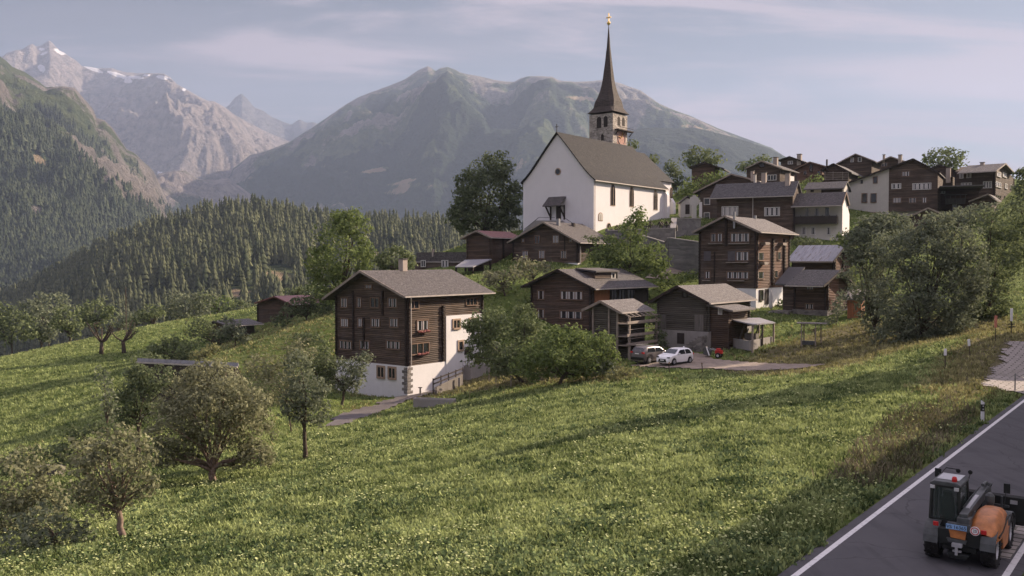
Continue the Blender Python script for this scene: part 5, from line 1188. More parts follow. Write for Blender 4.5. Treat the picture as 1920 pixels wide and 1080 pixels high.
h = House('shed', 'low grey-roofed outbuilding with white wall between the drying-rack barn and the balcony house', 1582, 366, 163, a=28, cat='shed'); h.lw(1512, 356, L=6); h.roof((1583, 352), (1590, 339.5), None, (1515, 340), MT['slate_dark'], og=.3, kind='x', gutter=False); h.walls('cream', z0=-3); one('plank_front', MT['plank_dark'], h.root, lambda m: m.box(h.front(1540, 355)[0], -.3, -.05, 0, -1, h.zroof(0) - .05)); h.win('f', 1521, 355, 1525, 359, 1, 'dark', 0)
h = smallhouse('dark gable roof half hidden in tree tops below the black and white house', 1776, 440, 150, 1698, (1689, 412), (1740, 389), (1784, 407), L=7, a=28, bb='beam_light', og=.8)
h = smallhouse('small dark roof with pale rim rising from the trees below the far right house', 1859, 400, 160, 1823, (1816, 377), (1852.5, 363), (1866, 373), L=6, a=36, bb='beam_light', og=.8)
# --- long house behind the big log house and the barns on the left
h = House('log_house', 'long low house with pale brown roof, between the big house and the red-roofed granary', 873, 512, 148, a=34); h.lw(776, 495, L=10); h.roof((880, 490), (882, 472.5), None, (781, 471.5), MT['slate'], og=.5, kind='x'); h.walls('wood_dark', z0=-3)
for w in ((790.5, 489, 797.5, 499.5), (829, 489, 840, 500)): h.win('f', *w, 2, 'white', .7)
h.chimney(812, 467, h.ridge_dist(812), .3, 1.6, 'chimney', False)
h = House('barn', 'dark barn with reddish sheet roof on the slope left of the big house', 545, 622, 148, a=36, cat='barn'); h.lw(483, 590, L=8); h.roof((476.7, 567.5), (514, 555), (546.7, 570), None, MT['roof_red'], og=.9, Lr=8.5); h.walls('wood_mid', z0=-3); h.corners(0)
h = House('barn', 'small half-hidden barn with pale roof strip at the left meadow edge', 428, 655, 140, a=36, cat='barn'); h.lw(396, 640, L=5); h.roof((386, 609), (400, 601), (428, 611), None, MT['slate_dark'], og=.7, Lr=6); h.walls('wood_dark', z0=-3)
h = House('open_shed', 'low shed with bluish sheet roof mostly hidden behind the big spreading orchard tree', 440, 735, 84, a=20, cat='shed'); h.lw(262, 710, L=4.5); h.roof((446, 686), (447, 680), None, (258, 684), MT['roof_plain'], og=.3, kind='x'); h.walls('plank_dark', z0=-3)

# --- retaining walls, cemetery
def wall_thing(name, label, pts, hgt, th, mat, cat='wall', coping=True, down=6.0):
    """pts: top line as world points"""
    c = pts[0]; r_ = thing(name, label, cat, tuple(c)); P0 = [Vector(p) - Vector(c) for p in pts]
    m = MB(); k = MB()
    for i in range(len(P0) - 1):
        a, b2 = P0[i], P0[i + 1]; d = (b2 - a); d.z = 0; d.normalize(); n = Vector((d.y, -d.x, 0)) * th / 2
        q = [a - n, b2 - n, b2 + n, a + n]; lo = [Vector((p.x, p.y, p.z - hgt - down)) for p in q]
        m.poly(q); m.poly(lo[::-1])
        for j in range(4): m.poly([q[(j + 1) % 4], q[j], lo[j], lo[(j + 1) % 4]])
        if coping: k.bar(a + Vector((0, 0, .085)), b2 + Vector((0, 0, .085)), th + .2, .16)
    m.build('wall', MT[mat], r_)
    if coping: k.build('coping', MT['concrete'], r_)
    return r_
wall_thing('retaining_wall', 'high grey stone retaining wall right of the church, below the cemetery', [P(1140, 434, 146), P(1205, 431, 145), P(1262, 429, 144), P(1264, 410, 150), P(1312, 411, 152)], 6, .7, 'retain')
wall_thing('retaining_wall', 'lower grey stone wall along the church lane, left of the tall three-storey house', [P(1196, 440, 141), P(1250, 456, 139), P(1256, 447, 137), P(1320, 456, 134)], 5, .6, 'retain')
# crosses and headstones on the terrace
def cross(mb, x, y, z, s, kind):
    if kind == 0: mb.box(x - .05 * s, x + .05 * s, y - .04, y + .04, z, z + 1.25 * s); mb.box(x - .32 * s, x + .32 * s, y - .04, y + .04, z + .75 * s, z + .87 * s); mb.prism([(x - .4 * s, z + .85 * s), (x, z + 1.35 * s), (x + .4 * s, z + .85 * s), (x + .4 * s, z + .95 * s), (x, z + 1.45 * s), (x - .4 * s, z + .95 * s)], y - .12, y + .12, 'y')
    else: mb.prism([(x - .28 * s, z), (x + .28 * s, z), (x + .28 * s, z + .7 * s), (x + .16 * s, z + .95 * s), (x - .16 * s, z + .95 * s), (x - .28 * s, z + .7 * s)], y - .08, y + .08, 'y')
random.seed(4)
protos = []; ORD = ['first', 'second', 'third', 'fourth', 'fifth', 'sixth', 'seventh', 'eighth', 'ninth']; cnt = {}
for k, mt in ((0, 'beam'), (1, 'stone')):
    m = MB(); cross(m, 0, 0, -.6, 1.15 if k == 0 else 1.1, k); me = bpy.data.meshes.new('grave'); me.from_pydata(m.v, [], m.f); me.materials.append(MT[mt]); protos.append(me)
for i in range(22):
    if i < 15: px, py, Y = 1207 + i * 4.3, 428 - i * .12 + random.uniform(-1, 1), 145.6 + random.uniform(0, 2)
    else: px, py, Y = 1138 + (i - 15) * 9.5, 434 + random.uniform(-.5, .5), 147.5
    k = 0 if random.random() < .6 else 1
    o = bpy.data.objects.new('grave_cross' if k == 0 else 'headstone', protos[k]); COL.objects.link(o); p = P(px, py, Y); o.location = p; o.rotation_euler = (0, 0, R(-38 + random.uniform(-12, 12)))
    side_ = 'along the terrace wall right of the church' if i < 15 else 'in front of the church side wall'
    cnt[(k, i < 15)] = cnt.get((k, i < 15), -1) + 1; od = ORD[cnt[(k, i < 15)]]
    props(o, od + (' wooden grave cross from the left, ' if k == 0 else ' rounded headstone from the left, ') + side_, 'grave marker', ('grave crosses ' if k == 0 else 'headstones ') + side_)
t = thing('stone_cross', 'pale stone cross monument on a pillar right of the church choir', 'monument', tuple(P(1301.5, 396, 158)))
one('pillar', MT['cream'], t, lambda m: m.box(-.35, .35, -.35, .35, -3, 1.0)); one('cross', MT['cream'], t, lambda m: (m.lathe([(.1, -.15), (.95, -.12), (.95, .12), (.1, .15)], 8, Matrix.Translation((0, 0, 1.75)) @ Matrix.Rotation(R(90), 4, 'X')), m.box(-1.05, 1.05, -.12, .12, 1.5, 2.0), m.box(-.25, .25, -.13, .13, .9, 2.8)))
t = thing('wayside_shrine', 'small tan shrine hut beside the stone cross', 'shrine', tuple(P(1287, 392, 170)))
one('wall', MT['cream'], t, lambda m: m.prism([(-1.3, -3), (1.3, -3), (1.3, 1.1), (0, 2.1), (-1.3, 1.1)], -1, 1, 'y')); one('roof', MT['slate'], t, lambda m: (m.prism([(-1.6, 1.0), (0, 2.25), (0, 2.4), (-1.6, 1.15)], -1.3, 1.3, 'y'), m.prism([(1.6, 1.0), (0, 2.25), (0, 2.4), (1.6, 1.15)], -1.3, 1.3, 'y'))); one('door', MT['beam'], t, lambda m: m.box(-.4, .4, -1.03, -1, -1, .8))
# ------------------------------------------------------------------ trees
def crown_arrays(blobs, leaf, cover, seed, clump=0.30, shell=0.55, droop=0.0, thin=0.0):
    """blobs: (cx,cy,cz,rx,ry,rz) local metres -> leaf quads as numpy arrays + cluster centres"""
    g = np.random.default_rng(seed); VV = []; LV = []; CC = []
    for (cx, cy, cz, rx, ry, rz) in blobs:
        rm = (rx * ry * rz) ** (1 / 3); cr = max(rm * clump * .8, leaf * 1.7)
        area = math.pi * rx * rz
        n = int(cover * area / (leaf * leaf * 0.62)); k = int(max(14, 4.2 * (rm / cr) ** 2))
        u = g.normal(size=(k, 3)); u /= np.linalg.norm(u, axis=1)[:, None]
        rad = g.uniform(shell, 1.0, k) ** 0.7
        c = u * rad[:, None] * np.array([rx, ry, rz]) * (1 - cr / rm * 0.55)
        jit = g.uniform(0.72, 1.12, k)[:, None]; c = c * jit + np.array([cx, cy, cz]); cv = g.uniform(0, 1, k); crs = cr * g.uniform(0.6, 1.35, k)
        CC += list(c)
        w = crs ** 2; ci = g.choice(k, n, p=w / w.sum())
        d = g.normal(size=(n, 3)); d /= np.linalg.norm(d, axis=1)[:, None]
        rr_ = g.uniform(0.45, 1, n) ** 0.5
        off = d * (rr_ * crs[ci])[:, None] * np.array([1.15, 1.15, 0.8]); off[:, 2] -= droop * (off[:, 0] ** 2 + off[:, 1] ** 2) / np.maximum(crs[ci], .1)
        p = c[ci] + off
        out = (p - np.array([cx, cy, cz])) / np.array([rx, ry, rz]); nn = g.normal(size=(n, 3)) * 0.42 + d * 1.0 + out * 0.25; nn[:, 2] += 0.2
        nn /= np.linalg.norm(nn, axis=1)[:, None]
        t = np.cross(nn, g.normal(size=(n, 3))); t /= np.linalg.norm(t, axis=1)[:, None]; b_ = np.cross(nn, t)
        s = leaf * g.uniform(0.6, 1.25, n)[:, None]
        q = np.stack([p - t * s * .62, p - b_ * s * .36 + t * s * .05, p + t * s * .62, p + b_ * s * .36 + t * s * .05], 1)
        VV.append(q.reshape(-1, 3)); lv = np.clip(0.32 * cv[ci] + g.uniform(0, 0.62, n) + 0.06, 0, 1); LV.append(np.repeat(lv, 4))
    V = np.concatenate(VV); L = np.concatenate(LV); Fc = np.arange(len(V)).reshape(-1, 4)
    return V, Fc, L, np.array(CC)
def limbs(m, base, fork, cc, r0, seed, n=14, k=7, bend=0.09):
    rnd = random.Random(seed); base = Vector(base); fork = Vector(fork)
    tr = []
    for i in range(7):
        t = i / 6; p = base.lerp(fork, t); w = r0 * bend * 3 * math.sin(math.pi * t); p += Vector((w * rnd.uniform(-1, 1), w * rnd.uniform(-1, 1), 0)); tr.append(p)
    m.tube(tr, [r0 * (1.35 - .25 * i if i < 2 else 1.0 - 0.06 * i) for i in range(7)], k)
    top = tr[-1]; cs = [Vector(c) for c in cc]; rnd.shuffle(cs)
    for c in cs[:n]:
        s = top - (top - base) * rnd.uniform(0, .25); mid = s.lerp(c, .5) + Vector((rnd.uniform(-.3, .3), rnd.uniform(-.3, .3), rnd.uniform(.0, .5))) * (c - s).length * .22
        r = r0 * rnd.uniform(.28, .5); m.tube([s, s.lerp(mid, .5) + Vector((0, 0, .1)), mid, mid.lerp(c, .5), c], [r, r * .8, r * .6, r * .4, r * .15], 5, False)
TREES = {}
def tree(name, label, base, blobs, leafm, tr=None, cover=2.6, leaf=None, seed=1, bark='bark', cat='tree', fork=None, group=None, clump=.30, depth=1.0, cap=26000, nl=14, dy=0.0, thick=None):
    """base: world point; blobs as pixel ellipses (cx,cy,rx,ry[,dY])"""
    Y = base[1]; k = Y / F; t = thing(name, label, cat, tuple(base), 0, group)
    bl = []
    for b_ in blobs:
        c = P(b_[0], b_[1], Y + (b_[4] if len(b_) > 4 else 0)); rx, rz = b_[2] * k * 1.12, b_[3] * k * 1.12
        bl.append((c.x - base[0], c.y - base[1], c.z - base[2], rx, min(rx, rz * 1.3) * depth, rz))
    lf = leaf * 1.35 if leaf else max(0.19, Y * 0.0030)
    area = sum(math.pi * b_[3] * b_[5] for b_ in bl); est = cover * area / (lf * lf * .62)
    if est > cap: lf *= math.sqrt(est / cap)
    V, Fc, L, CC = crown_arrays(bl, lf, cover, seed, clump)
    o = link('crown', mesh_np('crown', V, Fc, col={'lv': L}), t, MT[leafm])
    zc = min(b_[2] - b_[5] * .35 for b_ in bl); b0 = min(bl, key=lambda b_: b_[2])
    mx_ = sum(b_[0] for b_ in bl) / len(bl); f_ = fork or (mx_ * .45, b0[1] * .2, max(.6, zc))
    m = MB(); limbs(m, (0, 0, -.4), f_, CC, thick or max(.08, (bl[0][5] + bl[0][3]) * .035), seed, nl); m.build('trunk', MT[bark], t, True)
    return t
OG = onground
# orchard trees, lower left
tree('orchard_tree', 'big spreading orchard tree with twisted pale trunk, largest tree in the lower left meadow', hit(400, 903),
     [(395, 770, 92, 78), (330, 800, 55, 60, -1), (465, 800, 52, 66, 1), (400, 712, 62, 40, 1), (352, 740, 50, 48, 2), (440, 750, 60, 52, -1.5), (310, 850, 40, 28, -1), (480, 858, 40, 26), (345, 862, 30, 18), (440, 868, 26, 14)], 'leaf_apple', cover=3.4, seed=3, bark='bark_pale', clump=.22, cap=42000, leaf=.13, thick=.26, nl=24)
tree('orchard_tree', 'small leaning apple tree in the lower left corner, nearest the camera', hit(232, 1012),
     [(205, 880, 66, 62), (160, 850, 40, 40, .6), (250, 850, 42, 50, -.5), (200, 930, 50, 42), (215, 822, 44, 30), (270, 905, 26, 36), (150, 920, 26, 30)], 'leaf_apple', cover=2.3, seed=5, bark='bark_pale', clump=.22, cap=26000, leaf=.125, thick=.16, nl=18)
tree('orchard_tree', 'slender young orchard tree with bare lower trunk right of the big spreading tree', hit(573, 861),
     [(572, 742, 36, 44), (560, 700, 30, 42, .5), (590, 770, 32, 34), (545, 760, 26, 36), (600, 725, 20, 30), (552, 672, 20, 20)], 'leaf_grey', cover=2.5, seed=7, clump=.24, cap=16000, leaf=.14, thick=.16, nl=14)
tree('orchard_tree', 'apple tree with dark trunk in front of the white base of the big log house', hit(640, 762),
     [(640, 700, 36, 34), (668, 686, 26, 26), (610, 690, 26, 34), (690, 672, 14, 16), (655, 722, 36, 16)], 'leaf_grey', cover=2.4, seed=9, clump=.24, thick=.17)
tree('dark_tree', 'dark leafy tree behind the left side of the big spreading orchard tree', OG(255, 66),
     [(262, 745, 42, 62), (235, 770, 30, 40), (290, 710, 40, 30), (255, 700, 22, 22)], 'leaf_dark', cover=3, seed=11, cap=16000)
tree('dark_tree', 'second dark tree beyond the low bluish shed roof at the left', OG(285, 98), [(280, 690, 34, 34), (300, 705, 30, 26)], 'leaf_dark', cover=3, seed=12)
tree('young_tree', 'thin young tree with sparse pale foliage before the left meadow', OG(198, 58), [(197, 740, 20, 44), (190, 705, 14, 20), (205, 775, 18, 22)], 'leaf_grey', cover=1.1, seed=13, thick=.06)
for i, (px, Y, bl, lm, lab) in enumerate([
    (40, 40, [(35, 900, 50, 60), (70, 960, 56, 50), (20, 980, 50, 70), (90, 900, 40, 40)], 'leaf_apple', 'dense pale green bush at the left edge of the picture'),
    (95, 36, [(85, 985, 56, 52), (150, 1000, 30, 30), (50, 1030, 60, 50)], 'leaf_grey', 'grey green bush at the foot of the left corner, below the leaning apple tree'),
    (165, 47, [(150, 815, 34, 24), (195, 800, 26, 18), (120, 850, 30, 26)], 'leaf_dark', 'dark low bush behind the leaning apple tree'),
    (70, 54, [(60, 860, 46, 22), (20, 870, 36, 26), (100, 845, 30, 18)], 'leaf_dark', 'row of low dark shrubs along the near edge of the left meadow'),
    (545, 72, [(520, 720, 40, 50), (490, 690, 36, 34), (560, 660, 32, 26)], 'leaf_apple', 'broad pale bush between the spreading orchard tree and the big log house'),
    (600, 90, [(585, 660, 34, 40), (610, 690, 24, 30), (560, 640, 24, 20)], 'leaf_dark', 'dark bush at the left wall of the big log house'),
    ]): tree('bush', lab, OG(px, Y), bl, lm, cover=2.3, seed=30 + i, cat='bush', clump=.26, thick=.06, cap=15000)
# trees between the houses
tree('leafy_tree', 'rounded leafy tree right of the big log house, covering its white rear wall', hit(985, 716),
     [(950, 650, 56, 50), (905, 620, 30, 32), (985, 600, 26, 38), (960, 690, 50, 24), (920, 600, 38, 26), (1000, 640, 36, 40), (895, 655, 32, 32), (885, 610, 18, 18)], 'leaf_green', cover=3.4, seed=41, clump=.24, cap=26000)
tree('leafy_tree', 'low wide walnut-like tree with sunlit crown left of the granary with galleries', hit(1045, 722),
     [(1050, 662, 66, 40), (1100, 665, 46, 38), (1010, 668, 40, 36), (1060, 625, 40, 22), (1128, 645, 26, 30), (1090, 695, 66, 20), (1000, 690, 50, 24), (1140, 670, 20, 26)], 'leaf_bright', cover=3.4, seed=43, clump=.22, cap=28000)
tree('young_tree', 'young staked fruit tree in front of the rounded leafy tree', hit(942, 712), [(940, 672, 24, 28), (925, 655, 16, 22), (960, 660, 14, 24)], 'leaf_grey', cover=1.9, seed=45, thick=.07)
tree('young_tree', 'slim young conifer-like tree by the door steps of the big log house', hit(856, 712), [(856, 680, 13, 18), (856, 660, 8, 16), (848, 697, 12, 8)], 'leaf_dark', cover=2.2, seed=46, thick=.06)
tree('apple_tree', 'pale apple tree on the lawn below the red-roofed granary', OG(948, 121), [(935, 528, 30, 22), (960, 515, 22, 18), (915, 522, 20, 16)], 'leaf_apple', cover=2.2, seed=47, thick=.14)
tree('apple_tree', 'second pale apple tree against the wall of the house below the church', OG(1000, 123), [(998, 508, 36, 20), (980, 494, 18, 14), (1022, 498, 18, 12)], 'leaf_apple', cover=2.1, seed=49, thick=.12)
tree('leafy_tree', 'tall uneven leafy tree in front of the cemetery wall, right of the church gable', OG(1178, 128),
     [(1180, 480, 50, 38), (1190, 430, 28, 34), (1198, 398, 11, 14), (1150, 465, 30, 24), (1222, 480, 34, 28), (1118, 480, 24, 14), (1240, 505, 18, 22), (1170, 505, 56, 22)], 'leaf_bright', cover=3.4, seed=51, clump=.24, cap=24000)
tree('lime_tree', 'huge dark lime tree with several domes left of the church', OG(905, 168),
     [(912, 372, 60, 66), (930, 310, 34, 30), (955, 360, 28, 34), (880, 350, 30, 36), (900, 412, 62, 34), (865, 400, 24, 40), (960, 405, 22, 36)], 'leaf_dark', cover=4.0, seed=53, clump=.2, cap=30000)
tree('ash_tree', 'tall bright green ash tree behind the roof of the big log house', OG(640, 128),
     [(642, 470, 56, 62), (660, 420, 34, 30), (640, 405, 26, 14), (600, 500, 30, 44), (680, 480, 22, 44), (620, 540, 46, 34)], 'leaf_bright', cover=3.2, seed=55, clump=.22, cap=28000)
tree('leafy_tree', 'low rounded tree just right of the tall ash, behind the big house chimney', OG(740, 134), [(740, 484, 40, 26), (715, 495, 24, 20), (765, 490, 18, 20)], 'leaf_green', cover=3, seed=57)
tree('bush', 'dark bushes on the slope between the reddish barn and the big log house', OG(575, 137), [(560, 575, 34, 20), (590, 565, 26, 24), (530, 600, 22, 12), (610, 570, 20, 26)], 'leaf_dark', cover=2.8, seed=58, cat='bush')
# trees of the upper village
for i, (px, Y, bl, lm, lab) in enumerate([
    (1318, 215, [(1312, 292, 32, 18), (1335, 296, 22, 16), (1290, 300, 16, 16)], 'leaf_green', 'round tree on the skyline behind the flat-gabled hut'),
    (1270, 200, [(1258, 316, 12, 20), (1272, 335, 16, 24), (1254, 345, 14, 18)], 'leaf_dark', 'narrow dark tree right behind the church choir'),
    (1300, 180, [(1300, 350, 24, 20), (1335, 338, 26, 16), (1280, 365, 22, 14), (1350, 330, 14, 12)], 'leaf_bright', 'pale green shrubs between the choir and the upper village'),
    (1418, 215, [(1420, 302, 16, 11), (1395, 312, 20, 10), (1435, 298, 10, 10)], 'leaf_green', 'low tree top peeking over the sunlit chimney house'),
    (1770, 215, [(1765, 296, 34, 22), (1787, 300, 26, 22), (1745, 298, 18, 18), (1770, 315, 34, 16)], 'leaf_green', 'broad airy tree on the skyline between the gabled houses and the far right house'),
    (1515, 172, [(1510, 348, 12, 14), (1530, 335, 16, 8)], 'leaf_bright', 'small shrub beside the low grey-roofed outbuilding'),
    (1200, 185, [(1185, 272, 12, 12), (1225, 300, 16, 12)], 'leaf_green', 'tree crown rising behind the church tower'),
    ]): tree('leafy_tree' if 'tree' in lab else 'shrub', lab, OG(px, Y), bl, lm, cover=2.0 if 'airy' in lab else 2.8, seed=70 + i, cat='tree' if 'tree' in lab else 'shrub', clump=.24)
# right-hand trees
BT = [
    (1722, 90, [(1735, 480, 60, 62), (1695, 560, 66, 60), (1790, 460, 46, 60), (1755, 420, 34, 26), (1680, 465, 46, 40), (1825, 510, 34, 60), (1750, 590, 66, 56), (1680, 630, 48, 36), (1800, 560, 40, 60), (1730, 640, 60, 22)], 'leaf_grey', 'big leafy tree right of the huts with several dark trunks below', 46000),
    (1640, 97, [(1645, 450, 56, 44), (1622, 520, 46, 60), (1655, 590, 44, 50), (1612, 460, 30, 36), (1680, 425, 40, 28), (1640, 420, 34, 18)], 'leaf_grey', 'tall bushy tree just right of the rusty-roofed barn', 22000),
    (1850, 96, [(1850, 560, 46, 60), (1880, 480, 46, 60), (1820, 590, 34, 40), (1875, 420, 46, 36), (1860, 600, 50, 24)], 'leaf_green', 'dense tree behind the marker posts at the right edge', 30000),
    (1905, 128, [(1905, 420, 34, 50), (1915, 350, 14, 50), (1895, 470, 30, 40), (1925, 480, 30, 70)], 'leaf_dark', 'tall dark tree at the right edge beside the far right house', 20000),
    (1800, 130, [(1810, 410, 34, 26), (1780, 415, 30, 22), (1840, 400, 30, 24)], 'leaf_grey', 'tree crowns right below the small dark roof with pale rim', 14000),
    (1590, 130, [(1590, 455, 20, 16), (1610, 440, 22, 24), (1575, 445, 14, 10)], 'leaf_bright', 'pale shrub between the plastered balcony house and the rusty-roofed barn', 9000),
]
for i, (px, Y, bl, lm, lab, cap) in enumerate(BT): tree('leafy_tree' if 'shrub' not in lab else 'shrub', lab, OG(px, Y), bl, lm, cover=3.6, seed=90 + i, clump=.2, cap=cap, cat='tree' if 'shrub' not in lab else 'shrub', nl=22)
for i, (px, Y, bl, lm, lab) in enumerate([
    (1570, 104, [(1567, 580, 14, 20), (1575, 555, 9, 14), (1560, 600, 12, 10)], 'leaf_grey', 'small climbing shrub at the sunlit corner of the low-roofed hut'),
    (1460, 122, [(1466, 575, 13, 14), (1450, 585, 8, 10)], 'leaf_green', 'rounded garden bush beside the folded parasol'),
    (1270, 128, [(1275, 520, 22, 12), (1250, 535, 24, 12), (1300, 515, 14, 10)], 'leaf_bright', 'yellow green bushes below the church lane'),
    (1225, 96, [(1235, 625, 14, 18), (1228, 600, 10, 14), (1240, 645, 12, 10)], 'leaf_dark', 'dark creeper bush against the stone base of the grey barn'),
    (1130, 82, [(1135, 690, 24, 16), (1160, 700, 20, 10)], 'leaf_grey', 'grey bush at the field edge below the granary with galleries'),
    (1180, 79, [(1175, 698, 26, 10), (1150, 705, 18, 9)], 'leaf_yellow', 'yellowish weeds at the field edge left of the parked cars'),
    (1530, 100, [(1535, 640, 16, 8), (1510, 650, 14, 6)], 'leaf_yellow', 'low vine row beside the raised feeding rack'),
    (1500, 140, [(1490, 452, 34, 8), (1530, 455, 30, 7)], 'leaf_dark', 'dark hedge under the balcony of the plastered house'),
    (1200, 130, [(1110, 448, 20, 7), (1140, 446, 22, 6)], 'leaf_dark', 'low hedge at the right foot of the church gable'),
    ]): tree('bush', lab, OG(px, Y), bl, lm, cover=2.6, seed=110 + i, cat='bush', thick=.05, nl=6)
# trees round the left meadow
for i, (px, Y, bl, lm, lab) in enumerate([
    (20, 235, [(20, 610, 34, 40), (-10, 600, 30, 44), (50, 615, 24, 34)], 'leaf_green', 'first tree from the left picture edge behind the meadow'),
    (70, 240, [(78, 600, 26, 38), (92, 620, 18, 26)], 'leaf_grey', 'tapering tree near the left end of the row behind the meadow'),
    (130, 185, [(125, 595, 28, 28), (140, 615, 20, 20), (108, 610, 18, 20)], 'leaf_green', 'free-standing tree with short trunk on the far left meadow edge'),
    (175, 230, [(180, 580, 30, 24), (160, 590, 18, 26), (205, 585, 16, 22), (185, 605, 18, 16)], 'leaf_green', 'forked tree behind the bare-branched fruit trees'),
    (95, 262, [(95, 570, 34, 26), (60, 580, 26, 26)], 'leaf_grey', 'hazy broad tree behind the far left meadow edge'),
    (298, 196, [(290, 585, 24, 18), (270, 595, 20, 14), (250, 605, 14, 10)], 'leaf_green', 'rounded tree at the right end of the meadow crest'),
    (345, 215, [(350, 575, 38, 32), (320, 590, 20, 24), (380, 570, 28, 28)], 'leaf_grey', 'wide pale tree behind the meadow crest, left of the small half-hidden barn'),
    (445, 210, [(450, 580, 26, 22), (425, 590, 18, 16)], 'leaf_dark', 'dark tree top behind the small half-hidden barn'),
    (395, 134, [(375, 615, 30, 24), (405, 632, 28, 18), (430, 628, 16, 18)], 'leaf_dark', 'dark round bush left of the small half-hidden barn'),
    (440, 120, [(440, 620, 22, 22), (425, 610, 16, 20), (455, 630, 14, 16)], 'leaf_grey', 'small orchard tree with clear trunk on the mown slope'),
    (320, 118, [(320, 655, 40, 24), (290, 660, 24, 18), (350, 660, 26, 18), (320, 640, 24, 14)], 'leaf_green', 'broad low bush in front of the small half-hidden barn'),
    (375, 112, [(380, 665, 24, 12), (400, 655, 14, 12)], 'leaf_yellow', 'pale bush at the foot of the mown slope'),
    (480, 190, [(485, 585, 20, 18), (470, 600, 16, 16)], 'leaf_dark', 'dark tree left of the reddish-roofed barn'),
    (535, 170, [(550, 545, 30, 12), (580, 545, 20, 16)], 'leaf_green', 'green bush just above the reddish-roofed barn'),
    (220, 250, [(225, 600, 22, 16), (245, 595, 18, 12)], 'leaf_grey', 'grey shrub behind the bare-branched fruit trees'),
    (420, 270, [(415, 570, 30, 16), (380, 560, 22, 14)], 'leaf_bright', 'sunlit shrub below the dry brown clearing on the hill'),
    ]): tree('meadow_tree' if 'tree' in lab else 'bush', lab, OG(px, Y) if Y < 225 else Vector((OG(px, Y).x, Y, min(ztf(OG(px, Y).x, Y), P(px, 640, Y).z))), bl, lm, cover=2.6, seed=130 + i, cat='tree' if 'tree' in lab else 'bush', clump=.26, cap=7000, thick=.25 if Y > 160 and 'tree' in lab else None)
def bare_tree(label, base, hgt, seed, group=None):
    t = thing('bare_fruit_tree', label, 'tree', tuple(base), 0, group); rnd = random.Random(seed); m = MB(); tops = []
    f_ = Vector((rnd.uniform(-.3, .3), 0, hgt * .3)); m.tube([(0, 0, -.4), f_ * .5, f_], [.38, .3, .27], 7)
    for i in range(7):
        a = rnd.uniform(0, 6.28); q = f_ + Vector((math.cos(a) * hgt * .38, math.sin(a) * hgt * .38, hgt * rnd.uniform(.25, .6))); mid = f_.lerp(q, .5) + Vector((0, 0, -hgt * .05))
        m.tube([f_, mid, q], [.16, .11, .05], 5, False); tops.append(q)
        for j in range(4):
            s = mid.lerp(q, rnd.uniform(0, 1)); m.tube([s, s + Vector((rnd.uniform(-1, 1), rnd.uniform(-1, 1), rnd.uniform(.2, 1.2))) * hgt * .16], [.05, .015], 4, False)
    m.build('trunk', MT['bark'], t, True)
    V, Fc, L, _ = crown_arrays([(q.x, q.y, q.z, hgt * .13, hgt * .13, hgt * .1) for q in tops[:3]], .35, .6, seed)
    link('crown', mesh_np('crown', V, Fc, col={'lv': L}), t, MT['leaf_green']); return t
bare_tree('left one of two gnarled half-bare fruit trees on the left meadow', hit(190, 665), 6.2, 5)
bare_tree('right one of two gnarled half-bare fruit trees on the left meadow', hit(233, 662), 6.0, 8)

# ------------------------------------------------------------------ conifers
def conifer_template(layers, spikes, seed, droop=.35, rnd=False):
    g = random.Random(seed); V = [(0, 0, 0), (.03, 0, 0), (0, .03, 0)]; Fc = []; lv = [0, 0, 0]
    for i in range(layers):
        t = i / layers; z0 = .07 + .93 * t; r = .20 * (1 - t) ** .75 * g.uniform(.75, 1.15)
        if rnd: r = .30 * math.sin(math.pi * min(1, .12 + t * .9)) ** .6 * g.uniform(.75, 1.2); z0 = .12 + .8 * t
        zt_ = z0 + (1.75 / layers) * (1 - t * .4)
        n = len(V); zt_ = min(zt_, 1.0); V.append((0, 0, zt_)); lv.append(.35)
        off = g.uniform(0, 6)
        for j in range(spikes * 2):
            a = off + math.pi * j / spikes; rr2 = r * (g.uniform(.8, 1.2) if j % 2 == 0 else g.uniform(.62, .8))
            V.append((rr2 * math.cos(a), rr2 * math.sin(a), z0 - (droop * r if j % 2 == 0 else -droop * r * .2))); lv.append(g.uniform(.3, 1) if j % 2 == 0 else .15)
        for j in range(spikes * 2): Fc.append((n, n + 1 + j, n + 1 + (j + 1) % (spikes * 2)))
    return np.array(V), np.array(Fc), np.array(lv)
def scatter(tmps, pos, hts, seed, wid=1.0):
    g = np.random.default_rng(seed); VV = []; FF = []; LL = []; n = 0; which = g.integers(0, len(tmps), len(pos))
    for k, (V, Fc, lv) in enumerate(tmps):
        idx = np.where(which == k)[0]; m = len(idx)
        if not m: continue
        a = g.uniform(0, 6.28, m); c, s = np.cos(a), np.sin(a); h_ = hts[idx]; w = h_ * g.uniform(.7, 1.5, m) * wid
        x = (V[None, :, 0] * c[:, None] - V[None, :, 1] * s[:, None]) * w[:, None] + pos[idx, 0][:, None]
        y = (V[None, :, 0] * s[:, None] + V[None, :, 1] * c[:, None]) * w[:, None] + pos[idx, 1][:, None]
        z = V[None, :, 2] * h_[:, None] + pos[idx, 2][:, None]
        VV.append(np.stack([x, y, z], 2).reshape(-1, 3)); FF.append((Fc[None] + (np.arange(m) * len(V))[:, None, None] + n).reshape(-1, 3)); n += m * len(V)
        LL.append(np.clip(np.tile(lv, m) * np.repeat(g.uniform(.2, 1.15, m), len(V)) + np.repeat(g.uniform(-.1, .25, m), len(V)), 0, 1))
    return np.concatenate(VV), np.concatenate(FF), np.concatenate(LL)
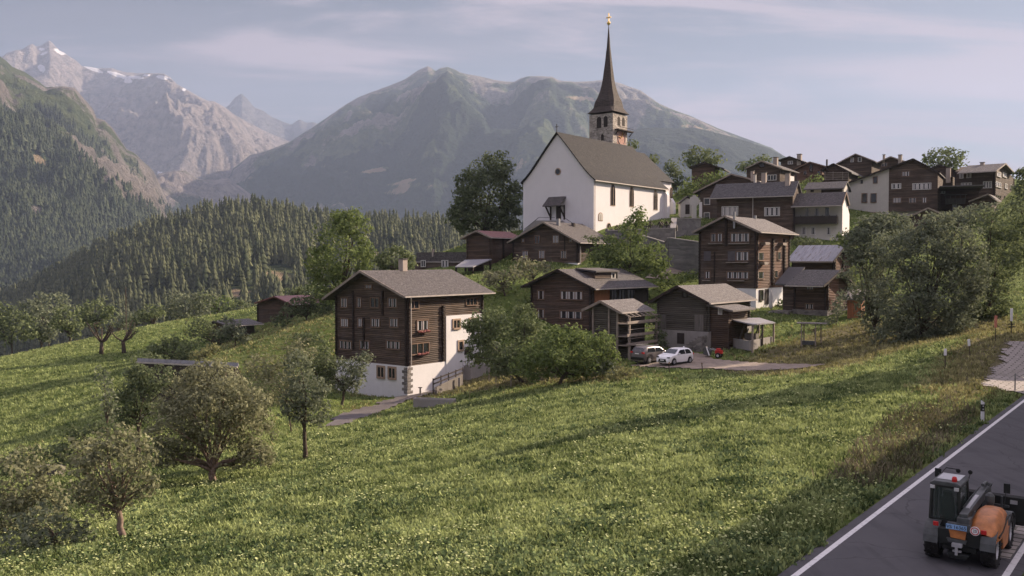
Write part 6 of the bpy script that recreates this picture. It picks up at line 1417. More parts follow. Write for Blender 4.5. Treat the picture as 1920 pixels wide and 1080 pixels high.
def grid_sample(G, n, seed, wfn, keep):
    X, Y, Z, c, U, Vp = G; g = np.random.default_rng(seed); h_, w = X.shape; w_ = wfn(G)[:-1, :-1].ravel(); w_ = w_ / w_.sum()
    i = g.choice((h_ - 1) * (w - 1), n, p=w_); r, q = i // (w - 1), i % (w - 1); a, b_ = g.uniform(0, 1, n), g.uniform(0, 1, n)
    def bl(A): return (A[r, q] * (1 - a) + A[r, q + 1] * a) * (1 - b_) + (A[r + 1, q] * (1 - a) + A[r + 1, q + 1] * a) * b_
    return np.c_[bl(X), bl(Y), bl(Z)], bl(U), bl(Vp)
def warea(G):
    X, Y = G[0], G[1]; A = np.abs(np.gradient(X, axis=1) * np.gradient(Y, axis=0)); return A
g0 = np.random.default_rng(5)
TL = [conifer_template(5, 4, s, .22) for s in range(6)]; TH_ = [conifer_template(11, 8, s + 20) for s in range(5)]
pos, U, Vq = grid_sample(FH, 20000, 3, lambda G: warea(G) * (G[3]['fo'] > .4), None)
order = np.argsort(pos[:, 1]); pos = pos[order]; U = U[order]; Vq = Vq[order]
vis = (U > -30) & (U < 860)
near = np.where(vis & (pos[:, 1] < 620) & (pos[:, 1] > 360))[0]; near = near[g0.permutation(len(near))[:270]]
hts = np.random.default_rng(8).uniform(8, 24, len(pos)) * np.where(pos[:, 1] < 620, 1.05, 1.0)
msk = np.ones(len(pos), bool); msk[near] = False
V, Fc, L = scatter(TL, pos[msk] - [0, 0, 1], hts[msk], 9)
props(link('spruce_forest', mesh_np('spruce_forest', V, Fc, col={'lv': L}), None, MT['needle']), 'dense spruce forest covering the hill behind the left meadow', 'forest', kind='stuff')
cm = [mesh_np('spruce', V_, F_, col={'lv': l_}) for V_, F_, l_ in TH_]
for q in cm: q.materials.append(MT['needle'])
tm = MB(); tm.tube([(0, 0, -.02), (0, 0, .3), (0, 0, .9)], [.012, .009, .002], 5); trm = bpy.data.meshes.new('spruce_trunk'); trm.from_pydata(tm.v, [], tm.f); trm.materials.append(MT['bark'])
for i in near:
    e = bpy.data.objects.new('spruce_tree', None); COL.objects.link(e); e.location = (pos[i, 0], pos[i, 1], pos[i, 2] - .6); h_ = float(hts[i]) * 1.1; e.scale = (h_, h_, h_); e.rotation_euler = (0, 0, random.uniform(0, 6.28))
    o = bpy.data.objects.new('crown', cm[random.randrange(5)]); COL.objects.link(o); o.parent = e
    o = bpy.data.objects.new('trunk', trm); COL.objects.link(o); o.parent = e
    props(e, 'dark pointed spruce among many like it on the hill behind the left meadow', 'spruce', 'spruces on the lower slope of the wooded hill')
T3 = [conifer_template(3, 3, s + 50, .2) for s in range(4)]
pos, U, Vq = grid_sample(LM, 42000, 4, lambda G: warea(G) * np.clip(G[3]['fo'] - .25, 0, 1) * (G[1] < 3300) * (G[4] > -120) * (G[5] < 640), None)
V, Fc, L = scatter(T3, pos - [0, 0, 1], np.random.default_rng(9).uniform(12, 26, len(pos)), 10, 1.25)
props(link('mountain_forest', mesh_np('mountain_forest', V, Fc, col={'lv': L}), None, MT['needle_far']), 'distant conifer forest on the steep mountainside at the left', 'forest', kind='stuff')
# ------------------------------------------------------------------ meadow cover
HOUSES = []
def footprint_mask(X, Y):
    m = np.zeros(X.shape, bool)
    for h in ALLH:
        dx, dy = X - h.o[0], Y - h.o[1]; x = dx * h.ex[0] + dy * h.ex[1]; y = dx * h.ey[0] + dy * h.ey[1]
        m |= (x > -h.W - .2) & (x < .2) & (y > -.2) & (y < h.L + .2)
    return m
g = np.random.default_rng(21)
def sample_ground(n, y0, y1, seed, pxr=(-200, 2120)):
    g = np.random.default_rng(seed); px = g.uniform(*pxr, n); Y = np.exp(g.uniform(math.log(y0), math.log(y1), n)); X = (px - 960) / F * Y
    s, t = road_s(X, Y); k = ~((s > -0.42 + .35 * fbm(X * 1.3, Y * 1.3, 61, 3)) & (s < RW + 4.8) & (t < 66) & (t > -18)); k &= (X > GX0) & (X < GX1)
    k &= ~footprint_mask(X, Y)
    for pl in LANES: k &= ~poly_mask(X, Y, pl)
    return X[k], Y[k]
FIELD = [hit(*p) for p in [(-200, 1150), (-150, 905), (150, 890), (480, 850), (620, 806), (760, 780), (900, 750), (1160, 722), (1400, 708), (1560, 716), (1760, 647), (1900, 615), (1960, 700), (1850, 790)]] + [Vector((9, 17, 0)), Vector((-12, 16, 0))]
MEADOW = [hit(*p) for p in [(-100, 690), (0, 672), (300, 614), (330, 640), (250, 700), (230, 790), (0, 850), (-100, 870)]]
def tufts(name, label, cat, X, Y, hfn, nb, matn, seed, lo=.55, hi=1.0, wid=.24):
    g = np.random.default_rng(seed); n = len(X); Z = zt(X, Y); h_ = hfn(X, Y, g); VV = []; LV = []; cv = np.clip(.5 + .75 * fbm(X / 1.2, Y / 1.2, 71, 4) + g.uniform(-.42, .42, n), 0, 1)
    for b_ in range(nb):
        a = g.uniform(0, 6.28, n); L_ = h_ * g.uniform(lo, hi, n); ln = g.uniform(.25, .8, n) * L_; w = np.maximum(L_ * wid, Y * .00045) * g.uniform(.7, 1.3, n)
        bx, by = X + g.normal(0, .5, n) * h_ * .7, Y + g.normal(0, .5, n) * h_ * .7; dx, dy = np.cos(a), np.sin(a)
        p0 = np.stack([bx - dy * w, by + dx * w, Z - .03], 1); p1 = np.stack([bx + dy * w, by - dx * w, Z - .03], 1)
        p2 = np.stack([bx + dx * ln + dy * w * .35, by + dy * ln - dx * w * .35, Z + L_ * .8], 1); p3 = np.stack([bx + dx * ln - dy * w * .35, by + dy * ln + dx * w * .35, Z + L_ * .8], 1)
        VV.append(np.stack([p0, p1, p2, p3], 1).reshape(-1, 3)); lv = np.clip(cv * .8 + g.uniform(0, .25, n), 0, 1); LV.append(np.repeat(lv, 4))
    V = np.concatenate(VV); return props(link(name, mesh_np(name, V, np.arange(len(V)).reshape(-1, 4), col={'lv': np.concatenate(LV)}), None, MT[matn]), label, cat, kind='stuff')
MT['grass'] = leafmat('meadow grass', (0.055, 0.09, 0.028), (0.31, 0.36, 0.15), .35)
MT['dry_grass'] = leafmat('dry grass', (0.11, 0.11, 0.045), (0.31, 0.295, 0.14), .3)
MT['dock'] = leafmat('reddish brown weeds', (0.075, 0.075, 0.04), (0.19, 0.17, 0.11), .2)
MT['umbel'] = leafmat('cream flower heads', (0.24, 0.31, 0.11), (0.46, 0.49, 0.24), .2)
MT['broad'] = leafmat('broad dark leaves', (0.04, 0.07, 0.03), (0.16, 0.21, 0.095), .25)
dsamp = lambda X, Y: dry[np.clip(((Y - GY0) / GS).astype(int), 0, dry.shape[0] - 1), np.clip(((X - GX0) / GS).astype(int), 0, dry.shape[1] - 1)]
X, Y = sample_ground(250000, 17, 210, 22)
inf = poly_mask(X, Y, FIELD); inm = poly_mask(X, Y, MEADOW); D = dsamp(X, Y)
k = (inf | inm) & (D + g.uniform(-.3, .3, len(X)) < .5)
tufts('meadow_grass', 'lush green grass of the big sloping meadow', 'grass', X[k], Y[k], lambda X, Y, g: g.uniform(.10, .25, len(X)) * (1 + Y / 200), 4, 'grass', 1)
k2 = inf & (D < .5) & (fbm(X / 3.1, Y / 3.1, 15, 4) + fbm(X / .8, Y / .8, 16, 2) * .5 > .08) & (g.uniform(0, 1, len(X)) < .35)
tufts('broad_leaf_plants', 'darker broad-leaved plants scattered through the meadow', 'plants', X[k2], Y[k2], lambda X, Y, g: g.uniform(.16, .30, len(X)), 4, 'broad', 2, wid=.45)
k3 = (~(inf | inm)) | (D > .35)
k3 &= g.uniform(0, 1, len(X)) < .7
dd = D + g.uniform(-.35, .35, len(X)) > .3
tufts('short_grass', 'short green grass on the verges and between the houses', 'grass', X[k3 & ~dd], Y[k3 & ~dd], lambda X, Y, g: g.uniform(.08, .26, len(X)) * (1 + Y / 200), 4, 'grass', 3)
tufts('dry_grass', 'dry yellowish grass on the verge and the steep slopes', 'grass', X[k3 & dd], Y[k3 & dd], lambda X, Y, g: g.uniform(.08, .3, len(X)) * (1 + Y / 260), 4, 'dry_grass', 4)
BANK = [hit(*p) for p in [(1560, 900), (1640, 815), (1690, 765), (1790, 745), (1830, 780), (1780, 830), (1700, 890), (1640, 920)]]
g9 = np.random.default_rng(77)
X2, Y2 = sample_ground(260000, 24, 60, 33, (1450, 1950)); k = poly_mask(X2, Y2, BANK)
tufts('brown_weeds', 'reddish brown seeding weeds on the bank beside the road', 'weeds', X2[k][:1400], Y2[k][:1400], lambda X, Y, g: g.uniform(.2, .55, len(X)), 4, 'dock', 5, wid=.1)
# cream umbels
X, Y = sample_ground(90000, 17, 110, 41); k = poly_mask(X, Y, FIELD) & (fbm(X / 5, Y / 5, 33, 4) + fbm(X / 1.2, Y / 1.2, 35, 2) * .6 + g.uniform(-.6, .6, len(X)) > .36) & (dsamp(X, Y) < .6)
X, Y = X[k], Y[k]; n = len(X); Z = zt(X, Y) + g.uniform(.28, .55, n); r_ = g.uniform(.014, .036, n) * (1 + Y / 70); VV = []
tx_, ty_ = g.normal(0, .25, n), g.normal(0, .25, n)
for j in range(5):
    a = j * 2 * math.pi / 5; VV.append(np.stack([X + r_ * math.cos(a), Y + r_ * math.sin(a), Z + r_ * (tx_ * math.cos(a) + ty_ * math.sin(a))], 1))
V = np.stack(VV, 1).reshape(-1, 3)
o = props(link('meadow_flowers', mesh_np('meadow_flowers', V, np.arange(len(V)).reshape(-1, 5), col={'lv': np.repeat(g.uniform(0, 1, n), 5)}), None, MT['umbel']), 'cream white umbel flower heads dotted all over the meadow', 'flowers', kind='stuff')
# ------------------------------------------------------------------ vehicles and small things
MT['orange'] = flat('orange machine paint', (0.40, 0.15, 0.045), 0.45, var=0.35, sc=5, spec=0.5)
MT['black_plastic'] = flat('black plastic', (0.018, 0.02, 0.019), 0.5, var=0.3)
MT['machine_grey'] = flat('dark machine grey', (0.07, 0.075, 0.075), 0.5, var=0.3, sc=5)
MT['rubber'] = flat('tyre rubber', (0.018, 0.017, 0.017), 0.85, var=0.4, sc=8)
MT['rim'] = flat('pale grey rim', (0.42, 0.42, 0.43), 0.4, 0.3)
MT['car_white'] = flat('white car paint', (0.80, 0.80, 0.80), 0.25, var=0.02, spec=0.6)
MT['car_grey'] = flat('grey car paint', (0.17, 0.155, 0.15), 0.3, 0.5, var=0.1, spec=0.6)
MT['car_glass'] = flat('tinted car glass', (0.02, 0.022, 0.026), 0.06, var=0.02, spec=0.8)
MT['plate_blue'] = flat('blue number plate', (0.26, 0.42, 0.66), 0.5, var=0.05)
MT['ink'] = flat('black lettering', (0.01, 0.012, 0.02), 0.6)
MT['lamp_red'] = flat('red lamp glass', (0.5, 0.03, 0.03), 0.3)
MT['lamp_clear'] = flat('clear lamp glass', (0.7, 0.7, 0.7), 0.1, 0.3)
def text_obj(name, body, size, M, mat, parent):
    cu = bpy.data.curves.new(name, 'FONT'); cu.body = body; cu.size = size; cu.align_x = 'CENTER'; cu.align_y = 'CENTER'; cu.extrude = 0.004
    tmp = bpy.data.objects.new('tmp', cu); COL.objects.link(tmp); dg = bpy.context.evaluated_depsgraph_get(); me = bpy.data.meshes.new_from_object(tmp.evaluated_get(dg)); bpy.data.objects.remove(tmp)
    me.transform(M); me.materials.clear(); return link(name, me, parent, mat)
def wheel(parent, x, y, r, w, side, mats=('rubber', 'rim'), lugs=0, spokes=0):
    M = Matrix.Translation((x, y, r)) @ Matrix.Rotation(R(90), 4, 'Y')
    e = bpy.data.objects.new('wheel', None); COL.objects.link(e); e.parent = parent
    m = MB(); m.lathe([(r * .62, -w * .5), (r * .93, -w * .5), (r, -w * .36), (r, w * .36), (r * .93, w * .5), (r * .62, w * .5)], 26, M, ring=True)
    if lugs:
        for i in range(lugs):
            a = 2 * math.pi * i / lugs
            for s in (-1, 1):
                a2 = a + (math.pi / lugs if s > 0 else 0)
                m.bar((x + s * w * .03, y + (r + .01) * math.cos(a2), r + (r + .01) * math.sin(a2)), (x + s * w * .5, y + (r - .01) * math.cos(a2 + .22), r + (r - .01) * math.sin(a2 + .22)), .06, .05, (0, math.cos(a2), math.sin(a2)))
    m.build('tyre', MT[mats[0]], e)
    m = MB(); m.lathe([(0.02, -w * .3), (r * .25, -w * .35), (r * .3, -w * .15), (r * .56, -w * .2), (r * .64, -w * .46), (r * .64, w * .46), (r * .56, w * .2), (r * .3, w * .15), (r * .25, w * .35), (.02, w * .3)], 20, M)
    m.build('rim', MT[mats[1]], e)
    if spokes:
        m = MB()
        for i in range(spokes): a = 2 * math.pi * i / spokes; m.bar((x + side * w * .47, y, r), (x + side * w * .49, y + r * .6 * math.cos(a), r + r * .6 * math.sin(a)), r * .16, .04, (1, 0, 0))
        m.build('spokes', MT['rim'], e)
# --- compact loader on the road, seen from behind
HD = R(37.6); c = (P(1806, 1058, 8 * F / 568.0)); t = thing('compact_loader', 'orange and black compact telescopic loader driving away on the road, bucket in front', 'loader', (c.x - .05, c.y, 0.0), -HD)
LD = t; t.scale = (.93, .93, .93)
for x, y, s in ((-.74, 0, -1), (.74, 0, 1), (-.74, 2.15, -1), (.74, 2.15, 1)): wheel(t, x, y + .1, .50, .36, s, lugs=16)
one('chassis', MT['black_plastic'], t, lambda m: (m.box(-.45, .45, -.35, 2.7, .38, .82), m.box(-.55, .55, -.42, -.2, .55, 1.0), m.box(-.62, .62, .02, .18, .42, .58), m.box(-.62, .62, 2.17, 2.33, .42, .58), m.prism([(-.3, .35), (.3, .35), (.22, .2), (-.22, .2)], -.5, .1, 'y')), bevel=.03)
for x, y, s in ((-.74, .1, -1), (.74, .1, 1), (-.74, 2.25, -1), (.74, 2.25, 1)):
    m = MB(); rr0, rr1 = .57, .60; n = 9
    for i in range(n):
        a0 = R(5) + i * R(175) / n; a1 = R(5) + (i + 1) * R(175) / n
        p = [(y - rr0 * math.cos(a0), .5 + rr0 * math.sin(a0)), (y - rr0 * math.cos(a1), .5 + rr0 * math.sin(a1)), (y - rr1 * math.cos(a1), .5 + rr1 * math.sin(a1)), (y - rr1 * math.cos(a0), .5 + rr1 * math.sin(a0))]
        m.prism(p, x - .19, x + .2, 'x')
    m.build('fender', MT['machine_grey'], t)
# cab
cx0, cx1, cy0, cy1, cz0, cz1 = -.86, -.08, .05, 1.35, .82, 2.12
m = MB()
for (x, y, x2, y2) in ((cx0, cy0, cx0 + .04, cy0 + .08), (cx1, cy0, cx1 - .04, cy0 + .08), (cx0, cy1, cx0 + .04, cy1 - .15), (cx1, cy1, cx1 - .04, cy1 - .15), (cx0, .75, cx0 + .04, .75)):
    m.bar((x, y, cz0), (x2, y2, cz1), .075)
for a, b_ in (((cx0, cy0), (cx1, cy0)), ((cx0, cy1), (cx1, cy1)), ((cx0, cy0), (cx0, cy1)), ((cx1, cy0), (cx1, cy1))): m.bar((*a, cz0), (*b_, cz0), .09)
m.bar((cx0 + .04, cy0 + .08, 2.08), (cx1 - .04, cy0 + .08, 2.08), .08); m.build('cab_frame', MT['black_plastic'], t)
one('cab_floor', MT['black_plastic'], t, lambda m: (m.box(cx0, cx1, cy0, cy1, .62, .84), m.box(cx0 + .02, cx1, cy0 - .02, cy0 + .06, .82, 1.12)))
cr_ = one('cab_roof', MT['machine_grey'], t, lambda m: m.prism([(cx0 - .02, 2.1), (cx1 + .02, 2.1), (cx1 + .02, 2.16), (cx1 - .1, 2.22), (cx0 + .1, 2.22), (cx0 - .02, 2.16)], cy0 + .0, cy1 - .05, 'y'), bevel=.02)
one('roof_panel', MT['rim'], cr_, lambda m: m.box(cx0 + .1, cx1 - .08, cy0 + .3, cy1 - .15, 2.222, 2.235))
gm, gnt, gb = newmat('cab glass'); gb.inputs['Base Color'].default_value = (.06, .08, .07, 1); gb.inputs['Roughness'].default_value = .05; gb.inputs['Alpha'].default_value = .4
one('cab_window', gm, t, lambda m: (m.box(cx0 + .05, cx1 - .05, cy0 + .04, cy0 + .055, 1.12, 2.05), m.box(cx1 - .03, cx1 - .02, cy0 + .1, cy1 - .12, 1.0, 2.05), m.box(cx0 + .02, cx0 + .03, cy0 + .1, cy1 - .12, .9, 2.05), m.box(cx0 + .05, cx1 - .05, cy1 - .12, cy1 - .105, .9, 2.05)))
one('seat', MT['black_plastic'], t, lambda m: (m.box(-.68, -.26, .45, .9, .84, 1.12), m.prism([(.45, 1.1), (.56, 1.1), (.46, 1.75), (.36, 1.75)], -.66, -.28, 'x'), m.box(-.6, -.34, .36, .46, 1.7, 1.9)), bevel=.04)
one('steering_wheel', MT['black_plastic'], t, lambda m: (m.lathe([(.15, 0), (.17, .02), (.15, .04)], 14, ring=True, M=Matrix.Translation((-.47, 1.05, 1.35)) @ Matrix.Rotation(R(-30), 4, 'X')), m.bar((-.47, 1.2, .9), (-.47, 1.05, 1.36), .05)))
one('beacon', MT['lamp_red'], t, lambda m: m.lathe([(.07, 2.2), (.075, 2.3), (.05, 2.36), (.005, 2.37)], 12, Matrix.Translation((cx1 - .18, cy0 + .2, 0))))
for i, (x, y) in enumerate(((cx0 + .06, cy0), (cx1 - .08, cy0))): one('work_lamp', MT['lamp_clear'], t, lambda m: m.box(x - .06, x + .06, y - .05, y + .02, 2.0, 2.09))
def mirror(pts, c, w=.1, h=.16, shape='box'):
    o = one('mirror_arm', MT['black_plastic'], t, lambda m: m.tube(pts, .016, 6))
    one('mirror', MT['black_plastic'], o, lambda m: m.box(c[0] - w / 2, c[0] + w / 2, c[1] - .02, c[1] + .02, c[2] - h / 2, c[2] + h / 2) if shape == 'box' else m.lathe([(.005, -.03), (.06, -.02), (.065, .02), (.005, .03)], 12, Matrix.Translation(c) @ Matrix.Rotation(R(90), 4, 'X')))
mirror([(cx0, cy1 - .1, 2.1), (cx0 - .08, cy1 + .1, 2.18)], (cx0 - .1, cy1 + .1, 2.16), .18, .26)
mirror([(cx0, cy1 - .1, 2.15), (cx0 + .1, cy1 + .2, 2.32), (cx0 + .42, cy1 + .25, 2.3)], (cx0 + .44, cy1 + .22, 2.27), shape='round'); mirror([(cx1, cy1 - .15, 2.1), (cx1 + .03, cy1, 2.28)], (cx1 + .03, cy1, 2.32), shape='round')
mirror([(.62, 2.75, 1.0), (.66, 2.95, 1.55)], (.68, 2.95, 1.62), .18, .3)
# boom
bo = one('boom', MT['machine_grey'], t, lambda m: (m.bar((.1, -.35, 1.34), (.1, 2.2, 1.5), .22, .26), m.bar((.1, 2.0, 1.49), (.1, 3.05, 1.56), .17, .2)), bevel=.02)
one('inner_boom', MT['rim'], bo, lambda m: m.bar((.1, .2, 1.51), (.1, 1.6, 1.6), .1, .03)); one('boom_head', MT['machine_grey'], bo, lambda m: (m.prism([(2.9, 1.68), (3.2, 1.62), (3.3, .65), (3.05, .55), (2.9, 1.0)], 0, .2, 'x'), m.tube([(.1, 2.4, 1.75), (.1, 3.0, 1.72)], .05, 8), m.tube([(-.02, 3.1, 1.65), (.24, 3.1, 1.65)], .06, 8)))
one('hydraulic_hose', MT['black_plastic'], bo, lambda m: (m.tube([(.22, -.2, 1.3), (.3, .1, 1.45), (.25, .5, 1.4)], .025, 6), m.tube([(-.02, .2, 1.5), (-.03, 1.2, 1.57), (0, 2.4, 1.66)], .022, 6), m.tube([(.2, 2.2, 1.6), (.3, 2.7, 1.75), (.22, 3.05, 1.65)], .02, 6)))
one('boom_tower', MT['machine_grey'], t, lambda m: (m.box(-.06, .28, -.42, -.05, .8, 1.36), m.box(-.3, .3, -.46, -.3, 1.0, 1.2)), bevel=.02)
# engine hood: rounded loft
m = MB(); st = [(-.32, .35, .95), (-.2, .42, 1.18), (.1, .46, 1.36), (.7, .47, 1.46), (1.3, .45, 1.43), (1.75, .38, 1.28), (1.98, .30, 1.05)]; xc = .58
for y, w, zt_ in st:
    for a in np.linspace(0, math.pi, 11): m.v.append((xc + w * .86 * math.copysign(abs(math.cos(a)) ** .55, math.cos(a)), y, .78 + (zt_ - .78) * max(0, math.sin(a)) ** .6))
for i in range(len(st) - 1):
    for j in range(10): a = i * 11 + j; m.f.append([a, a + 1, a + 12, a + 11]); m.uv += [(0, 0)] * 4
m.f.append(list(range(11))); m.uv += [(0, 0)] * 11; m.f.append([(len(st) - 1) * 11 + j for j in reversed(range(11))]); m.uv += [(0, 0)] * 11
m.build('engine_hood', MT['orange'], t, True)
one('side_panel', MT['orange'], t, lambda m: (m.prism([(.75, .35), (1.5, .35), (1.6, .62), (1.75, .8), (.55, .8)], .84, .95, 'x'), m.box(.2, .93, -.3, 1.9, .74, .8)), bevel=.02)
one('hood_trim', MT['black_plastic'], t, lambda m: m.prism([(-.1, .86), (.5, .9), (1.2, 1.14), (1.7, 1.12), (1.7, 1.18), (1.15, 1.22), (.5, .98), (-.1, .92)], .955, .985, 'x'))
one('exhaust', MT['machine_grey'], t, lambda m: m.lathe([(.1, 1.35), (.13, 1.45), (.13, 1.62), (.06, 1.7)], 14, Matrix.Translation((.42, 1.7, 0))))
# rear: plate, panel, speed sign, lamps, hitch
MR = lambda x, z, y=-.49: Matrix.Translation((x, y, z)) @ Matrix.Rotation(R(90), 4, 'X')
pl = one('number_plate', MT['plate_blue'], t, lambda m: m.box(-.32, .22, -.49, -.47, 1.02, 1.16), bevel=.004); text_obj('plate_text', 'VS 16365', .135, MR(-.05, 1.09, -.492), MT['ink'], pl)
one('rear_panel', MT['orange'], t, lambda m: m.prism([(-.25, 1.0), (.2, 1.0), (.17, .76), (-.2, .78)], -.46, -.42, 'y')); one('rear_step', MT['machine_grey'], t, lambda m: m.prism([(-.3, .76), (.22, .75), (.2, .64), (-.26, .66)], -.5, -.4, 'y'))
M_ = Matrix.Translation((.42, -.44, 1.06)) @ Matrix.Rotation(R(90), 4, 'X')
sg = one('speed_sign', MT['white'], t, lambda m: m.lathe([(.01, .0), (.125, .0), (.125, .02), (.01, .02)], 24, M_)); one('sign_ring', MT['lamp_red'], sg, lambda m: m.lathe([(.085, .021), (.108, .021), (.108, .026), (.085, .026)], 24, M_, ring=True)); text_obj('sign_text', '25', .11, M_ @ Matrix.Translation((0, 0, .024)), MT['ink'], sg)
for x, z in ((-.62, 1.06), (.62, 1.02)): one('tail_lamp', MT['lamp_red'], t, lambda m: m.box(x - .07, x + .07, -.36, -.3, z - .05, z + .07), bevel=.01)
one('hitch', MT['rim'], t, lambda m: (m.box(-.14, .12, -.62, -.45, .56, .66), m.tube([(-.02, -.6, .34), (-.02, -.6, .56)], .04, 8), m.box(-.12, .1, -.6, -.5, .42, .46)))
# bucket
m = MB(); pr = [(3.3, .55), (3.32, 1.28), (3.4, 1.34), (4.0, 1.2), (4.02, 1.14), (3.42, 1.24), (3.4, .62), (4.1, .38), (4.12, .32), (3.4, .42)]
m.prism(pr, -.62, 1.12, 'x'); sidep = [(3.3, .45), (3.32, 1.32), (4.0, 1.2), (4.12, .32), (3.4, .40)]
m.prism(sidep, -.66, -.62, 'x'); m.prism(sidep, 1.12, 1.16, 'x'); bk = m.build('bucket', MT['black_plastic'], t)
one('bucket_label', MT['rim'], bk, lambda m: m.box(.72, .92, 3.285, 3.3, 1.08, 1.2))
one('bucket_carrier', MT['machine_grey'], bk, lambda m: (m.bar((-.3, 3.24, 1.0), (.7, 3.24, 1.0), .07), m.bar((-.3, 3.24, .6), (.7, 3.24, .6), .07), m.bar((.5, 3.22, .4), (.5, 3.22, 1.3), .06)))

# --- cars
def car(name, label, loc, head, prof, paint, L, hw, belt, wb0, wb1, r, suv=False):
    """head = angle of the forward axis from +Y to the right"""
    t = thing(name, label, 'car', loc, -head)
    ys = [p[0] for p in prof]; n = 0; m = MB(); YS = np.linspace(0, L, 34)
    def top(y): return float(np.interp(y, ys, [p[1] for p in prof]))
    def width(y): e = min(y, L - y) / .55; return hw * (0.80 + .20 * min(1, max(0, e)) ** .5)
    def bot(y):
        z = .22
        for w in (wb0, wb1):
            d = abs(y - w)
            if d < r * 1.18: z = max(z, r + math.sqrt(max(0, (r * 1.18) ** 2 - d * d)) * .98)
        return z
    ks = 7
    for y in YS:
        tz = top(y); w = width(y); bz = min(belt(y), tz - .04); wt_ = w - max(0, tz - bz) * (.30 if suv else .40); b_ = min(bot(y), bz - .1)
        sec = [(w * .93, b_), (w, b_ + (bz - b_) * .45), (w * .985, bz), (wt_ + (w - wt_) * .08, tz - .09 if tz - bz > .15 else bz + (tz - bz) * .5), (wt_ * .88, tz - .01), (wt_ * .45, tz + .01), (0, tz + .012)]
        full = [(a, z) for a, z in sec] + [(-a, z) for a, z in sec[-2::-1]]
        for a, z in full: m.v.append((a, y, z))
    K = 13
    for i in range(len(YS) - 1):
        for j in range(K - 1): a = i * K + j; m.f.append([a, a + K, a + K + 1, a + 1]); m.uv += [(0, 0)] * 4
    m.f.append(list(range(K))); m.uv += [(0, 0)] * K; m.f.append([(len(YS) - 1) * K + j for j in reversed(range(K))]); m.uv += [(0, 0)] * K
    m.build('body', MT[paint], t, True)
    one('underbody', MT['black_plastic'], t, lambda q: q.box(-hw * .88, hw * .88, .12, L - .12, .2, .55))
    for s in (-1, 1):
        for w in (wb0, wb1): wheel(t, s * (hw - .11), w, r, .2, s, spokes=5)
    return t, top, width
def glass_side(t, s, pts, hw, belt, top, k):
    def X(y, z): b_ = belt(y); return hw * .992 - max(0, z - b_) * k
    one('side_window', MT['car_glass'], t, lambda m: m.poly([(s * (X(y, z) + .012), y, z) for y, z in pts]))
bl1 = lambda y: .93 + .02 * math.sin(y)
q0 = hit(1263.5, 687); q1v = Vector((.74, .67, 0)).normalized(); hd = math.atan2(-q1v.x, -q1v.y)
# the front wheel nearest the camera stands at q0; local frame: forward = heading
fw = Vector((math.sin(hd), math.cos(hd), 0)); rt = Vector((math.cos(hd), -math.sin(hd), 0))
o0 = q0 - fw * 3.15 + rt * .78; o0.z = min(ztf(o0.x, o0.y), ztf(q0.x, q0.y)) + .12
prof1 = [(0, .62), (.04, .95), (.12, 1.08), (.38, 1.36), (.6, 1.46), (1.2, 1.5), (1.7, 1.49), (2.15, 1.42), (2.95, .98), (3.4, .9), (3.75, .78), (3.9, .6), (3.94, .45)]
t, top, wd = car('parked_car', 'small white hatchback facing the camera on the gravel lane', tuple(o0), hd, prof1, 'car_white', 3.94, .87, bl1, .68, 3.15, .31)
for s in (-1, 1):
    glass_side(t, s, [(.55, .98), (1.35, .97), (1.35, 1.38), (.85, 1.38), (.6, 1.25)], .87, bl1, top, .40); glass_side(t, s, [(1.45, .97), (2.7, .98), (2.15, 1.36), (1.45, 1.39)], .87, bl1, top, .40)
one('windscreen', MT['car_glass'], t, lambda m: m.poly([(-.70, 2.86, 1.06), (.70, 2.86, 1.06), (.55, 2.22, 1.42), (-.55, 2.22, 1.42)])); one('rear_window', MT['car_glass'], t, lambda m: m.poly([(-.6, .15, 1.14), (.6, .15, 1.14), (.5, .42, 1.41), (-.5, .42, 1.41)]))
one('grille', MT['black_plastic'], t, lambda m: (m.prism([(-.5, .28), (.5, .28), (.38, .58), (-.38, .58)], 3.86, 3.965, 'y')))
for s in (-1, 1): one('headlight', MT['machine_grey'], t, lambda m: m.prism([(s * .78, .66), (s * .45, .68), (s * .5, .77), (s * .74, .8)], 3.5, 3.84, 'y')); one('mirror', MT['car_white'], t, lambda m: m.box(min(s * .85, s * 1.02), max(s * .85, s * 1.02), 2.45, 2.6, .98, 1.1), bevel=.02); one('taillight', MT['lamp_red'], t, lambda m: m.box(min(s * .6, s * .78), max(s * .6, s * .78), .02, .2, .85, .97))
one('number_plate', MT['white'], t, lambda m: m.box(-.22, .22, 3.966, 3.975, .42, .52)); one('antenna', MT['white'], t, lambda m: m.prism([(.5, 1.47), (.75, 1.5), (.55, 1.6)], -.03, .03, 'x'))
q0 = hit(1217, 684); hd = math.atan2(.76, .65); fw = Vector((math.sin(hd), math.cos(hd), 0)); rt = Vector((math.cos(hd), -math.sin(hd), 0)); o0 = q0 - fw * .85 - rt * .82; o0.z = ztf(q0.x, q0.y) + .12
prof2 = [(0, .65), (.03, 1.05), (.12, 1.2), (.35, 1.56), (.7, 1.66), (1.6, 1.67), (2.3, 1.62), (2.6, 1.55), (3.3, 1.12), (3.9, 1.02), (4.2, .85), (4.32, .6)]
bl2 = lambda y: 1.05 + .0 * y
t, top, wd = car('parked_car', 'grey SUV facing away, parked behind the white hatchback', tuple(o0), hd, prof2, 'car_grey', 4.32, .92, bl2, .85, 3.42, .35, True)
for s in (-1, 1): glass_side(t, s, [(.55, 1.1), (1.7, 1.1), (1.7, 1.5), (.75, 1.5)], .92, bl2, top, .30); glass_side(t, s, [(1.8, 1.1), (3.0, 1.1), (2.5, 1.48), (1.8, 1.5)], .92, bl2, top, .30)
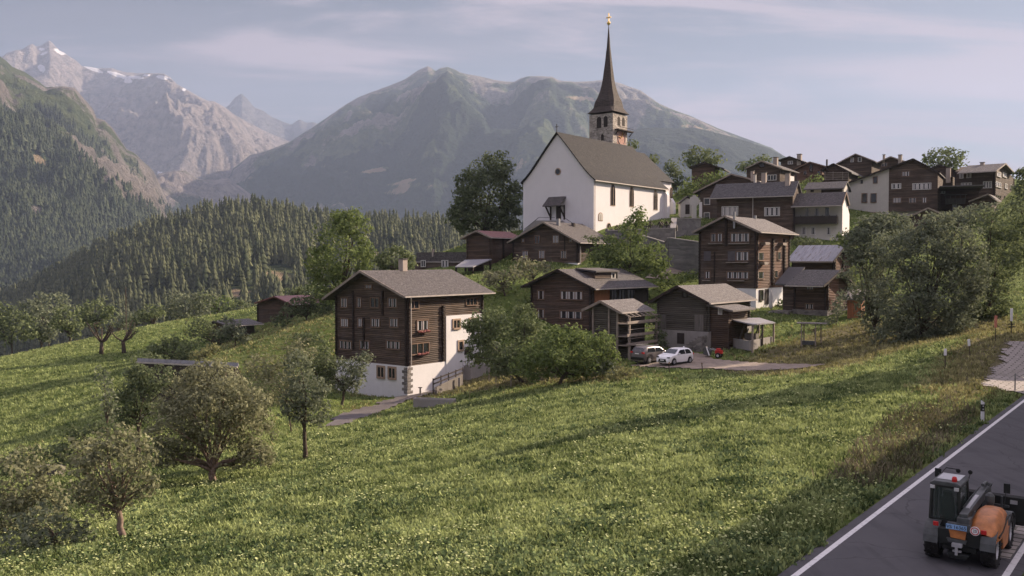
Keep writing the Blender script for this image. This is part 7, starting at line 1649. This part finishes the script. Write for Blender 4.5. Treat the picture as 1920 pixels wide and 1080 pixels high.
one('rear_window', MT['car_glass'], t, lambda m: m.poly([(-.68, .12, 1.2), (.68, .12, 1.2), (.58, .30, 1.52), (-.58, .30, 1.52)])); one('windscreen', MT['car_glass'], t, lambda m: m.poly([(-.72, 3.22, 1.2), (.72, 3.22, 1.2), (.6, 2.68, 1.52), (-.6, 2.68, 1.52)]))
for s in (-1, 1): one('taillight', MT['lamp_red'], t, lambda m: m.box(min(s * .6, s * .86), max(s * .6, s * .86), -.01, .12, .98, 1.14)); one('roof_rail', MT['rim'], t, lambda m: m.bar((s * .68, .6, 1.72), (s * .68, 2.4, 1.71), .04)); one('mirror', MT['car_grey'], t, lambda m: m.box(min(s * .9, s * 1.1), max(s * .9, s * 1.1), 2.75, 2.9, 1.1, 1.24))
one('number_plate', MT['white'], t, lambda m: m.box(-.25, .25, -.02, .0, .9, 1.0)); one('bumper', MT['black_plastic'], t, lambda m: m.box(-.8, .8, -.04, .1, .35, .62), bevel=.03)
# two-wheel motor mower with grass box beside the lane
b_ = hit(1338, 671); t = thing('motor_cultivator', 'red and grey garden machine with tilted grey box beside the grey barn', 'garden machine', tuple(b_), R(-30))
one('box', MT['machine_grey'], t, lambda m: m.prism([(-1.0, .35), (-.45, .15), (-.2, .75), (-.75, 1.15)], -.4, .4, 'y'), bevel=.04); one('stripe', MT['white'], t, lambda m: m.bar((-.62, -.42, 1.05), (-.3, -.42, .25), .12, .02, (0, 1, 0)))
one('engine', MT['red'], t, lambda m: (m.box(.2, .9, -.3, .3, .45, .8), m.box(.3, .7, -.2, .2, .8, .98)), bevel=.05); one('handlebar', MT['rim'], t, lambda m: (m.tube([(.3, -.25, .75), (-.25, -.3, .95)], .03, 6), m.tube([(.3, .25, .75), (-.25, .3, .95)], .03, 6)))
for s in (-1, 1):
    M_ = Matrix.Translation((.55, s * .38, .28)) @ Matrix.Rotation(R(90), 4, 'X'); w = one('wheel', MT['rubber'], t, lambda m: m.lathe([(.1, -.08), (.28, -.08), (.28, .08), (.1, .08)], 16, M_, ring=True)); one('rim', MT['rim'], w, lambda m: m.lathe([(.01, -.085), (.13, -.09), (.13, .09), (.01, .085)], 12, M_))
# --- posts on the verge
def post(px, py, pyt, label, mat, topm, th=.35, w=.07, name='marker_post', tw=.09, extra=None):
    b_ = hit(px, py); hh = (py - pyt) / F * b_.y; t = thing(name, label, 'post', tuple(b_))
    one('pole', MT[mat], t, lambda m: m.tube([(0, 0, -.3), (0, 0, hh * (1 - th) + .01)], w / 2, 8)); one('marker_top', MT[topm], t, lambda m: m.box(-tw, tw, -tw * .5, tw * .5, hh * (1 - th), hh), bevel=.01)
    if extra: extra(t, hh)
    return t
MT['signal_orange'] = flat('faded orange', (0.5, 0.2, 0.13), 0.7)
post(1772, 692, 654, 'white-topped marker post, leftmost of the row on the verge', 'bark', 'white', .33)
post(1819, 667, 636, 'slightly tilted white-topped marker post, second from the left on the verge', 'bark', 'white', .4).rotation_euler = (0, R(-6), 0)
post(1866.5, 642, 592, 'marker post with faded orange pointed top between two white-topped posts', 'bark', 'signal_orange', .45, .06, tw=.1)
post(1896, 626, 578, 'tallest white-topped marker post with two small brackets, farthest right on the verge', 'iron', 'white', .5, .09, tw=.1, extra=lambda t, hh: one('bracket', MT['iron'], t, lambda m: (m.box(-.3, .3, -.03, .03, hh * .36, hh * .4), m.box(-.25, .3, -.03, .03, hh * .25, hh * .29))))
b_ = hit(1842, 790); t = thing('reflector_post', 'white roadside delineator post with black band beside the road edge', 'road post', tuple(b_))
one('body', MT['white'], t, lambda m: m.prism([(-.07, -.2), (.07, -.2), (.07, .95), (-.07, 1.05)], -.05, .05, 'y')); o = one('black_band', MT['black_plastic'], t, lambda m: m.box(-.074, .074, -.055, .055, .5, .85)); one('reflector', MT['lamp_clear'], o, lambda m: (m.box(-.03, .03, -.06, -.055, .56, .64), m.box(-.03, .03, -.06, -.055, .72, .8)))
b_ = hit(1903, 735); t = thing('chain_post', 'thin grey post with a hanging chain at the edge of the paved yard', 'post', tuple(b_))
one('pole', MT['metal'], t, lambda m: m.tube([(0, 0, -.2), (0, 0, 1.15)], .04, 8)); one('chain', MT['metal'], t, lambda m: m.tube([(0, 0, 1.05), (.8, .3, .8), (1.8, .7, .7), (2.8, 1.1, .85), (3.6, 1.4, 1.1)], .02, 5))
for px, py, lab in ((1318, 700, 'dark stake with round top at the edge of the gravel lane'), (1256, 700, 'thin dark stake in the grass in front of the white hatchback')):
    b_ = hit(px, py); t = thing('stake', lab, 'stake', tuple(b_), 0); one('pole', MT['beam'], t, lambda m: m.tube([(0, 0, -.3), (-.1, 0, .85)], .04, 6)); one('marker_top', MT['frame'], t, lambda m: m.lathe([(.01, -.08), (.11, 0), (.01, .1)], 8, Matrix.Translation((-.1, 0, .88))))
# fence, trough, small posts by the big house
a, b2 = P(812, 722, 95), P(868, 700, 101); t = thing('wooden_fence', 'dark two-rail wooden fence climbing beside the white wall of the big log house', 'fence', tuple(a)); d = b2 - a
one('rail', MT['beam'], t, lambda m: (m.bar((0, 0, .55), d + Vector((0, 0, .55)), .06, .14), m.bar((0, 0, .1), d + Vector((0, 0, .1)), .06, .14)))
for k in range(5): one('post', MT['beam'], t, lambda m: m.bar(d * (k / 4) + Vector((0, .06, -1)), d * (k / 4) + Vector((0, .06, .7)), .12))
one('board_base', MT['plank_grey'], t, lambda m: m.bar(Vector((.2, .1, -.9)), d + Vector((0, .1, -.7)), .08, 1.3))
b_ = hit(815, 762); t = thing('water_trough', 'long grey concrete trough on the path edge below the big log house', 'trough', tuple(b_), R(-12))
one('basin', MT['concrete'], t, lambda m: (m.box(-2, 2, -.4, -.28, -.1, .75), m.box(-2, 2, .28, .4, -.1, .75), m.box(-2, -1.88, -.28, .28, -.1, .75), m.box(1.88, 2, -.28, .28, -.1, .75), m.box(-1.88, 1.88, -.28, .28, -.1, .5)), bevel=.03)
b_ = hit(788, 741); t = thing('tap_post', 'short pale yellowish post beside the concrete trough', 'post', tuple(b_)); one('pole', MT['beam_light'], t, lambda m: m.box(-.09, .09, -.09, .09, -.2, .8)); one('cap', MT['beam'], t, lambda m: m.box(-.22, .22, -.14, .14, .8, .86))
b_ = hit(861, 728); t = thing('stone_pillar', 'slim grey pillar beside the young conifer at the big log house', 'pillar', tuple(b_)); one('shaft', MT['concrete'], t, lambda m: m.box(-.12, .12, -.12, .12, -.3, 1.2), bevel=.02)
for px, py in ((888, 716), (900, 728)):
    pass
# feeding rack, parasol, log feeder, stakes of young trees
b_ = hit(1516, 648); t = thing('feeding_rack', 'small raised rack of four wooden posts with a low trough on the vine slope', 'rack', tuple(b_), R(-20))
for x, y in ((-.7, -.5), (.7, -.5), (-.5, .9), (1.2, .9)): one('post', MT['beam_light'], t, lambda m: m.bar((x, y, -.4), (x, y, 2.3), .12))
one('roof', MT['plank_grey'], t, lambda m: m.prism([(-1.2, 2.3), (1.8, 2.3), (1.8, 2.36), (-1.2, 2.38)], -.8, 1.2, 'y')); one('trough', MT['machine_grey'], t, lambda m: m.prism([(-.7, .1), (.6, .1), (.7, .5), (-.8, .5)], -.5, .1, 'y'))
b_ = OG(1446, 115.8); t = thing('folded_parasol', 'folded cream garden parasol on a pole in the yard below the tall log house', 'parasol', tuple(b_))
one('pole', MT['beam_light'], t, lambda m: m.tube([(0, 0, -.5), (0, 0, 2.9)], .04, 6)); one('canopy', MT['cloth'], t, lambda m: m.lathe([(.22, .55), (.26, .8), (.2, 1.3), (.17, 2.2), (.1, 2.7), (.03, 2.95)], 10), smooth=True)
one('base', MT['concrete'], t, lambda m: m.lathe([(.35, 0), (.35, .12), (.1, .18)], 12))
b_ = hit(97, 893); t = thing('wooden_box', 'weathered grey board box in the grass at the left, under the trees', 'box', tuple(b_), R(-8))
one('boards', MT['plank_grey'], t, lambda m: (m.box(-.75, .75, -.35, -.3, .1, .28), m.box(-.75, .75, -.35, -.3, .34, .62), m.box(-.75, .75, .3, .35, .0, .6), m.box(-.75, -.7, -.3, .3, .0, .6), m.box(.7, .75, -.3, .3, .0, .6))); one('lid', MT['plank_grey'], t, lambda m: m.box(-.8, .8, -.4, .4, .63, .68))
for i, (px, py, pos_) in enumerate(((917, 718, 'leftmost'), (930, 722, 'middle'), (958, 726, 'rightmost'))):
    b_ = hit(px, py); t = thing('tree_stake', pos_ + ' of three pale stakes holding the young fruit tree', 'stake', tuple(b_), 0, 'stakes of the young fruit tree'); one('pole', MT['beam_light'], t, lambda m: m.tube([(0, 0, -.3), (0, 0, 1.5)], .06, 6))
b_ = OG(233, 150); t = thing('utility_pole', 'thin wooden pole behind the bare fruit trees on the left meadow', 'pole', tuple(OG(235, 165))); one('shaft', MT['bark'], t, lambda m: m.tube([(0, 0, -.5), (0, 0, 9)], [.11, .07], 6))

# --- neighbours outside the picture on the right, whose shade falls on road and meadow
def roadside(t0, t1, s0, s1, hh, label):
    p = RL + RN * s0 + RD * t0; t = thing('house', label, 'house', (p[0], p[1], 0), -R(37.6))
    w, l = s1 - s0, t1 - t0; one('wall', MT['plaster'], t, lambda m: m.prism([(0, -2), (w, -2), (w, hh - 3), (w / 2, hh - .2), (0, hh - 3)], 0, l, 'y'))
    one('roof', MT['slate'], t, lambda m: (m.prism([(-.9, hh - 3.45), (w / 2, hh), (w / 2, hh + .2), (-.9, hh - 3.25)], -.8, l + .8, 'y'), m.prism([(w + .9, hh - 3.45), (w / 2, hh + .01), (w / 2, hh + .21), (w + .9, hh - 3.25)], -.8, l + .8, 'y')))
    for k in range(int(l / 3.5)):
        for z in (1.2, 4.0): 
            o = one('window', MT['frame'], t, lambda m: m.box(-.06, 0, 1.2 + k * 3.5, 2.5 + k * 3.5, z, z + 1.4)); one('pane', MT['glass'], o, lambda m: m.box(-.07, -.05, 1.3 + k * 3.5, 2.4 + k * 3.5, z + .1, z + 1.3))
roadside(12, 35, RW + 4.7, RW + 13.6, 16, 'large white house beside the road, just outside the right edge of the picture')
roadside(36.5, 62, RW + 5.1, RW + 13.6, 15.5, 'second white house along the road beyond the right edge of the picture')
for (x, y, h_, lab) in ((54.5, 75.5, 28, 'tall spruce beyond the right edge, casting the long pointed shadow over the meadow'), (60, 84, 15, 'shorter spruce behind the tall one beyond the right edge')):
    e = thing('spruce_tree', lab, 'spruce', (x, y, ztf(x, y) - .4)); e.scale = (h_ * 1.5, h_ * 1.5, h_)
    o = bpy.data.objects.new('crown', cm[0]); COL.objects.link(o); o.parent = e; o = bpy.data.objects.new('trunk', trm); COL.objects.link(o); o.parent = e
